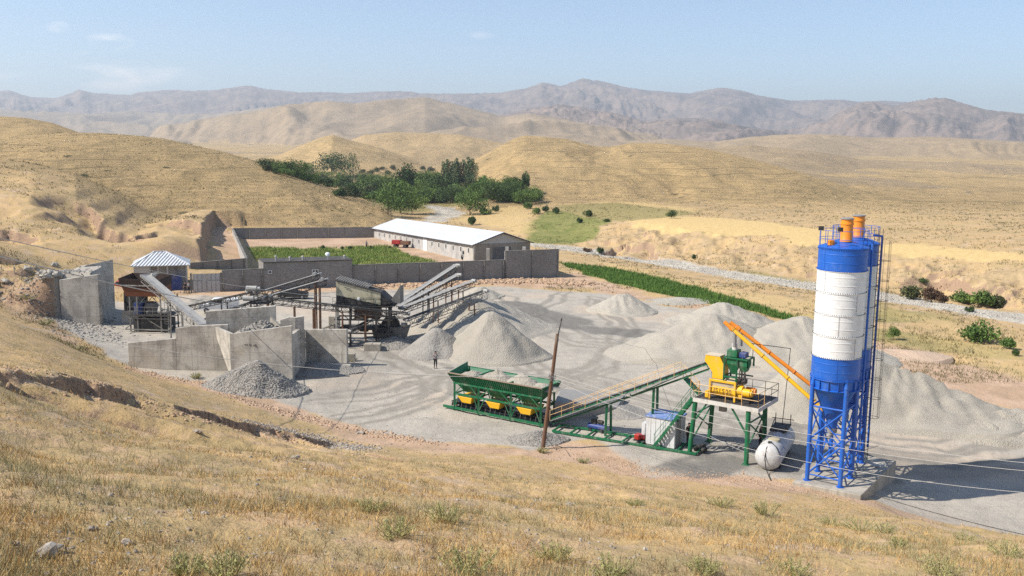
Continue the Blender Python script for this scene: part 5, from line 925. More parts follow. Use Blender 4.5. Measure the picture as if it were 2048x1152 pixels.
# ------------------------------------------------------------------ vibrating screen
S0, S1 = D(672,562,103.), D(761,586,103.); S2 = D(780,603,103.); T0, T1 = D(672,590,103.), D(761,610,103.); sdp = V(.12,2.3,0)
vs_ = thing('vibrating_screen', 'cream and black vibrating screen box tilted above the steel trestle', 'screen', V(S0.x,S0.y,0))
m = MB(); m.prism([S0, S1, T1, T0], V(0,.06,0)); m.build('side_panel', CREAM, vs_, bev=.02)
m = MB(); q = V(.0,.063,0); m.prism([S0+q, S1+q, S2+q, D(779,609,103)+q, D(672,612,103)+q], sdp); m.build('box', DARK, vs_)
m = MB(); m.bar(S0+V(-.05,.03,.06), S1+V(0.1,.03,.06), .3, .1); m.bar(S0+V(.5,.03,.12)+sdp, S1+V(0,.03,.1)+sdp, .1, .1); m.build('top_edge', DARK, vs_)
m = MB()
for i in range(15): p = S0.lerp(S1, i/20)+V(0,.25,.16); m.bar(p, p+V(.22,1.8,.12), .16, .1, up=V(.3,0,1))
m.build('screen_cover', DUST, vs_); m = MB(); c = D(717,598,102.9); m.lathe(c, [(.0,-.02),(.16,0),(.18,.1)], 14, (0,1,0)); m.build('shaft_hub', WHITE, vs_, smooth=True)
m = MB()
for (a, b) in ((D(688,574,102.98), D(701,578,102.98)), (D(692,578,102.98), D(703,582,102.98))): m.bar(a, b, .01, .04)
m.build('rib_marks', DARK, vs_)
m = MB(); p = D(795,588,104); m.prism([p+V(-.9,0,-.9), p+V(.3,0,.9), p+V(.3,0,-1.1)], V(.2,1.6,0)); m.build('outlet_hopper', DUST, vs_)
tr = thing('screen_trestle', 'dark steel trestle with white posts carrying the screen box', 'trestle', V(S0.x,103,0)); zt = topz(700,612,103)-.1
for px, y in ((672,103.2), (700,103.2), (752,103.2), (778,103.2), (676,105.6), (752,105.6), (782,105.6)):
    p = D(px, 600, y); m = MB(); m.bar(V(p.x,y,-.1), V(p.x,y,zt), .2); m.build('leg', WALLW if px in (672,676) else DARK, tr)
m = MB(); x0, x1 = D(668,600,103.2).x, D(785,600,103.2).x
for z in (zt, zt-1.5, 1.4):
    for y in (103.2, 105.6): m.bar(V(x0,y,z), V(x1,y,z), .16)
    for x in (x0+.2, x1-.2): m.bar(V(x,103.2,z), V(x,105.6,z), .14)
for i in range(4): a = x0+(x1-x0)*i/4; b = x0+(x1-x0)*(i+1)/4; m.bar(V(a,103.2,zt), V(b,103.2,zt-1.5), .08)
m.build('bracing', DARK, tr); m = MB(); m.box((x0-.2,102.9,zt+.09), (x1+.3,106,zt+.14)); m.build('deck', DARK, tr); m = MB(); rail(m, [V(x0-.1,102.95,zt+.14), V(x1+.2,102.95,zt+.14)], .9, .02); m.build('railing', DARK, tr)
m = MB(); m.box((x0+2.2,103.5,zt-1.45), (x1-1.5,105.4,zt-.12)); m.build('chute', RUST, tr)
m = MB()
for i in range(9): a = V(x0+(x1-x0)*i/8, 103.1+(i%3)*.9, .8+(i%4)*.9); m.bar(a, a+V(1.3,.4*(-1)**i,.5*((i%3)-1)), .14); m.bar(a, a+V(0,0,1.6), .1)
for i in range(3): a = V(x0+.8+i*2.0, 103.9, 1.9-.15*i); m.tube(a, a+V(.9,0,0), .3, n=12)
m.build('machinery', DARK, tr); m = MB(); m.box((x0+.5,103.4,zt-2.6), (x1-.6,105.5,zt-2.5)); m.build('lower_deck', DARK, tr); m = MB(); rail(m, [V(x0+.5,103.4,zt-2.5), V(x1-.6,103.4,zt-2.5)], .9, .025); m.build('lower_railing', DUST, tr)
sw = thing('sand_washer', 'dusty bucket wheel sand washer under the start of the stacking conveyors', 'sand washer', V(G(792,668).x, 105.2, 0)); w0_ = V(G(792,668).x, 105.2, 0)
m = MB(); m.prism([w0_+V(-1.8,-.9,.6), w0_+V(1.8,-.9,.6), w0_+V(2.2,-.9,1.9), w0_+V(-2.1,-.9,1.9)], V(0,1.8,0)); m.build('trough', DUST, sw, bev=.02); m = MB(); m.lathe(w0_+V(0,-.5,2.0), [(.15,0),(.2,.05),(1.05,.05),(1.05,.9),(.2,.9),(.15,1.0)], 18, (0,1,0)); m.build('bucket_wheel', DARK, sw, smooth=True)
for dx in (-1.5, 1.5):
    for dy in (-.7, .7): m = MB(); m.bar(w0_+V(dx,dy,-.1), w0_+V(dx,dy,.62), .16); m.build('leg', DARK, sw)
m = MB(); m.tube(w0_+V(1.3,-.8,2.2), w0_+V(2.0,-.8,2.2), .26, n=12); m.build('motor', PMOT, sw, smooth=True)
ch_ = thing('junction_tower', 'dark steel junction tower with pale motors where the lattice conveyors meet', 'tower', V(D(522,600,101.5).x,101.5,0)); jx = D(522,600,101.5).x; jz = topz(522,590,101.5)
for dx in (-.9, .9):
    for dy in (-.8, 1.6): m = MB(); m.bar(V(jx+dx,101.5+dy,-.1), V(jx+dx,101.5+dy,jz+.3), .13); m.build('leg', DARK, ch_)
m = MB(); m.box((jx-1.,100.6,jz-.9), (jx+1.,103.2,jz-.82)); 
for dy in (-.8, 1.6): m.bar(V(jx-.9,101.5+dy,jz+.25), V(jx+.9,101.5+dy,jz+.25), .12); m.bar(V(jx-.9,101.5+dy,.6), V(jx+.9,101.5+dy,jz-.9), .09)
m.build('platform', DARK, ch_)
for k_ in range(2): m = MB(); c = V(jx-1.7+.2*k_,100.7+.5*k_,jz-.25+1.0*k_); m.tube(c, c+V(1.15,0,0), .30, n=14); m.tube(c+V(1.15,0,0), c+V(1.5,0,0), .2, n=12); m.build('motor', PMOT, ch_, smooth=True)
m = MB(); rail(m, [V(jx-1.,100.6,jz-.82), V(jx+1.,100.6,jz-.82)], .9, .02); m.build('railing', DARK, ch_)
for k, (px, py, dx, lb) in enumerate(((744,702,1.8,'square concrete footing under a pair of rusty posts'), (701,722,.9,'concrete footing at the foot of a single rusty post'), (668,664,1.3,'white concrete pier under the left end of the screen trestle'))):
    p = G(px, py); m = MB(); h = .75 if k < 2 else 1.9; m.box((p.x-dx/2,p.y,-.2), (p.x+dx/2,p.y+dx*.6,h)); tag(m.build('concrete_pier', CONCP, loc=p, bev=.03), lb, 'footing')
m = MB(); a = G(640,660); m.bar(a+V(0,0,.1), V(x0,104.5,2.3), .1); m.bar(a+V(.6,.6,.1), V(x0,105,2.3), .1)
for k in range(8): q = (a+V(0,0,.1)).lerp(V(x0,104.5,2.3), k/8); m.bar(q, q+V(.45,.45,0), .2, .04)
tag(m.build('access_stair', DUST, loc=a), 'pale access stair leaning on the left end of the trestle', 'stairs')

# ------------------------------------------------------------------ leaning pole and cables
pb = G(1084,899); pt = D(1115,668,pb.y); pe = D(1123,640,pb.y)
pl = thing('power_pole', 'leaning dark wooden power pole in front of the green batcher', 'pole', pb); m = MB(); m.tube(pb-V(0,0,.5), pt, .165, .12, n=14); m.build('post', TIMB, pl, smooth=True)
m = MB(); d = (pe-pt).normalized(); m.tube(pt-d*1.2+V(.12,-.05,0), pe, .055, .04, n=8); ex = m.build('steel_extension', DARK, pl, smooth=True)
for k, p in enumerate((pe+V(0,0,0), pe-d*.9+V(.12,0,0), pe-d*1.5+V(.14,0,0), pt-d*.5+V(.2,0,0), pt-d*.9+V(.2,0,0))):
    m = MB(); m.lathe(p, [(.03,-.05),(.06,0),(.05,.06),(.065,.08),(.03,.14)], 10); m.tube(p-V(0,0,.04), p-V(.14,0,.04), .014, n=5); m.build('insulator', WHITE if k % 2 else DARK, pl, smooth=True)
kn = D(1104,754,pb.y-.1); m = MB(); 
for k in range(9): a = random.uniform(0, 6.3); m.path([kn+V(math.cos(a+i*.7)*random.uniform(.08,.35), -.1+math.sin(a+i)*.12, random.uniform(-.4,.4)) for i in range(5)], .016, 4)
m.build('tangled_wires', GREY, pl)
def cable(label, a, b, sag, r=.018, mat=None, name='power_cable', n=24):
    a, b = Vector(a), Vector(b); pts = [a.lerp(b, i/n)-V(0,0,4*sag*(i/n)*(1-i/n)) for i in range(n+1)]; m = MB(); m.path(pts, r, 5); return tag(m.build(name, mat or CAB, loc=a, smooth=True), label, 'cable', 'cables strung across the yard')
CAB = paint('weathered_cable', (.50,.48,.44), .6, dirt=0); CABD = paint('dark_cable', (.04,.035,.03), .7, dirt=.2)
cable('upper cable from the left edge past the corrugated roof to the screen box', D(-60,462,52), D(662,594,102.5), .55, .026)
cable('thicker pair-like cable crossing the brown hopper from the left edge', D(-60,498,50), D(500,616,96), .35, .04)
cable('low cable sagging from the left slope across the concrete walls to the pole', D(40,652,60), kn, 1.0, .022)
cable('thin cable from the pole towards the grey wall on the left', kn+V(0,0,.15), D(735,742,92), .2, .012)
cable('thin cable from the pole tip far over the yard to the right', pe, D(1335,702,112), .5, .014)
cable('cable from the pole across the tower legs to the right edge, highest of three', kn+V(.1,0,.2), D(2150,935,44), .9, .012)
cable('cable from the pole across the tower legs to the right edge, middle of three', kn+V(.1,0,.0), D(2150,950,43), 1.1, .012)
cable('cable from the pole across the tower legs to the right edge, lowest of three', kn+V(.1,0,-.2), D(2110,990,43), 1.5, .012)
cable('thick dark cable lying down the slope right of the silo pad', D(1735,985,57), D(2080,1076,44), .15, .022, CABD)
cable('thin cable from the tower foot past the tank to the silo pad', D(1420,872,66), D(1612,939,61.5), .3, .014)
m = MB(); q = [pb+V(.15,-.1,1.6), pb+V(.3,-.2,1.0), pb+V(.9,-.5,.25), G(1112,890,.05), G(1130,897,.05), G(1140,912,.12)]; m.path(q, .022, 5); tag(m.build('hanging_cable', BLACK, loc=pb), 'black cable drooping from the pole foot onto the dirt', 'cable')

# ------------------------------------------------------------------ walled compound
FW0 = V(*G(443,584)); FW1 = V(*G(1117,553)); fwd = (FW1-FW0).normalized(); fwn = V(-fwd.y, fwd.x, 0)
def fw(px): return on(FW0, FW1, px)
WG = 'concrete block walls of the compound'
def bwall(label, p, q, zp, zq, th=.3, piers=6, mat=None, cap=True):
    p, q = Vector(p), Vector(q); d = (q-p); L = d.length; d.normalize(); n = V(-d.y, d.x, 0); t = thing('block_wall', label, 'wall', p, WG); m = MB()
    gz = [min(hz1(p.x, p.y), hz1(q.x, q.y))-.6]*2; m.hexa([V(p.x,p.y,gz[0]), V(q.x,q.y,gz[1]), V(q.x,q.y,gz[1])+n*th, V(p.x,p.y,gz[0])+n*th], [V(p.x,p.y,zp), V(q.x,q.y,zq), V(q.x,q.y,zq)+n*th, V(p.x,p.y,zp)+n*th]); m.build('masonry', mat or BLOCK, t)
    if piers:
        for i in range(piers+1):
            c = p.lerp(q, i/piers); z = zp+(zq-zp)*i/piers; m = MB(); m.bar(V(c.x,c.y,gz[0])-n*.03+d*.2*(i == 0)-d*.2*(i == piers), V(c.x,c.y,z-.05)-n*.03+d*.2*(i == 0)-d*.2*(i == piers), .35, .14); m.build('pier', CONC2, t)
    if cap: m = MB(); m.bar(V(p.x,p.y,zp+.05)+n*th/2, V(q.x,q.y,zq+.05)+n*th/2, th+.12, .09); m.build('coping', CONC2, t)
    return t
CONC2 = concrete('dark_concrete', (.24,.22,.195), (.16,.15,.13), 0)
def zt_(p, px, py): return D(px, py, p.y).z
a, b = fw(444), fw(527); bwall('low dark block wall with a pale coping right of the metal gate', a, b, zt_(a,444,542), zt_(b,527,538), piers=2)
a, b = fw(705.5), fw(1009); bwall('long block wall behind the crushing plant, between the flat building and the tall end block', a, b, zt_(a,705,531), zt_(b,1009,520.5), piers=7)
a, b = fw(1010.), V(FW1.x,FW1.y,0); bwall('tall block wall at the right end of the compound front', a, b, zt_(a,1010,503), zt_(b,1117,499), piers=2)
c = V(*G(1112,500,3.6)); c.z = 0; e = b+fwn*12+V(1.5,0,0); bwall('pale topped return wall behind the right end of the compound', b+fwn*.31, e, 3.2, 2.2, piers=0)
n0, n1, n2, n3 = G(378,527,2.6), G(491,517.5,2.6), G(464,457.5,2.6), G(748,454,2.6)
for v_ in (n0,n1,n2,n3): v_.z = 0
bwall('block wall running behind the corrugated-roof house', n0, n1, 2.6, 2.6, piers=4)
bwall('left side wall of the compound, sunlit on its outer face', n2, n1, 2.6, 2.6, piers=0, mat=WALLW)
bwall('rear block wall of the compound at the foot of the hill', n2+V(.3,0,0), n3, 2.65, 2.5, piers=9)
# flat-roofed building built into the front wall
a, b = fw(527.3), fw(705); za, zb_ = zt_(a,527,526), zt_(b,705,520.5)
ob = thing('outbuilding', 'long flat-roofed block building with small vents on its roof', 'building', a); m = MB(); dd = fwn*5
m.hexa([a-V(0,0,.5), b-V(0,0,.5), b+dd-V(0,0,.5), a+dd-V(0,0,.5)], [a+V(0,0,za), b+V(0,0,zb_), b+dd+V(0,0,zb_), a+dd+V(0,0,za)]); m.build('wall', BLOCK, ob)
m = MB(); o_ = fwn*-.2; m.hexa([a+o_+V(0,0,za+.003), b+o_+V(0,0,zb_+.003), b+dd+V(0,0,zb_+.003), a+dd+V(0,0,za+.003)], [a+o_+V(0,0,za+.15), b+o_+V(0,0,zb_+.15), b+dd+V(0,0,zb_+.15), a+dd+V(0,0,za+.15)]); rf = m.build('roof', paint('dark_roof_felt', (.06,.055,.05), .9), ob)
for px, hgt in ((555,.9),(583,.65),(609,.7),(693,.6)):
    p = fw(px)+fwn*1.2; z = za+(zb_-za)*((px-527)/178); m = MB(); m.lathe(V(p.x,p.y,z+.15), [(.12,0),(.12,hgt*.6),(.2,hgt*.62),(.2,hgt*.75),(.1,hgt)], 10); m.build('vent', WALLW, rf, smooth=True)
p = fw(660)+fwn*1.5; m = MB(); zc = zb_+.2; m.tube(V(p.x,p.y,zc), V(p.x,p.y,zc+.5), .03); m.lathe(V(p.x,p.y-.05,zc+.75), [(0,.06),(.2,.03),(.38,-.08)], 18, V(.2,-1,.5)); m.build('satellite_dish', WHITE, rf, smooth=True)
for px, y0, y1, w_ in ((540,541,547,.62), (630.5,539,550,1.0)):
    p = fw(px); z1, z0 = zt_(p,px,y0), zt_(p,px,y1); f_ = frame(V(p.x,p.y,0), fwd); m = MB()
    m.box((-w_/2,-.06,z0), (-w_/2+.08,.0-.002,z1), f_); m.box((w_/2-.08,-.06,z0), (w_/2,-.002,z1), f_); m.box((-w_/2+.081,-.06,z1-.08), (w_/2-.081,-.002,z1), f_); m.box((-w_/2+.081,-.06,z0), (w_/2-.081,-.002,z0+.08), f_)
    if w_ > .8: m.box((-.04,-.055,z0+.081), (.04,-.002,z1-.081), f_)
    wn_ = m.build('window', WHITE, ob); m = MB(); m.box((-w_/2+.08,-.02,z0+.08), (w_/2-.08,-.001,z1-.08), f_); m.build('pane', GLASS, wn_)
m = MB(); p = fw(520)+fwn*1.5; p2 = V(*G(482,545)); f_ = frame(p2, fwd); m.box((-.9,-.5,1.2), (.9,.5,2.1), f_); tag(m.build('water_barrel', BLUEM, loc=p2, bev=.25), 'blue plastic water container showing above the block wall', 'barrel')
m = MB(); m.box((-.9,-.5,0), (-.7,.5,1.19), f_); m.box((.7,-.5,0), (.9,.5,1.19), f_); m.box((-.69,-.5,1.0), (.69,.5,1.19), f_); tag(m.build('barrel_stand', DARK, loc=p2), 'low stand under the blue water container', 'stand')
# metal gate
g0, g1 = FW0-fwd*.1, V(*G(386,586)); gt = thing('metal_gate', 'pale double sheet-metal gate left of the block wall', 'gate', g1); gd = (g0-g1); GL = gd.length; gf = frame(V(g1.x,g1.y,0), gd); zg = D(415,546,g0.y).z
for k in range(2):
    m = MB(); x0, x1 = GL*k/2+.05, GL*(k+1)/2-.05; m.box((x0,0,.1), (x1,.04,zg), gf); lf = m.build('leaf', paint('gate_sheet', (.46,.44,.41), .6, dirt=.25), gt); m = MB()
    for i in range(4): x = x0+(x1-x0)*i/3; m.box((x-.04,-.04,.1), (x+.04,-.002,zg), gf)
    m.box((x0,-.03,zg*.62), (x1,-.0025,zg*.62+.08), gf); m.build('batten', GREY, lf)
for x in (-.2, GL+.12): m = MB(); m.box((x-.14,-.1,-.2), (x+.14,.2,zg+.1), gf); m.build('post', CONC2, gt)
# corrugated-roof house
HD = 141.; h_0 = D(268,560,HD-1.5); h_0.z = 0; h_1 = h_0+V(.95,.31,0).normalized()*7.7; hd_ = (h_1-h_0); HL = hd_.length; hfm = frame(h_0, hd_); ze = D(377,532,HD-.8).z; HDp = 6.5; zr_ = D(318,503.5,HD+2.).z
hs = thing('house', 'small house with a pale corrugated hipped roof and a dark porch', 'house', h_0); r1x, r2x = HL*.37, HL*.58
m = MB(); ov = .35; e4 = [hfm((-ov,-ov,ze)), hfm((HL+ov,-ov,ze)), hfm((HL+ov,HDp+ov,ze)), hfm((-ov,HDp+ov,ze))]; ra, rb = hfm((r1x,HDp/2,zr_)), hfm((r2x,HDp/2,zr_)); lo = [p-V(0,0,.12) for p in e4]
m.add(e4+[ra,rb]+lo, [(0,1,5,4),(1,2,5),(2,3,4,5),(3,0,4),(6,9,8,7),(0,6,7,1),(1,7,8,2),(2,8,9,3),(3,9,6,0)]); rfo = m.build('roof', CORR, hs); m = MB()
for a_, b_ in ((e4[0],ra),(e4[1],rb),(ra,rb)): m.bar(a_+V(0,0,.03), b_+V(0,0,.03), .16, .05)
m.build('ridge_cap', SHEET, rfo); m = MB(); m.box((.3,1.8,-.3), (HL-.3,HDp-.2,ze-.13), hfm); m.build('wall', WALLW, hs); m = MB(); m.box((0,.1,-.3), (2.4,1.79,ze-.14), hfm); m.build('side_room', WALLW, hs)
for x in (HL*.45, HL*.62, HL-.15): m = MB(); m.box((x-.1,.0,-.2), (x+.1,.2,ze-.13), hfm); m.build('porch_post', WALLW, hs)
m = MB(); m.box((HL*.5,1.74,.2), (HL*.58,1.795,2.2), hfm); m.build('door', DARK, hs); m = MB(); m.box((HL*.30,1.74,1.1), (HL*.42,1.795,2.3), hfm); wn_ = m.build('window', WHITE, hs); m = MB(); m.box((HL*.31,1.72,1.2), (HL*.41,1.738,2.2), hfm); m.build('pane', GLASS, wn_)
m = MB(); m.box((HL*.66,-.05,-.2), (HL*.88,.0-.002,2.5), hfm); m.build('blue_screen', BLUEM, hs)

# ------------------------------------------------------------------ the long barn
a0, a1 = V(-7.6,181.3,0), V(-34.6,232.4,0); bd = (a1-a0); BLn = bd.length; bd.normalize(); bn = V(bd.y,-bd.x,0); BWd = 12.6
zn, zf = D(945,489,181.3).z, D(745,456,232.4).z; rn = D(1000,465.5,(a0+bn*BWd/2).y); rf_ = D(797,438.5,(a1+bn*BWd/2).y)
bfm = lambda x, y, z: a0+bd*x+bn*y+V(0,0,z)
def zb2(x): return zn+(zf-zn)*x/BLn
def zr2(x): return rn.z+(rf_.z-rn.z)*x/BLn
br = thing('barn', 'long pale barn with a white gabled roof inside the walled compound', 'barn', a0)
m = MB(); m.hexa([bfm(0,0,-.8), bfm(BLn,0,-.8), bfm(BLn,.35,-.8), bfm(0,.35,-.8)], [bfm(0,0,zn), bfm(BLn,0,zf), bfm(BLn,.35,zf), bfm(0,.35,zn)]); wl_ = m.build('side_wall', WALLW, br)
m = MB(); m.hexa([bfm(.4,BWd-.35,-.8), bfm(BLn,BWd-.35,-.8), bfm(BLn,BWd,-.8), bfm(.4,BWd,-.8)], [bfm(.4,BWd-.35,zn), bfm(BLn,BWd-.35,zf), bfm(BLn,BWd,zf), bfm(.4,BWd,zn)]); m.build('rear_wall', WALLW, br)
m = MB(); m.hexa([bfm(0,.351,-.8), bfm(.35,.351,-.8), bfm(.35,BWd,-.8), bfm(0,BWd,-.8)], [bfm(0,.351,zn), bfm(.35,.351,zn), bfm(.35,BWd,zn), bfm(0,BWd,zn)]); m.build('end_wall', BLOCK, br)
m = MB(); m.hexa([bfm(BLn-.35,.351,-.8), bfm(BLn,.351,-.8), bfm(BLn,BWd-.36,-.8), bfm(BLn-.35,BWd-.36,-.8)], [bfm(BLn-.35,.351,zf), bfm(BLn,.351,zf), bfm(BLn,BWd-.36,zf), bfm(BLn-.35,BWd-.36,zf)]); m.build('end_wall', WALLW, br)
m = MB(); m.prism([bfm(.1,0,zn+.003), bfm(.1,BWd,zn+.003), bfm(.1,BWd/2,zr2(0)-.1)], bd*.2); m.build('gable', paint('grey_gable_sheet', (.42,.42,.42), .6, dirt=.1), br)
m = MB(); T_ = .1; o_ = .5
for sgn in (0, 1):
    ya, yb = (-o_, BWd/2) if sgn == 0 else (BWd+o_, BWd/2); dz = -o_*(zr2(0)-zn)/(BWd/2)
    q = [bfm(-.6,ya,zn+dz+.08), bfm(BLn+.5,ya,zf+dz+.08), bfm(BLn+.5,yb,zr2(BLn)+.08), bfm(-.6,yb,zr2(0)+.08)]; m.hexa(q, [p+V(0,0,T_) for p in q])
rfo = m.build('roof', ROOFW, br); m = MB(); q = [bfm(-.62,-o_,zn+dz+.04), bfm(-.62,BWd/2,zr2(0)+.03), bfm(-.62,BWd+o_,zn+dz+.04)]; m.bar(q[0], q[1], .06, .16); m.bar(q[1], q[2], .06, .16); m.build('verge_board', DARK, rfo)
m = MB(); m.bar(bfm(-.3,-o_-.04,zn+dz+.02), bfm(BLn,-o_-.04,zf+dz+.02), .08, .14); m.build('eaves_board', DARK, rfo)
k = 0
for i in range(15):
    x = 2.2+i*(BLn-4)/14.6
    if i == 6: 
        m = MB(); m.hexa([bfm(x-.9,-.06,.02), bfm(x+1.3,-.06,.02), bfm(x+1.3,-.003,.02), bfm(x-.9,-.003,.02)], [bfm(x-.9,-.06,2.7), bfm(x+1.3,-.06,2.7), bfm(x+1.3,-.003,2.7), bfm(x-.9,-.003,2.7)]); m.build('door', WHITE, br); continue
    z0, z1 = zb2(x)-1.9, zb2(x)-.75; m = MB(); m.hexa([bfm(x-.36,-.05,z0), bfm(x+.36,-.05,z0), bfm(x+.36,-.002,z0), bfm(x-.36,-.002,z0)], [bfm(x-.36,-.05,z1), bfm(x+.36,-.05,z1), bfm(x+.36,-.002,z1), bfm(x-.36,-.002,z1)]); w_ = m.build('window', WHITE, br)
    m = MB(); m.hexa([bfm(x-.26,-.07,z0+.1), bfm(x+.22,-.07,z0+.1), bfm(x+.22,-.052,z0+.1), bfm(x-.26,-.052,z0+.1)], [bfm(x-.26,-.07,z1-.1), bfm(x+.22,-.07,z1-.1), bfm(x+.22,-.052,z1-.1), bfm(x-.26,-.052,z1-.1)]); m.build('pane', GLASS, w_)
m = MB(); m.hexa([bfm(-.05,4.2,.02), bfm(-.003,4.2,.02), bfm(-.003,8.2,.02), bfm(-.05,8.2,.02)], [bfm(-.05,4.2,3.), bfm(-.003,4.2,3.), bfm(-.003,8.2,3.), bfm(-.05,8.2,3.)]); m.build('barn_door', paint('slate_door', (.09,.095,.11), .6), br)
for px, lb in ((976,'left one of three white gate pillars before the barn'), (1014,'middle one of three white gate pillars before the barn'), (1048,'right one of three white gate pillars before the barn')):
    p = D(px, 510, 172 if px < 1030 else 176); zt = D(px, 497 if px < 1000 else 494, p.y).z; m = MB(); m.box((p.x-.3,p.y,-.3), (p.x+.3,p.y+.6,zt)); tag(m.build('gate_pillar', WALLW, loc=V(p.x,p.y,0), bev=.02), lb, 'pillar', 'white gate pillars before the barn')

# ------------------------------------------------------------------ vehicles
def car(label, p, ang, mat, kind='car', name='parked_car', g='vehicles parked round the works'):
    f_ = frame(p, V(math.cos(ang), math.sin(ang), 0)); t = thing(name, label, kind, p, g)
    if kind == 'car': low = [(0,.3),(4.4,.3),(4.42,.75),(4.2,.92),(3.2,1.0),(.1,1.02),(0,.7)]; top = [(.35,1.0),(.9,1.45),(2.3,1.48),(3.25,.99)]; L = 4.4; wz = (.8, 3.55)
    else: low = [(0,.45),(5.1,.45),(5.12,.95),(4.9,1.1),(3.75,1.18),(3.7,1.18),(1.9,1.18),(0,1.18)]; top = [(1.9,1.17),(2.0,1.8),(3.2,1.82),(3.95,1.15)]; L = 5.1; wz = (1.0, 4.15)
    m = MB(); m.prism([f_((x,-.85,z)) for x, z in low], f_((0,.85,0))-f_((0,-.85,0))); m.build('body', mat, t, bev=.04)
    m = MB(); b_ = [f_((x,-.78,z)) for x, z in top]; m.prism(b_, f_((0,.78,0))-f_((0,-.78,0))); m.build('cabin', mat, t, bev=.04)
    m = MB(); c_ = sum((x for x, z in top))/4; s_ = [(c_+(x-c_)*.84, z*.96+.06) for x, z in top]; m.prism([f_((x,-.80,z)) for x, z in s_], f_((0,.80,0))-f_((0,-.80,0))); m.build('side_windows', GLASS, t)
    if kind != 'car': m = MB(); m.box((0,-.9,1.181), (1.75,.9,1.75), f_); m.build('load_box', mat, t, bev=.03)
    for x in wz:
        for y in (-.86, .66): m = MB(); m.tube(f_((x,y,.33)), f_((x,y+.2,.33)), .33, n=18); w_ = m.build('wheel', BLACK, t, smooth=True); m = MB(); yy = y-.01 if y < 0 else y+.21; m.tube(f_((x,yy,.33)), f_((x,yy+(.008 if y < 0 else -.008),.33)), .19, n=14); m.build('rim', GREY, w_)
    for y in (-.7, .45): m = MB(); m.box((L+.0,y,.66), (L+.035,y+.25,.8), f_); m.build('headlight', WHITE, t)
    return t
car('black car parked in front of the dark block wall behind the conveyors', G(556,597), .12, CARB)
car('white pickup with a box body parked behind the concrete walls', G(478,622), 3.35, WHITE, 'pickup', 'pickup_truck')
car('red car half hidden behind the ramp walls', G(222,581), .2, RED)
p = G(783,495); f_ = frame(p, V(.95,-.25,0)); t = thing('farm_trailer', 'red farm trailer standing in the bare yard before the barn', 'trailer', p, None)
for x in (0, 2.1): m = MB(); m.box((x,0,.8), (x+1.95,1.6,1.5+.15*(x == 0)), f_); m.build('cargo_box', RED if x == 0 else RUST, t, bev=.02)
m = MB(); m.bar(f_((-.3,.8,.7)), f_((4.2,.8,.7)), .15); m.build('chassis', DARK, t)
for x in (.8, 3.1):
    for y in (-.1, 1.5): m = MB(); m.tube(f_((x,y,.38)), f_((x,y+.2,.38)), .38, n=14); m.build('wheel', BLACK, t, smooth=True)
p = G(936,521); p = V(p.x,p.y,.1); f_ = frame(p, V(.6,.8,0)); t = thing('small_tractor', 'small grey-green tractor by the near corner of the barn', 'tractor', p)
m = MB(); m.box((0,-.5,.6), (1.6,.5,1.2), f_); m.build('hood', TEAL, t, bev=.05); m = MB(); m.box((-1.1,-.6,.6), (-.05,.6,2.0), f_); cb_ = m.build('cab', GREY, t, bev=.05); m = MB(); m.box((-1.15,-.5,1.3), (.0,.5,1.85), f_); m.build('window', GLASS, cb_)
for x, r in ((1.3,.35), (-.6,.6)):
    for y in (-.85, .6): m = MB(); m.tube(f_((x,y,r)), f_((x,y+.25,r)), r, n=16); m.build('wheel', BLACK, t, smooth=True)
m = MB(); 
for k in range(5): q = G(395+k*4,655-k*3); m.bar(q+V(0,0,.2), q+V(.6,.2,.5+.3*(k%2)), .5, .3)
tag(m.build('tarpaulin', paint('dark_violet_tarp', (.025,.022,.04), .7), loc=G(400,650)), 'dark tarpaulin bundle behind the sloping dusty belt', 'tarpaulin')

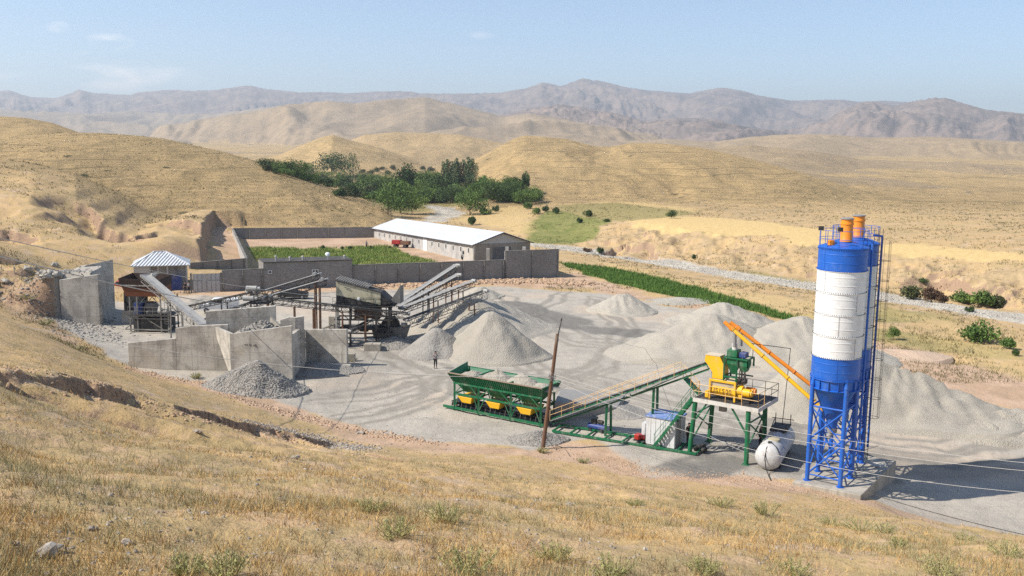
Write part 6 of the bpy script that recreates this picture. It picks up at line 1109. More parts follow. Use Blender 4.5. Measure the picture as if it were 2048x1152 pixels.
# ------------------------------------------------------------------ people
def person(label, p, face, pose, top, legs, hat=None):
    """one skinned figure; face = heading angle; pose gives joint positions"""
    ca, sa = math.cos(face), math.sin(face); W = lambda x, y, z: V(x*-sa+y*ca, x*ca+y*sa, z)   # x to the figure's left, y forwards
    J = {'pel':(0,0,.95), 'wa':(0,0,1.10), 'ch':(0,.01,1.32), 'nk':(0,.0,1.47), 'hd':(0,.03,1.60), 'ht':(0,.02,1.70)}
    S = {1: pose['L'], -1: pose['R']}; nodes, rad, edges, part = [], [], [], []
    def nd(q, r, pt, par=None): nodes.append(W(*q)); rad.append(r); part.append(pt); (edges.append((par, len(nodes)-1)) if par is not None else None); return len(nodes)-1
    pel = nd(J['pel'], .135, 't'); wa_ = nd(J['wa'], .13, 's', pel); ch = nd(J['ch'], .155, 's', wa_); nk = nd(J['nk'], .06, 'n', ch); h1_ = nd(J['hd'], .092, 'h', nk); nd(J['ht'], .075, 'h', h1_)
    for s_ in (1, -1):
        P = S[s_]; sh = nd((s_*.17,0,1.41), .065, 's', ch); el = nd(P['el'], .047, 's', sh); wr = nd(P['wr'], .030, 'a', el); dv = (Vector(P['wr'])-Vector(P['el'])).normalized(); pm = Vector(P['wr'])+dv*.06; pa = nd(pm, .032, 'a', wr)
        sd_ = V(1,0,0) if abs(dv.x) < .8 else V(0,1,0)
        for k in range(4): q = pm+dv*.02+sd_*(k-1.5)*.02; q2 = q+dv*(.07-.012*abs(k-1.3))+V(0,.012,0); nd(q2, .009, 'a', nd(q+dv*.03, .010, 'a', pa))
        nd(pm+sd_*s_*-.05+dv*.02, .010, 'a', pa)
        hp = nd((s_*.09,0,.90), .095, 't', pel); kn_ = nd(P['kn'], .065, 't', hp); an = nd(P['an'], .043, 't', kn_); nd(tuple(Vector(P['an'])+V(0,.13,-.045)), .038, 'f', an)
    def skin(name, sel, grow, mat, parent):
        keep = [i for i in range(len(nodes)) if sel(i)]; mp = {i: k for k, i in enumerate(keep)}; ed = [(mp[a_], mp[b_]) for a_, b_ in edges if a_ in mp and b_ in mp]
        me = bpy.data.meshes.new('tmp'); me.from_pydata([nodes[i] for i in keep], ed, []); o = bpy.data.objects.new('tmp', me); sc.collection.objects.link(o); o.modifiers.new('s', 'SKIN'); 
        for k, i in enumerate(keep): sv = me.skin_vertices[0].data[k]; sv.radius = (rad[i]*grow,)*2; sv.use_root = (k == 0)
        o.modifiers.new('u', 'SUBSURF').levels = 2; o.modifiers['u'].render_levels = 2; dg = bpy.context.evaluated_depsgraph_get(); r = bpy.data.meshes.new_from_object(o.evaluated_get(dg)); bpy.data.objects.remove(o)
        r.name = name; r.materials.clear(); r.materials.append(mat); r.polygons.foreach_set('use_smooth', [True]*len(r.polygons)); q = bpy.data.objects.new(name, r); sc.collection.objects.link(q); q.parent = parent; return q
    t = thing('person', label, 'person', p, None)
    skin('body', lambda i: True, 1., SKIN, t); skin('shirt', lambda i: part[i] == 's' or i == 0, 1.13, top, t); skin('trousers', lambda i: part[i] == 't', 1.15, legs, t)
    m = MB(); c = p+W(0,-.01,1.655); m.lathe(c, [(.098,-.05),(.108,0),(.10,.05),(.06,.095),(0,.105)], 16); 
    if hat: m.lathe(c+V(0,0,.02), [(.17,-.01),(.17,.005),(.1,.02)], 16)
    m.build('hair' if not hat else 'cap', hat or HAIR, t, smooth=True)
    m = MB(); m.lathe(p+W(0,.12,1.60), [(.0,-.02),(.016,0),(0,.03)], 6); m.build('nose', SKIN, t)
    for s_ in (1, -1): q = Vector(S[s_]['an']); m = MB(); c0_ = p+W(q.x,q.y-.06,q.z-.06); c1_ = p+W(q.x,q.y+.17,q.z-.06); m.bar(c0_, c1_, .10, .09); m.build('shoe', BLACK, t, bev=.02)
    return t
stand = lambda e1_, w1_, e2_, w2_, kl=(.10,.02,.50), al=(.11,-.02,.09), kr=(-.10,.02,.50), ar=(-.11,-.02,.09): {'L': {'el': e1_, 'wr': w1_, 'kn': kl, 'an': al}, 'R': {'el': e2_, 'wr': w2_, 'kn': kr, 'an': ar}}
person('man in a striped top standing by the big gravel cone, hands raised to his face', G(871,736), -1.62, stand((.27,.12,1.28), (.09,.26,1.50), (-.27,.12,1.28), (-.09,.26,1.50)), CLG, CLO)
person('dark-clothed man walking between the tower leg and the white tank', G(1521,894), 3.3, stand((.22,-.06,1.15), (.24,.05,.92), (-.22,.05,1.14), (-.23,.20,.95), (.09,.16,.52), (.09,.12,.10), (-.09,-.02,.50), (-.09,-.26,.13)), CLO, CLO)
person('dark-clothed man standing behind the white control cabin', G(1377,890), -1.5, stand((.23,-.02,1.14), (.22,.10,.92), (-.23,-.02,1.14), (-.24,.08,.90)), CLO, CLO)
person('farm worker standing at the edge of the green plot in the compound', G(733,497), -1.2, stand((.24,.02,1.14), (.25,.15,.95), (-.24,.02,1.14), (-.2,.2,1.0)), CLG, CLO)
for k, (px, lb) in enumerate(((371,'dark-clothed person at the left of the open gate'), (378,'person in a pale and dark top at the right of the open gate'))): person(lb, G(px,586), -1.4, stand((.23,0,1.14), (.24,.06,.9), (-.23,0,1.14), (-.24,.08,.92)), CLO if k == 0 else CLG, CLO)

# ------------------------------------------------------------------ foliage
def leaf_mat(name, c, c2, sc_=.5):
    t = NT(name, .75); o = t.obj(); k = t.mix(t.step(t.noise(sc_, 4, o), .38, .62), c, c2); k = t.mix(t.math('MULTIPLY', t.step(t.noise(sc_*5, 3, o), .5, .7), .5), k, tuple(min(1, v*1.7) for v in c2)); t.col(k); return t.m
LM = {'dark': leaf_mat('dark_leaves', (.036,.066,.018), (.085,.13,.032)), 'mid': leaf_mat('green_leaves', (.07,.125,.025), (.145,.215,.045)), 'light': leaf_mat('light_leaves', (.09,.15,.028), (.18,.24,.05)),
      'pop': leaf_mat('poplar_leaves', (.065,.105,.042), (.13,.175,.07)), 'brown': leaf_mat('brown_twigs', (.09,.05,.03), (.17,.105,.06)), 'olive': leaf_mat('olive_leaves', (.055,.065,.022), (.12,.125,.045))}
BARK = paint('bark', (.11,.075,.05), .95, dirt=.3)
def quads(name, P, N1, N2, mat, parent=None):
    """many little leaf faces: centres P, half axes N1, N2"""
    n = len(P); v = np.empty((n, 4, 3), np.float32); v[:,0] = P-N1; v[:,1] = P+N2*.9; v[:,2] = P+N1; v[:,3] = P-N2*.9
    me = bpy.data.meshes.new(name); me.vertices.add(n*4); me.vertices.foreach_set('co', v.ravel()); me.loops.add(n*4); me.loops.foreach_set('vertex_index', np.arange(n*4, dtype=np.int32)); me.polygons.add(n); me.polygons.foreach_set('loop_start', np.arange(n, dtype=np.int32)*4); me.polygons.foreach_set('loop_total', np.full(n, 4, np.int32)); me.update(calc_edges=True); me.materials.append(mat)
    o = bpy.data.objects.new(name, me); sc.collection.objects.link(o); o.parent = parent; return o
rg = np.random.RandomState(11)
def unit(n): a = rg.normal(size=(n, 3)); return a/np.linalg.norm(a, axis=1)[:,None]
def tree_proto(name, label, cat, kind, mat, h, w_, n=1500, leaf=.045, low=.12):
    """built 1 unit tall around the origin (scaled where it stands)"""
    t = thing(name, label, cat, V(0,0,0)); r = w_/h/2
    if kind == 'poplar': lobes = [((rg.uniform(-.25,.25)*r, rg.uniform(-.25,.25)*r, z), r*(1.0-abs(z-.42)*1.15), .16) for z in np.linspace(.14, .93, 11)]
    elif kind == 'bush': lobes = [((math.cos(a)*r*.52*q, math.sin(a)*r*.52*q, .34+rg.uniform(-.2,.32)*(1.2-q)), r*rg.uniform(.26,.52), rg.uniform(.2,.38)) for a, q in zip(rg.uniform(0,6.3,11), rg.uniform(.2,1.15,11))]
    else: lobes = [((math.cos(a)*r*.62*q, math.sin(a)*r*.62*q, .52+.3*(1-q)*rg.uniform(-1,1)+rg.uniform(-.22,.16)), r*rg.uniform(.36,.55), rg.uniform(.16,.25)) for a, q in zip(rg.uniform(0,6.3,15), rg.uniform(.1,1.15,15))]
    P = []; per = n//len(lobes)
    for c, rr, rz in lobes:
        d = unit(per); q = rg.uniform(.55, 1.05, per)[:,None]; p = np.array(c)+d*q*np.array([max(rr,.02), max(rr,.02), rz]); P.append(p)
    P = np.concatenate(P); P = P[P[:,2] > low*rg.uniform(.3,1.2,len(P))]; P = P[P[:,2] < 1.02]; a = unit(len(P)); b = np.cross(a, unit(len(P))); b /= np.linalg.norm(b, axis=1)[:,None]; s_ = rg.uniform(.5, 1.2, len(P))[:,None]*leaf
    cr = quads('crown' if kind != 'bush' else 'foliage', P, a*s_, b*s_*.8, mat, t)
    m = MB(); hh = .62 if kind != 'bush' else .35; m.tube((0,0,-.06), (0,0,hh), .028, .010, n=7)
    for c, rr, rz in lobes[::2]: z0 = min(c[2]*.6, hh*.8); m.tube((0,0,z0), (c[0],c[1],c[2]), .010, .004, n=5)
    m.build('trunk' if kind != 'bush' else 'stems', BARK, t); return t
PR = {}
def proto(key):
    if key not in PR:
        kind, mat, ratio, v = key; PR[key] = tree_proto({'poplar':'poplar_tree','round':'broadleaf_tree','bush':'bush'}[kind], '', {'poplar':'tree','round':'tree','bush':'bush'}[kind], kind, LM[mat], 1., ratio, {'poplar':1500,'round':2400,'bush':1500}[kind], {'poplar':.022,'round':.036,'bush':.062}[kind]); return PR[key], True
    return PR[key], False
TG_ = 'trees of the valley grove'
def plant(px, top, base, wpx, kind, mat, label, group, sink=.0):
    p = onray(px, base, 60); big = group == TG_ and kind != 'bush'; hgt = (base-top)/F*p.y*(1.48 if big else 1.0); wpx = wpx*(1.55 if big else 1.2); ratio = round(min(2.4, max(.3, wpx/(base-top)))*3)/3
    o, new = proto((kind, mat, max(ratio, .33), (int(px)//7)%2)); o = o if new else dup(o)
    o.location = (p.x, p.y, hz1(p.x, p.y)-sink); s_ = hgt/1.0; sx = wpx/F*p.y/(max(ratio,.33)); o.scale = (sx, sx, s_); o.rotation_euler = (0, 0, random.uniform(0, 6.28)); o['label'] = label; o['group'] = group; return o
TG = 'trees of the valley grove'
T = [ # px, top, base, width, kind, leaf, label
(664,319,355,62,'round','dark','largest dark round tree at the back left of the grove'),
(528,322,339,24,'round','dark','leftmost tree of the grove, peeping over the hill shoulder'),(543,324,343,30,'round','dark','second tree from the left in the grove'),(561,326,347,28,'round','mid','third tree from the left in the grove'),(585,324,352,36,'round','dark','broad tree in the left wing of the grove, right of the hill shoulder'),(603,332,356,26,'round','mid','smaller tree just left of the big dark round tree, second from it'),(620,337,358,24,'round','mid','low tree directly left of the big dark round tree'),
(706,330,376,26,'poplar','pop','single broad poplar right of the big dark round tree'),(737,352,379,38,'round','mid','round tree just right of the single poplar'),(686,352,376,28,'round','mid','small tree below the right side of the big dark round tree'),
(690,370,392,34,'bush','olive','dusty olive bush at the left lower edge of the grove'),(712,374,396,30,'bush','olive','second dusty olive bush at the left lower edge of the grove'),(738,374,398,32,'bush','dark','dark bush between the olive bushes and the front clump'),(757,366,392,28,'round','dark','dark tree above the left of the front clump'),
(776,384,428,54,'round','mid','left tree of the big leafy clump in front of the grove'),(801,379,427,52,'round','mid','middle tree of the big leafy clump in front of the grove'),(824,396,430,42,'round','light','right, lighter tree of the big leafy clump in front of the grove'),
(783,358,390,38,'round','light','bright green tree right behind the front clump'),(812,350,398,34,'round','dark','tall dark tree rising behind the front clump'),(836,352,384,32,'round','dark','dark tree right of the tall one in the middle of the grove'),(853,350,380,38,'round','mid','wide tree left of the poplar row'),(846,378,406,36,'round','mid','mid green tree standing over the gravel stream'),(883,360,396,36,'round','dark','dark tree in front of the left end of the poplar row'),(866,372,398,26,'round','mid','small tree left of the dark one before the poplar row'),
(905,379,407,40,'round','dark','dark tree low before the middle of the poplar row'),(928,376,396,28,'round','mid','mid green tree low before the right of the poplar row'),(940,388,430,50,'round','mid','big round tree on the right bank of the gravel stream'),(968,360,396,46,'round','mid','broad tree right of the poplar row'),(969,409,430,28,'bush','mid','bush beside the big round tree on the stream bank'),(988,372,404,36,'round','dark','dark tree on the right side of the grove, below the skyline gap'),(1010,378,404,32,'round','dark','second dark tree on the right side of the grove'),(1012,362,386,26,'round','mid','round-topped tree near the right end of the grove'),(1033,369,396,28,'round','mid','mid green tree left of the scraggy one'),(1049,357,388,14,'round','dark','thin scraggy tree sticking up at the right end of the grove'),(1052,384,410,40,'round','mid','wide leafy tree at the right end of the grove'),(1071,383,406,26,'round','mid','last full tree at the right end of the grove'),
(1056,400,418,18,'bush','light','pale green bush under the right end of the grove'),(1072,411,429,18,'bush','light','second pale green bush under the right end of the grove'),(1091,407,423,16,'bush','dark','small dark bush right of the pale green ones'),(992,407,423,16,'bush','dark','small dark bush on the golden bank under the grove'),(945,427,450,20,'bush','dark','lone dark bush on the grass behind the barn roof'),
(1112,411,428,18,'bush','dark','dark bush at the left edge of the green slope'),(1176,417,433,20,'bush','dark','dark bush on top of the green slope'),(1159,432,446,14,'bush','dark','small dark bush half way down the green slope'),(1213,435,444,16,'bush','dark','low dark bush at the right of the green slope'),(1343,418,437,20,'round','dark','small dark tree on the plateau beyond the pale field')]
for t_ in T: plant(*t_, TG if t_[2] < 431 and t_[0] < 1095 else 'bushes scattered over the far bank')
for k, (px, top) in enumerate(((888,344),(896,341),(904,343),(912,340),(920,344),(929,341),(937,338),(944,340),(951,345))): plant(px, top, 384-(k%3), 12, 'poplar', 'pop', 'poplar number '.replace('number ', '')+['at the left end of the dense poplar row','second from the left in the poplar row','third from the left in the poplar row','fourth from the left in the poplar row','in the exact middle of the poplar row','fourth from the right in the poplar row','third from the right in the poplar row','second from the right in the poplar row','at the right end of the dense poplar row'][k], TG)
side = ['leftmost','second','third','fourth','fifth','sixth','seventh','eighth','ninth','tenth','eleventh','twelfth']
for k in range(9): plant(632+k*6.3, 350+k*1.2, 362+k*1.3, 14, 'bush', ['mid','olive','light'][k%3], side[k]+' of the small bushes lining the foot of the big round tree', 'small bushes under the dark tree')
for k, (px, b_) in enumerate(((727,345),(741,348),(752,344),(767,340),(776,349),(786,339),(797,350),(810,346),(817,348),(832,352),(846,340),(862,343))): plant(px, b_-8-(k%3)*1.5, b_, 17, 'bush', 'olive', side[k]+' of the grey-green bushes on the golden bank behind the grove', 'grey-green bushes behind the grove')
for px, top, base, w_, mt, lb in ((1174,492,504,20,'brown','brownish bush on the far river bank, left one of a pair'),(1200,490,506,16,'dark','dark round bush on the far river bank, right one of a pair'),(1389,506,518,12,'dark','tiny dark bush at the foot of the bluff'),(1822,563,598,52,'olive','large grey-brown tamarisk bush right of the silos across the river'),(1858,568,603,46,'brown','reddish brown bush right of the large grey-brown one'),(1884,582,606,26,'brown','small reddish brown bush at the right of the brown pair'),(1846,554,568,22,'dark','dark green bush above the brown bushes'),(1926,572,607,50,'mid','left one of three wide green bushes at the right river bank'),(1962,570,614,56,'mid','middle one of three wide green bushes at the right river bank'),(1993,584,618,36,'olive','right, duller one of three wide green bushes at the river bank'),(1960,632,684,84,'mid','big spreading dark green bush in the golden grass at the right'),(2017,668,698,30,'mid','smaller leafy bush beside the big spreading one'),(2031,694,712,18,'dark','smallest bush below the big spreading one at the right edge'),(1786,652,680,30,'mid','young leafy tree standing alone right of the silo ladder'),(1940,608,624,20,'dark','low dark bush by the gravel river near the right edge')):
    plant(px, top, base, w_, 'bush' if px != 1786 else 'round', mt, lb, 'bushes along the river')
for k, px in enumerate((645, 685, 700, 742, 780)): plant(px, 490-(k==0)*2, 499, 9 if k else 11, 'bush', 'dark', side[k]+' of the little bushes along the edge of the green plot', 'little bushes by the green plot')
T2 = [(650,345,362,26),(725,350,368,30),(755,352,372,28),(770,356,376,30),(800,358,378,32),(820,352,372,30),(868,350,374,30),(845,362,390,36),(870,380,402,34),(900,384,404,36),(922,378,402,34),(950,374,400,34),(985,368,392,32),(1022,372,396,30),(1062,380,402,28),(570,338,352,26),(625,348,364,24)]
for k, (px, a_, b_, w_) in enumerate(T2): plant(px, a_, b_, w_, 'round', ['mid','dark','light','mid'][k%4], ['first','second','third','fourth','fifth','sixth','seventh','eighth','ninth','tenth','eleventh','twelfth','thirteenth','fourteenth','fifteenth','sixteenth','seventeenth'][k]+' of the ordinary rounded trees filling the heart of the valley grove', TG)
UG = [(530,343,600,352,8,16,12),(600,358,690,372,9,18,13),(680,392,760,398,9,26,18),(745,380,860,386,10,30,20),(850,404,940,404,8,28,18),(860,384,960,384,9,30,22),(960,400,1060,404,9,30,20),(960,384,1030,384,6,26,18),(640,372,740,384,8,24,16),(770,404,860,408,6,30,18)]
UL = ['on the far left wing of the grove','along the foot of the big dark tree','on the left lower edge of the grove','behind the big front clump','at the stream end of the grove','below the poplar row','on the lower right of the grove','behind the trees at the right','left below the single broad poplar','under the big leafy front clump']
UN = ['first','second','third','fourth','fifth','sixth','seventh','eighth','ninth','tenth']
for (x0, y0, x1, y1, n_, w_, h_), ul in zip(UG, UL):
    for i in range(n_):
        f_ = (i+random.uniform(-.3,.3))/(n_-1); px = x0+(x1-x0)*f_; py = y0+(y1-y0)*f_+random.uniform(-3,3); plant(px, py-h_*random.uniform(1.1,1.8), py, w_*random.uniform(1.,1.5), 'bush', random.choice(['dark','mid','mid','olive']), UN[i]+' low bush from the left '+ul, 'undergrowth of the valley grove')
# ------------------------------------------------------------------ grass, weeds, stones
def mask_at(arr, x, y):
    fu = np.clip((x/(y+OFF)-U0)/(U1-U0)*(NU-1), 0, NU-1).round().astype(int); fv = np.clip(np.interp(y, ds, np.arange(NV)), 0, NV-1).round().astype(int); return arr[fv, fu]
def blades(name, x, y, hgt, wid, nb, spread, mat, label, lean=.45):
    n = len(x); z = hz(x, y)-.01; X = np.repeat(x, nb); Y = np.repeat(y, nb); Z = np.repeat(z, nb); Hh = np.repeat(hgt, nb)*rg.uniform(.5, 1.15, n*nb); Ww = np.repeat(wid, nb); sp = np.repeat(spread, nb)
    X = X+rg.normal(size=n*nb)*sp; Y = Y+rg.normal(size=n*nb)*sp; Z = np.repeat(z, nb)-np.abs(rg.normal(size=n*nb))*sp*.15; a = rg.uniform(0, 6.28, n*nb); dx, dy = np.cos(a)*Ww, np.sin(a)*Ww; lx_ = rg.normal(size=n*nb)*lean*Hh; ly = rg.normal(size=n*nb)*lean*Hh
    v = np.empty((n*nb, 3, 3), np.float32); v[:,0] = np.stack([X-dx, Y-dy, Z], -1); v[:,1] = np.stack([X+dx, Y+dy, Z], -1); v[:,2] = np.stack([X+lx_, Y+ly, Z+Hh], -1); k = n*nb
    me = bpy.data.meshes.new(name); me.vertices.add(k*3); me.vertices.foreach_set('co', v.ravel()); me.loops.add(k*3); me.loops.foreach_set('vertex_index', np.arange(k*3, dtype=np.int32)); me.polygons.add(k); me.polygons.foreach_set('loop_start', np.arange(k, dtype=np.int32)*3); me.polygons.foreach_set('loop_total', np.full(k, 3, np.int32)); me.update(calc_edges=True); me.materials.append(mat)
    o = bpy.data.objects.new(name, me); sc.collection.objects.link(o); o['kind'] = 'stuff'; o['label'] = label; return o
def blade_mat(name, a, b_, sc_=.6):
    t = NT(name, .8); k = t.mix(t.step(t.noise(sc_, 4), .35, .65), a, b_); k = t.mix(t.step(t.noise(25., 2), .4, .65), k, tuple(v*.6 for v in b_)); t.col(k); return t.m
G1 = blade_mat('straw_blades', (.76,.49,.19), (.60,.38,.14)); G2 = blade_mat('sage_blades', (.44,.38,.20), (.33,.30,.15)); G3 = blade_mat('umber_blades', (.33,.22,.12), (.22,.145,.08)); G4 = blade_mat('weed_blades', (.36,.36,.12), (.50,.47,.19)); G5 = blade_mat('crop_leaves', (.075,.16,.022), (.15,.25,.045), .6); G6 = blade_mat('garden_leaves', (.16,.28,.04), (.34,.37,.10), .25)
def scatter(n, d0, d1, pw=1.6):
    q = rg.uniform(0, 1, n); d = (d0**(1-pw)+(d1**(1-pw)-d0**(1-pw))*q)**(1/(1-pw)); u = rg.uniform(-.68, .68, n); return u*(d+6), d
for nm, mt, n_t, frq, thr, hh, lab in (('dry_grass', G1, 52000, .22, .02, .17, 'short straw-coloured dry grass on the near slope'), ('sage_grass', G2, 42000, .16, .06, .22, 'grey-green wiry grass on the near slope'), ('dead_stalks', G3, 15000, .3, .02, .13, 'brown dead stalks on the near slope')):
    x, y = scatter(n_t, 5.5, 92); f_ = fbm(x*frq+len(nm)*7.7, y*frq*1.2, 3); ok = (f_ > thr+rg.normal(size=len(x))*.16) & (mask_at(gravel, x, y) < .3) & (mask_at(dirt, x, y) < .35+.2*rg.normal(size=len(x))) & (y < 95); x, y = x[ok], y[ok]
    s_ = np.clip(y/16, 1., 5.5); blades(nm, x, y, hh*rg.uniform(.6, 1.3, len(x))*np.clip(1.05-y/170, .6, 1), .0045*s_, 6, .07*np.sqrt(s_), mt, lab)
# mid-distance tufts on slopes beside the yard and over the far bank
x, y = scatter(60000, 90, 420, 1.5); ok = (mask_at(gravel, x, y) < .2) & (mask_at(river, x, y) < .3) & (mask_at(crop, x, y) < .2) & (mask_at(pale, x, y) < .6) & (fbm(x*.06, y*.06, 3) > rg.normal(size=len(x))*.2+.05) & ~((x > -66) & (x < 5) & (y > 140) & (y < 235)); x, y = x[ok], y[ok]
blades('hill_tufts', x, y, rg.uniform(.2, .55, len(x)), .03*np.clip(y/90, 1, 3), 4, np.full(len(x), .25), blade_mat('olive_tufts', (.22,.19,.08), (.15,.13,.055)), 'low dark tufts scattered over the hillsides')
ix = rg.uniform(-8, 75, 90000); iy = rg.uniform(95, 215, 90000); ok = mask_at(crop, ix, iy) > .45; ix, iy = ix[ok], iy[ok]; blades('crop_plants', ix, iy, rg.uniform(.35, .75, len(ix)), np.full(len(ix), .06), 4, np.full(len(ix), .22), G5, 'dense dark green crop strip beside the yard', .3)
ix = rg.uniform(-75, 5, 60000); iy = rg.uniform(140, 215, 60000); ok = (mask_at(green, ix, iy) > .45) & (fbm(ix*.2, iy*.2, 3) > -.2); ix, iy = ix[ok], iy[ok]; blades('garden_plants', ix, iy, rg.uniform(.3, .9, len(ix)), np.full(len(ix), .07), 4, np.full(len(ix), .3), G6, 'green vegetable plot inside the walled compound', .35)
def weed(px, base, hpx, wpx, label, mat=G4, name='weed_bush', n=1200):
    p = onray(px, base, 4, 120); hgt = hpx/F*p.y*1.0; w_ = wpx/F*p.y/2*1.5; t = thing(name, label, 'weed', V(p.x,p.y,p.z), 'green weeds on the near slope'); k = 34; P, A, B = [], [], []; m = MB()
    for i in range(k):
        a = rg.uniform(0, 6.28); q = rg.uniform(.15, 1)**.7; tip = np.array([math.cos(a)*w_*q, math.sin(a)*w_*q, hgt*(1.05-q*.45)*rg.uniform(.7, 1)]); r0 = np.array([math.cos(a)*w_*q*.3, math.sin(a)*w_*q*.3, -.02]); m.bar(V(*(p+V(*r0))), V(*(p+V(*tip))), .006*max(1, p.y/14))
        f_ = rg.uniform(.25, 1, n//k)[:,None]; c = r0+(tip-r0)*f_+rg.normal(size=(n//k, 3))*np.array([w_,w_,hgt])*.07; P.append(c)
    P = np.concatenate(P); a = unit(len(P)); a[:,2] = np.abs(a[:,2])+.4; a /= np.linalg.norm(a, axis=1)[:,None]; b_ = np.cross(a, unit(len(P))); s_ = rg.uniform(.5, 1.2, len(P))[:,None]*(.008+hgt*.022)
    quads('leaves', P, a*s_*1.5, b_*s_*.45, mat, t); m.build('stems', G2, t); return t
for w_ in ((1443,1014,26,48,'rounded green weed, left one of the two on the ledge before the tank'),(1535,1032,36,52,'rounded green weed, right one of the two on the ledge before the tank'),(1722,1062,26,60,'low wide green weed left of its neighbour below the silo pad'),(1768,1066,22,50,'low wide green weed right of its neighbour below the silo pad'),(1660,1050,20,40,'small faint weed left of the low wide weeds'),(1105,1118,42,66,'feathery green weed in the lower middle of the slope'),(940,1152,74,100,'largest bright green weed at the bottom edge'),(1225,1158,60,80,'bright green weed at the bottom right of the middle'),(745,1018,26,60,'pale thin weed left of the middle of the slope'),(790,1075,46,70,'pale green weed above and left of the largest one'),(890,1042,44,70,'tall thin pale weed high on the slope middle'),(375,1150,52,66,'sprawling green weed near the bottom left'),(452,1158,70,80,'second sprawling green weed near the bottom left'),(1880,1150,50,70,'thin green weed near the lower right corner'),(2015,1112,34,66,'green weed at the right edge above the corner'),(1795,1096,26,40,'small weed left of the right-edge weeds'),(1930,1080,20,46,'low weed nearest the yard at the right edge'),(1270,1010,14,30,'tiny weed high on the slope below the tower'),(1405,1150,40,60,'thin weed at the bottom right of centre'),(1590,1152,44,60,'faint weed at the bottom, right half'),(392,757,14,20,'small yellow-green weed at the foot of the concrete wing wall'),(1168,925,10,24,'small weed on the bare dirt right of the pole'),(1085,905,14,22,'small dark weed at the foot of the leaning pole'),(700,722,8,22,'grassy patch beside the single-post footing'),(155,700,10,26,'pale shrub left of the concrete walls on the slope'),(90,650,14,34,'grey-green shrub on the bank under the loading ramp'),(60,600,14,36,'yellow-green shrub higher on the bank under the loading ramp')): weed(*w_)
# stones
ico = [(-.53,0,.85),(.53,0,.85),(-.53,0,-.85),(.53,0,-.85),(0,.85,.53),(0,.85,-.53),(0,-.85,.53),(0,-.85,-.53),(.85,.53,0),(-.85,.53,0),(.85,-.53,0),(-.85,-.53,0)]
icf = [(0,1,4),(0,4,9),(9,4,5),(4,8,5),(4,1,8),(8,1,10),(8,10,3),(5,8,3),(5,3,2),(2,3,7),(7,3,10),(7,10,6),(7,6,11),(11,6,0),(0,6,1),(6,10,1),(9,11,0),(9,2,11),(9,5,2),(7,11,2)]
def stones(name, x, y, z, r, mat, label, flat=.7):
    n = len(x); I = np.array(ico); v = I[None]*rg.uniform(.6, 1.25, (n, 12, 1))*r[:,None,None]*np.stack([rg.uniform(.8, 1.3, n), rg.uniform(.7, 1.1, n), rg.uniform(.5, .9, n)*flat+.1], -1)[:,None]; a = rg.uniform(0, 6.28, n); c_, s_ = np.cos(a)[:,None], np.sin(a)[:,None]; X = v[...,0]*c_-v[...,1]*s_; Y = v[...,0]*s_+v[...,1]*c_
    V3 = np.stack([X+x[:,None], Y+y[:,None], v[...,2]+z[:,None]], -1).astype(np.float32); fcs = (np.array(icf)[None]+np.arange(n)[:,None,None]*12).reshape(-1, 3); me = bpy.data.meshes.new(name); me.vertices.add(n*12); me.vertices.foreach_set('co', V3.ravel()); me.loops.add(len(fcs)*3); me.loops.foreach_set('vertex_index', fcs.ravel().astype(np.int32)); me.polygons.add(len(fcs)); me.polygons.foreach_set('loop_start', np.arange(len(fcs), dtype=np.int32)*3); me.polygons.foreach_set('loop_total', np.full(len(fcs), 3, np.int32)); me.update(calc_edges=True); me.materials.append(mat); o = bpy.data.objects.new(name, me); sc.collection.objects.link(o); o['kind'] = 'stuff'; o['label'] = label; return o
def smat(name, a, b_, sc_=3.): t = NT(name, .9); t.col(t.mix(t.step(t.noise(sc_, 4), .35, .65), a, b_)); return t.m
ST1 = smat('field_stone', (.42,.37,.31), (.27,.22,.17)); ST2 = smat('crushed_stone', (.40,.37,.325), (.20,.185,.165), 6.); ST3 = smat('reddish_clod', (.52,.36,.23), (.40,.26,.165)); ST4 = smat('boulder_stone', (.50,.45,.37), (.33,.30,.25), 1.)
x, y = scatter(7000, 5.5, 60, 1.8); ok = (mask_at(gravel, x, y) < .4) & (fbm(x*.25, y*.25, 3) < .1+rg.normal(size=len(x))*.2); x, y = x[ok], y[ok]; stones('field_stones', x, y, hz(x, y), rg.uniform(.012, .045, len(x))*np.clip(y/14, 1, 2.4)**.6, ST1, 'small stones strewn over the dry near slope')
# loose stones on the coarse heaps, found by dropping onto their surfaces
def on_heap(o, n, rmin, rmax, name, mat, label):
    me = o.data; co = np.empty(len(me.vertices)*3, np.float32); me.vertices.foreach_get('co', co); co = co.reshape(-1, 3)+np.array(o.location); k = rg.randint(0, len(co)-1, n); j = np.minimum(k+1, len(co)-1); f_ = rg.uniform(0, 1, (n, 1)); p = co[k]*(1-f_)+co[j]*f_; ok = (np.linalg.norm(co[k]-co[j], axis=1) < 1.) & (p[:,2] > hz(p[:,0], p[:,1])-.02); p = p[ok]; stones(name, p[:,0], p[:,1], p[:,2], rg.uniform(rmin, rmax, len(p)), mat, label)
hp_ = {o['label']: o for o in sc.objects if o.get('group') in ('gravel heaps on the yard',) or o.name.startswith('stone_load')}
for lb, n_, a_, b_, nm in (('coarse stone heap spilled against the front of the concrete hopper', 9000, .05, .12, 'loose stones covering the coarse heap before the hopper'), ('dark stone heap in the shade right of the concrete hopper', 2500, .05, .1, 'loose stones on the shaded heap right of the hopper'), ('grey crushed stone heaped inside the concrete hopper', 2600, .05, .12, 'loose stones on top of the hopper load'), ('low mound of coarse stone by the rusty posts', 1500, .04, .1, 'loose stones on the low mound by the rusty posts'), ('small grey stone heap behind the leaning pole', 2200, .03, .07, 'loose stones on the small heap behind the pole')): on_heap(hp_[lb], n_, a_, b_, 'loose_stones', ST2, nm)
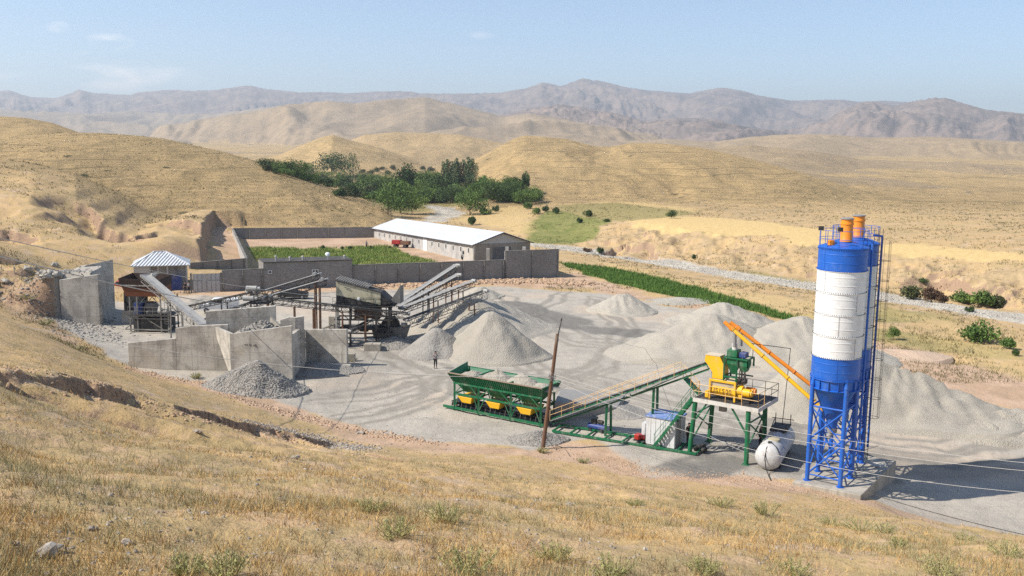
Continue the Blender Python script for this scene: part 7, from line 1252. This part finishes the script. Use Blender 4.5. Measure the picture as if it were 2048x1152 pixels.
# clods and rubble along the dirt edges and by the compound wall
def strip(n, pts, spread, rmin, rmax, name, mat, label, zadd=0.):
    P = [onray(*q) if len(q) == 2 else G(*q) for q in pts]; seg = rg.randint(0, len(P)-1, n); f_ = rg.uniform(0, 1, n); A = np.array([[p.x, p.y] for p in P]); xy = A[seg]*(1-f_[:,None])+A[seg+1]*f_[:,None]+rg.normal(size=(n, 2))*spread; stones(name, xy[:,0], xy[:,1], hz(xy[:,0], xy[:,1])+zadd, rg.uniform(rmin, rmax, n)*rg.uniform(.4, 1, n), mat, label)
strip(1500, [(260,738),(345,758),(430,772),(480,800),(560,822),(640,845),(760,868),(880,888)], .55, .05, .2, 'dirt_clods', ST3, 'reddish dirt clods along the edge of the dirt track')
strip(2600, [(690,575,0),(800,569,0),(900,566,0),(1000,562,0),(1110,562,0),(1160,566,0)], 1.3, .15, .55, 'dug_earth', ST3, 'dug reddish earth and stones along the foot of the block wall', .05)
strip(1500, [(1120,905,0),(1250,935,0),(1330,955,0),(1440,960,0),(1560,968,0),(1720,1000,0)], 1.0, .03, .11, 'dirt_clods', ST3, 'pale clods and stones along the lower edge of the yard')
strip(1800, [(20,752),(190,775),(300,812),(440,850),(520,862),(640,892)], 1.1, .04, .16, 'gully_clods', ST3, 'crumbled earth clods on the floor of the rain-cut gully')
strip(6000, [(1080,490,-1.2),(1200,505,-1.2),(1300,519,-1.2),(1500,555,-1.2),(1630,571,-1.2),(1780,594,-1.2),(2048,638,-1.2)], 3., .06, .3, 'river_stones', ST4, 'pale stones lying in the dry river bed')
strip(1600, [(520,850),(600,868),(690,892),(720,898)], 1.0, .04, .16, 'gully_rubble', ST1, 'small stones at the lower end of the rain-cut gully')
strip(1400, [(60,560),(120,570),(160,600),(200,680)], 2.2, .06, .3, 'ramp_rubble', ST2, 'loose stones on the bank of the loading ramp')
strip(5000, [(980,600,0),(1200,700,0),(1000,780,0),(700,800,0),(760,840,0),(1250,860,0),(1600,900,0),(1900,960,0)], 9., .02, .09, 'yard_stones', ST2, 'stray stones over the gravel yard')
def boulder(label, p, r, mat=ST4, flat=.75, name='boulder', grp='boulders on the loading ramp'):
    m = bmesh.new(); bmesh.ops.create_icosphere(m, subdivisions=2, radius=1); sx, sy = random.uniform(.8, 1.3), random.uniform(.7, 1.1); ph = random.uniform(0, 90)
    for v in m.verts: n_ = float(fbm(np.array([v.co.x*1.3+ph]), np.array([v.co.y*1.3+v.co.z*1.7]), 3)[0]); v.co = V(v.co.x*sx, v.co.y*sy, v.co.z*flat)*r*(1+n_*.9)
    me = bpy.data.meshes.new(name); m.to_mesh(me); m.free(); me.materials.append(mat); o = bpy.data.objects.new(name, me); sc.collection.objects.link(o); o.location = (p.x, p.y, p.z+r*.3); o.rotation_euler = (0, 0, random.uniform(0, 6)); return tag(o, label, 'boulder' if name == 'boulder' else 'rock', grp)
for k, (px, py, r) in enumerate(((57,538,.75),(107,530,.7),(113,528,.5),(88,548,.7),(99,547,.6),(86,560,.7),(96,562,.6),(104,556,.55),(112,553,.65),(78,552,.5),(122,555,.5),(10,563,.6))): boulder(['lone pale boulder on the ramp road at the far left','pair of boulders on the ramp, the left one','pair of boulders on the ramp, the right one','large boulder at the left of the ramp boulder cluster','second boulder in the ramp cluster beside the large one','flat boulder at the lower left of the ramp cluster','lowest boulder of the ramp cluster','dark-shadowed boulder in the middle of the ramp cluster','bright boulder at the right of the ramp cluster','smallest boulder at the left of the ramp cluster','boulder touching the top of the near ramp wall','boulder lying low at the left edge of the picture'][k], onray(px, py+3, 60), r*.75)
for k, (px, py, rp) in enumerate(((100,1108,30),(252,1088,14),(92,1150,10),(215,1010,10),(720,868,9),(590,918,12),(1138,1010,8),(182,1060,12),(1290,1100,7),(410,1028,9),(560,1000,10),(395,866,9))): q = onray(px, py, 4, 120); boulder(['big flat grey rock at the bottom left','smaller flat rock right of the big grey one','small pale stone at the bottom left corner','stone half way up the left slope','reddish stone at the lower end of the gully','white stone on the slope below the gully end','lone stone on the middle right slope','dark stone above the smaller flat rock','tiny pale stone on the lower right slope','pale stone in the bare patch at the left','pale stone right of the bare patch at the left','stone lying under the gully lip'][k], q, rp/F*q.y*.8, ST1, .5, 'rock', 'rocks on the near slope')
m = MB(); q = onray(395,845,30)
# hay of wire fence: short post on the ramp road
q = onray(29,548,60); m = MB(); m.bar(q-V(0,0,.3), q+V(0,0,.9), .1); tag(m.build('marker_post', CONCP, loc=q), 'small pale marker post at the ramp road edge', 'post')
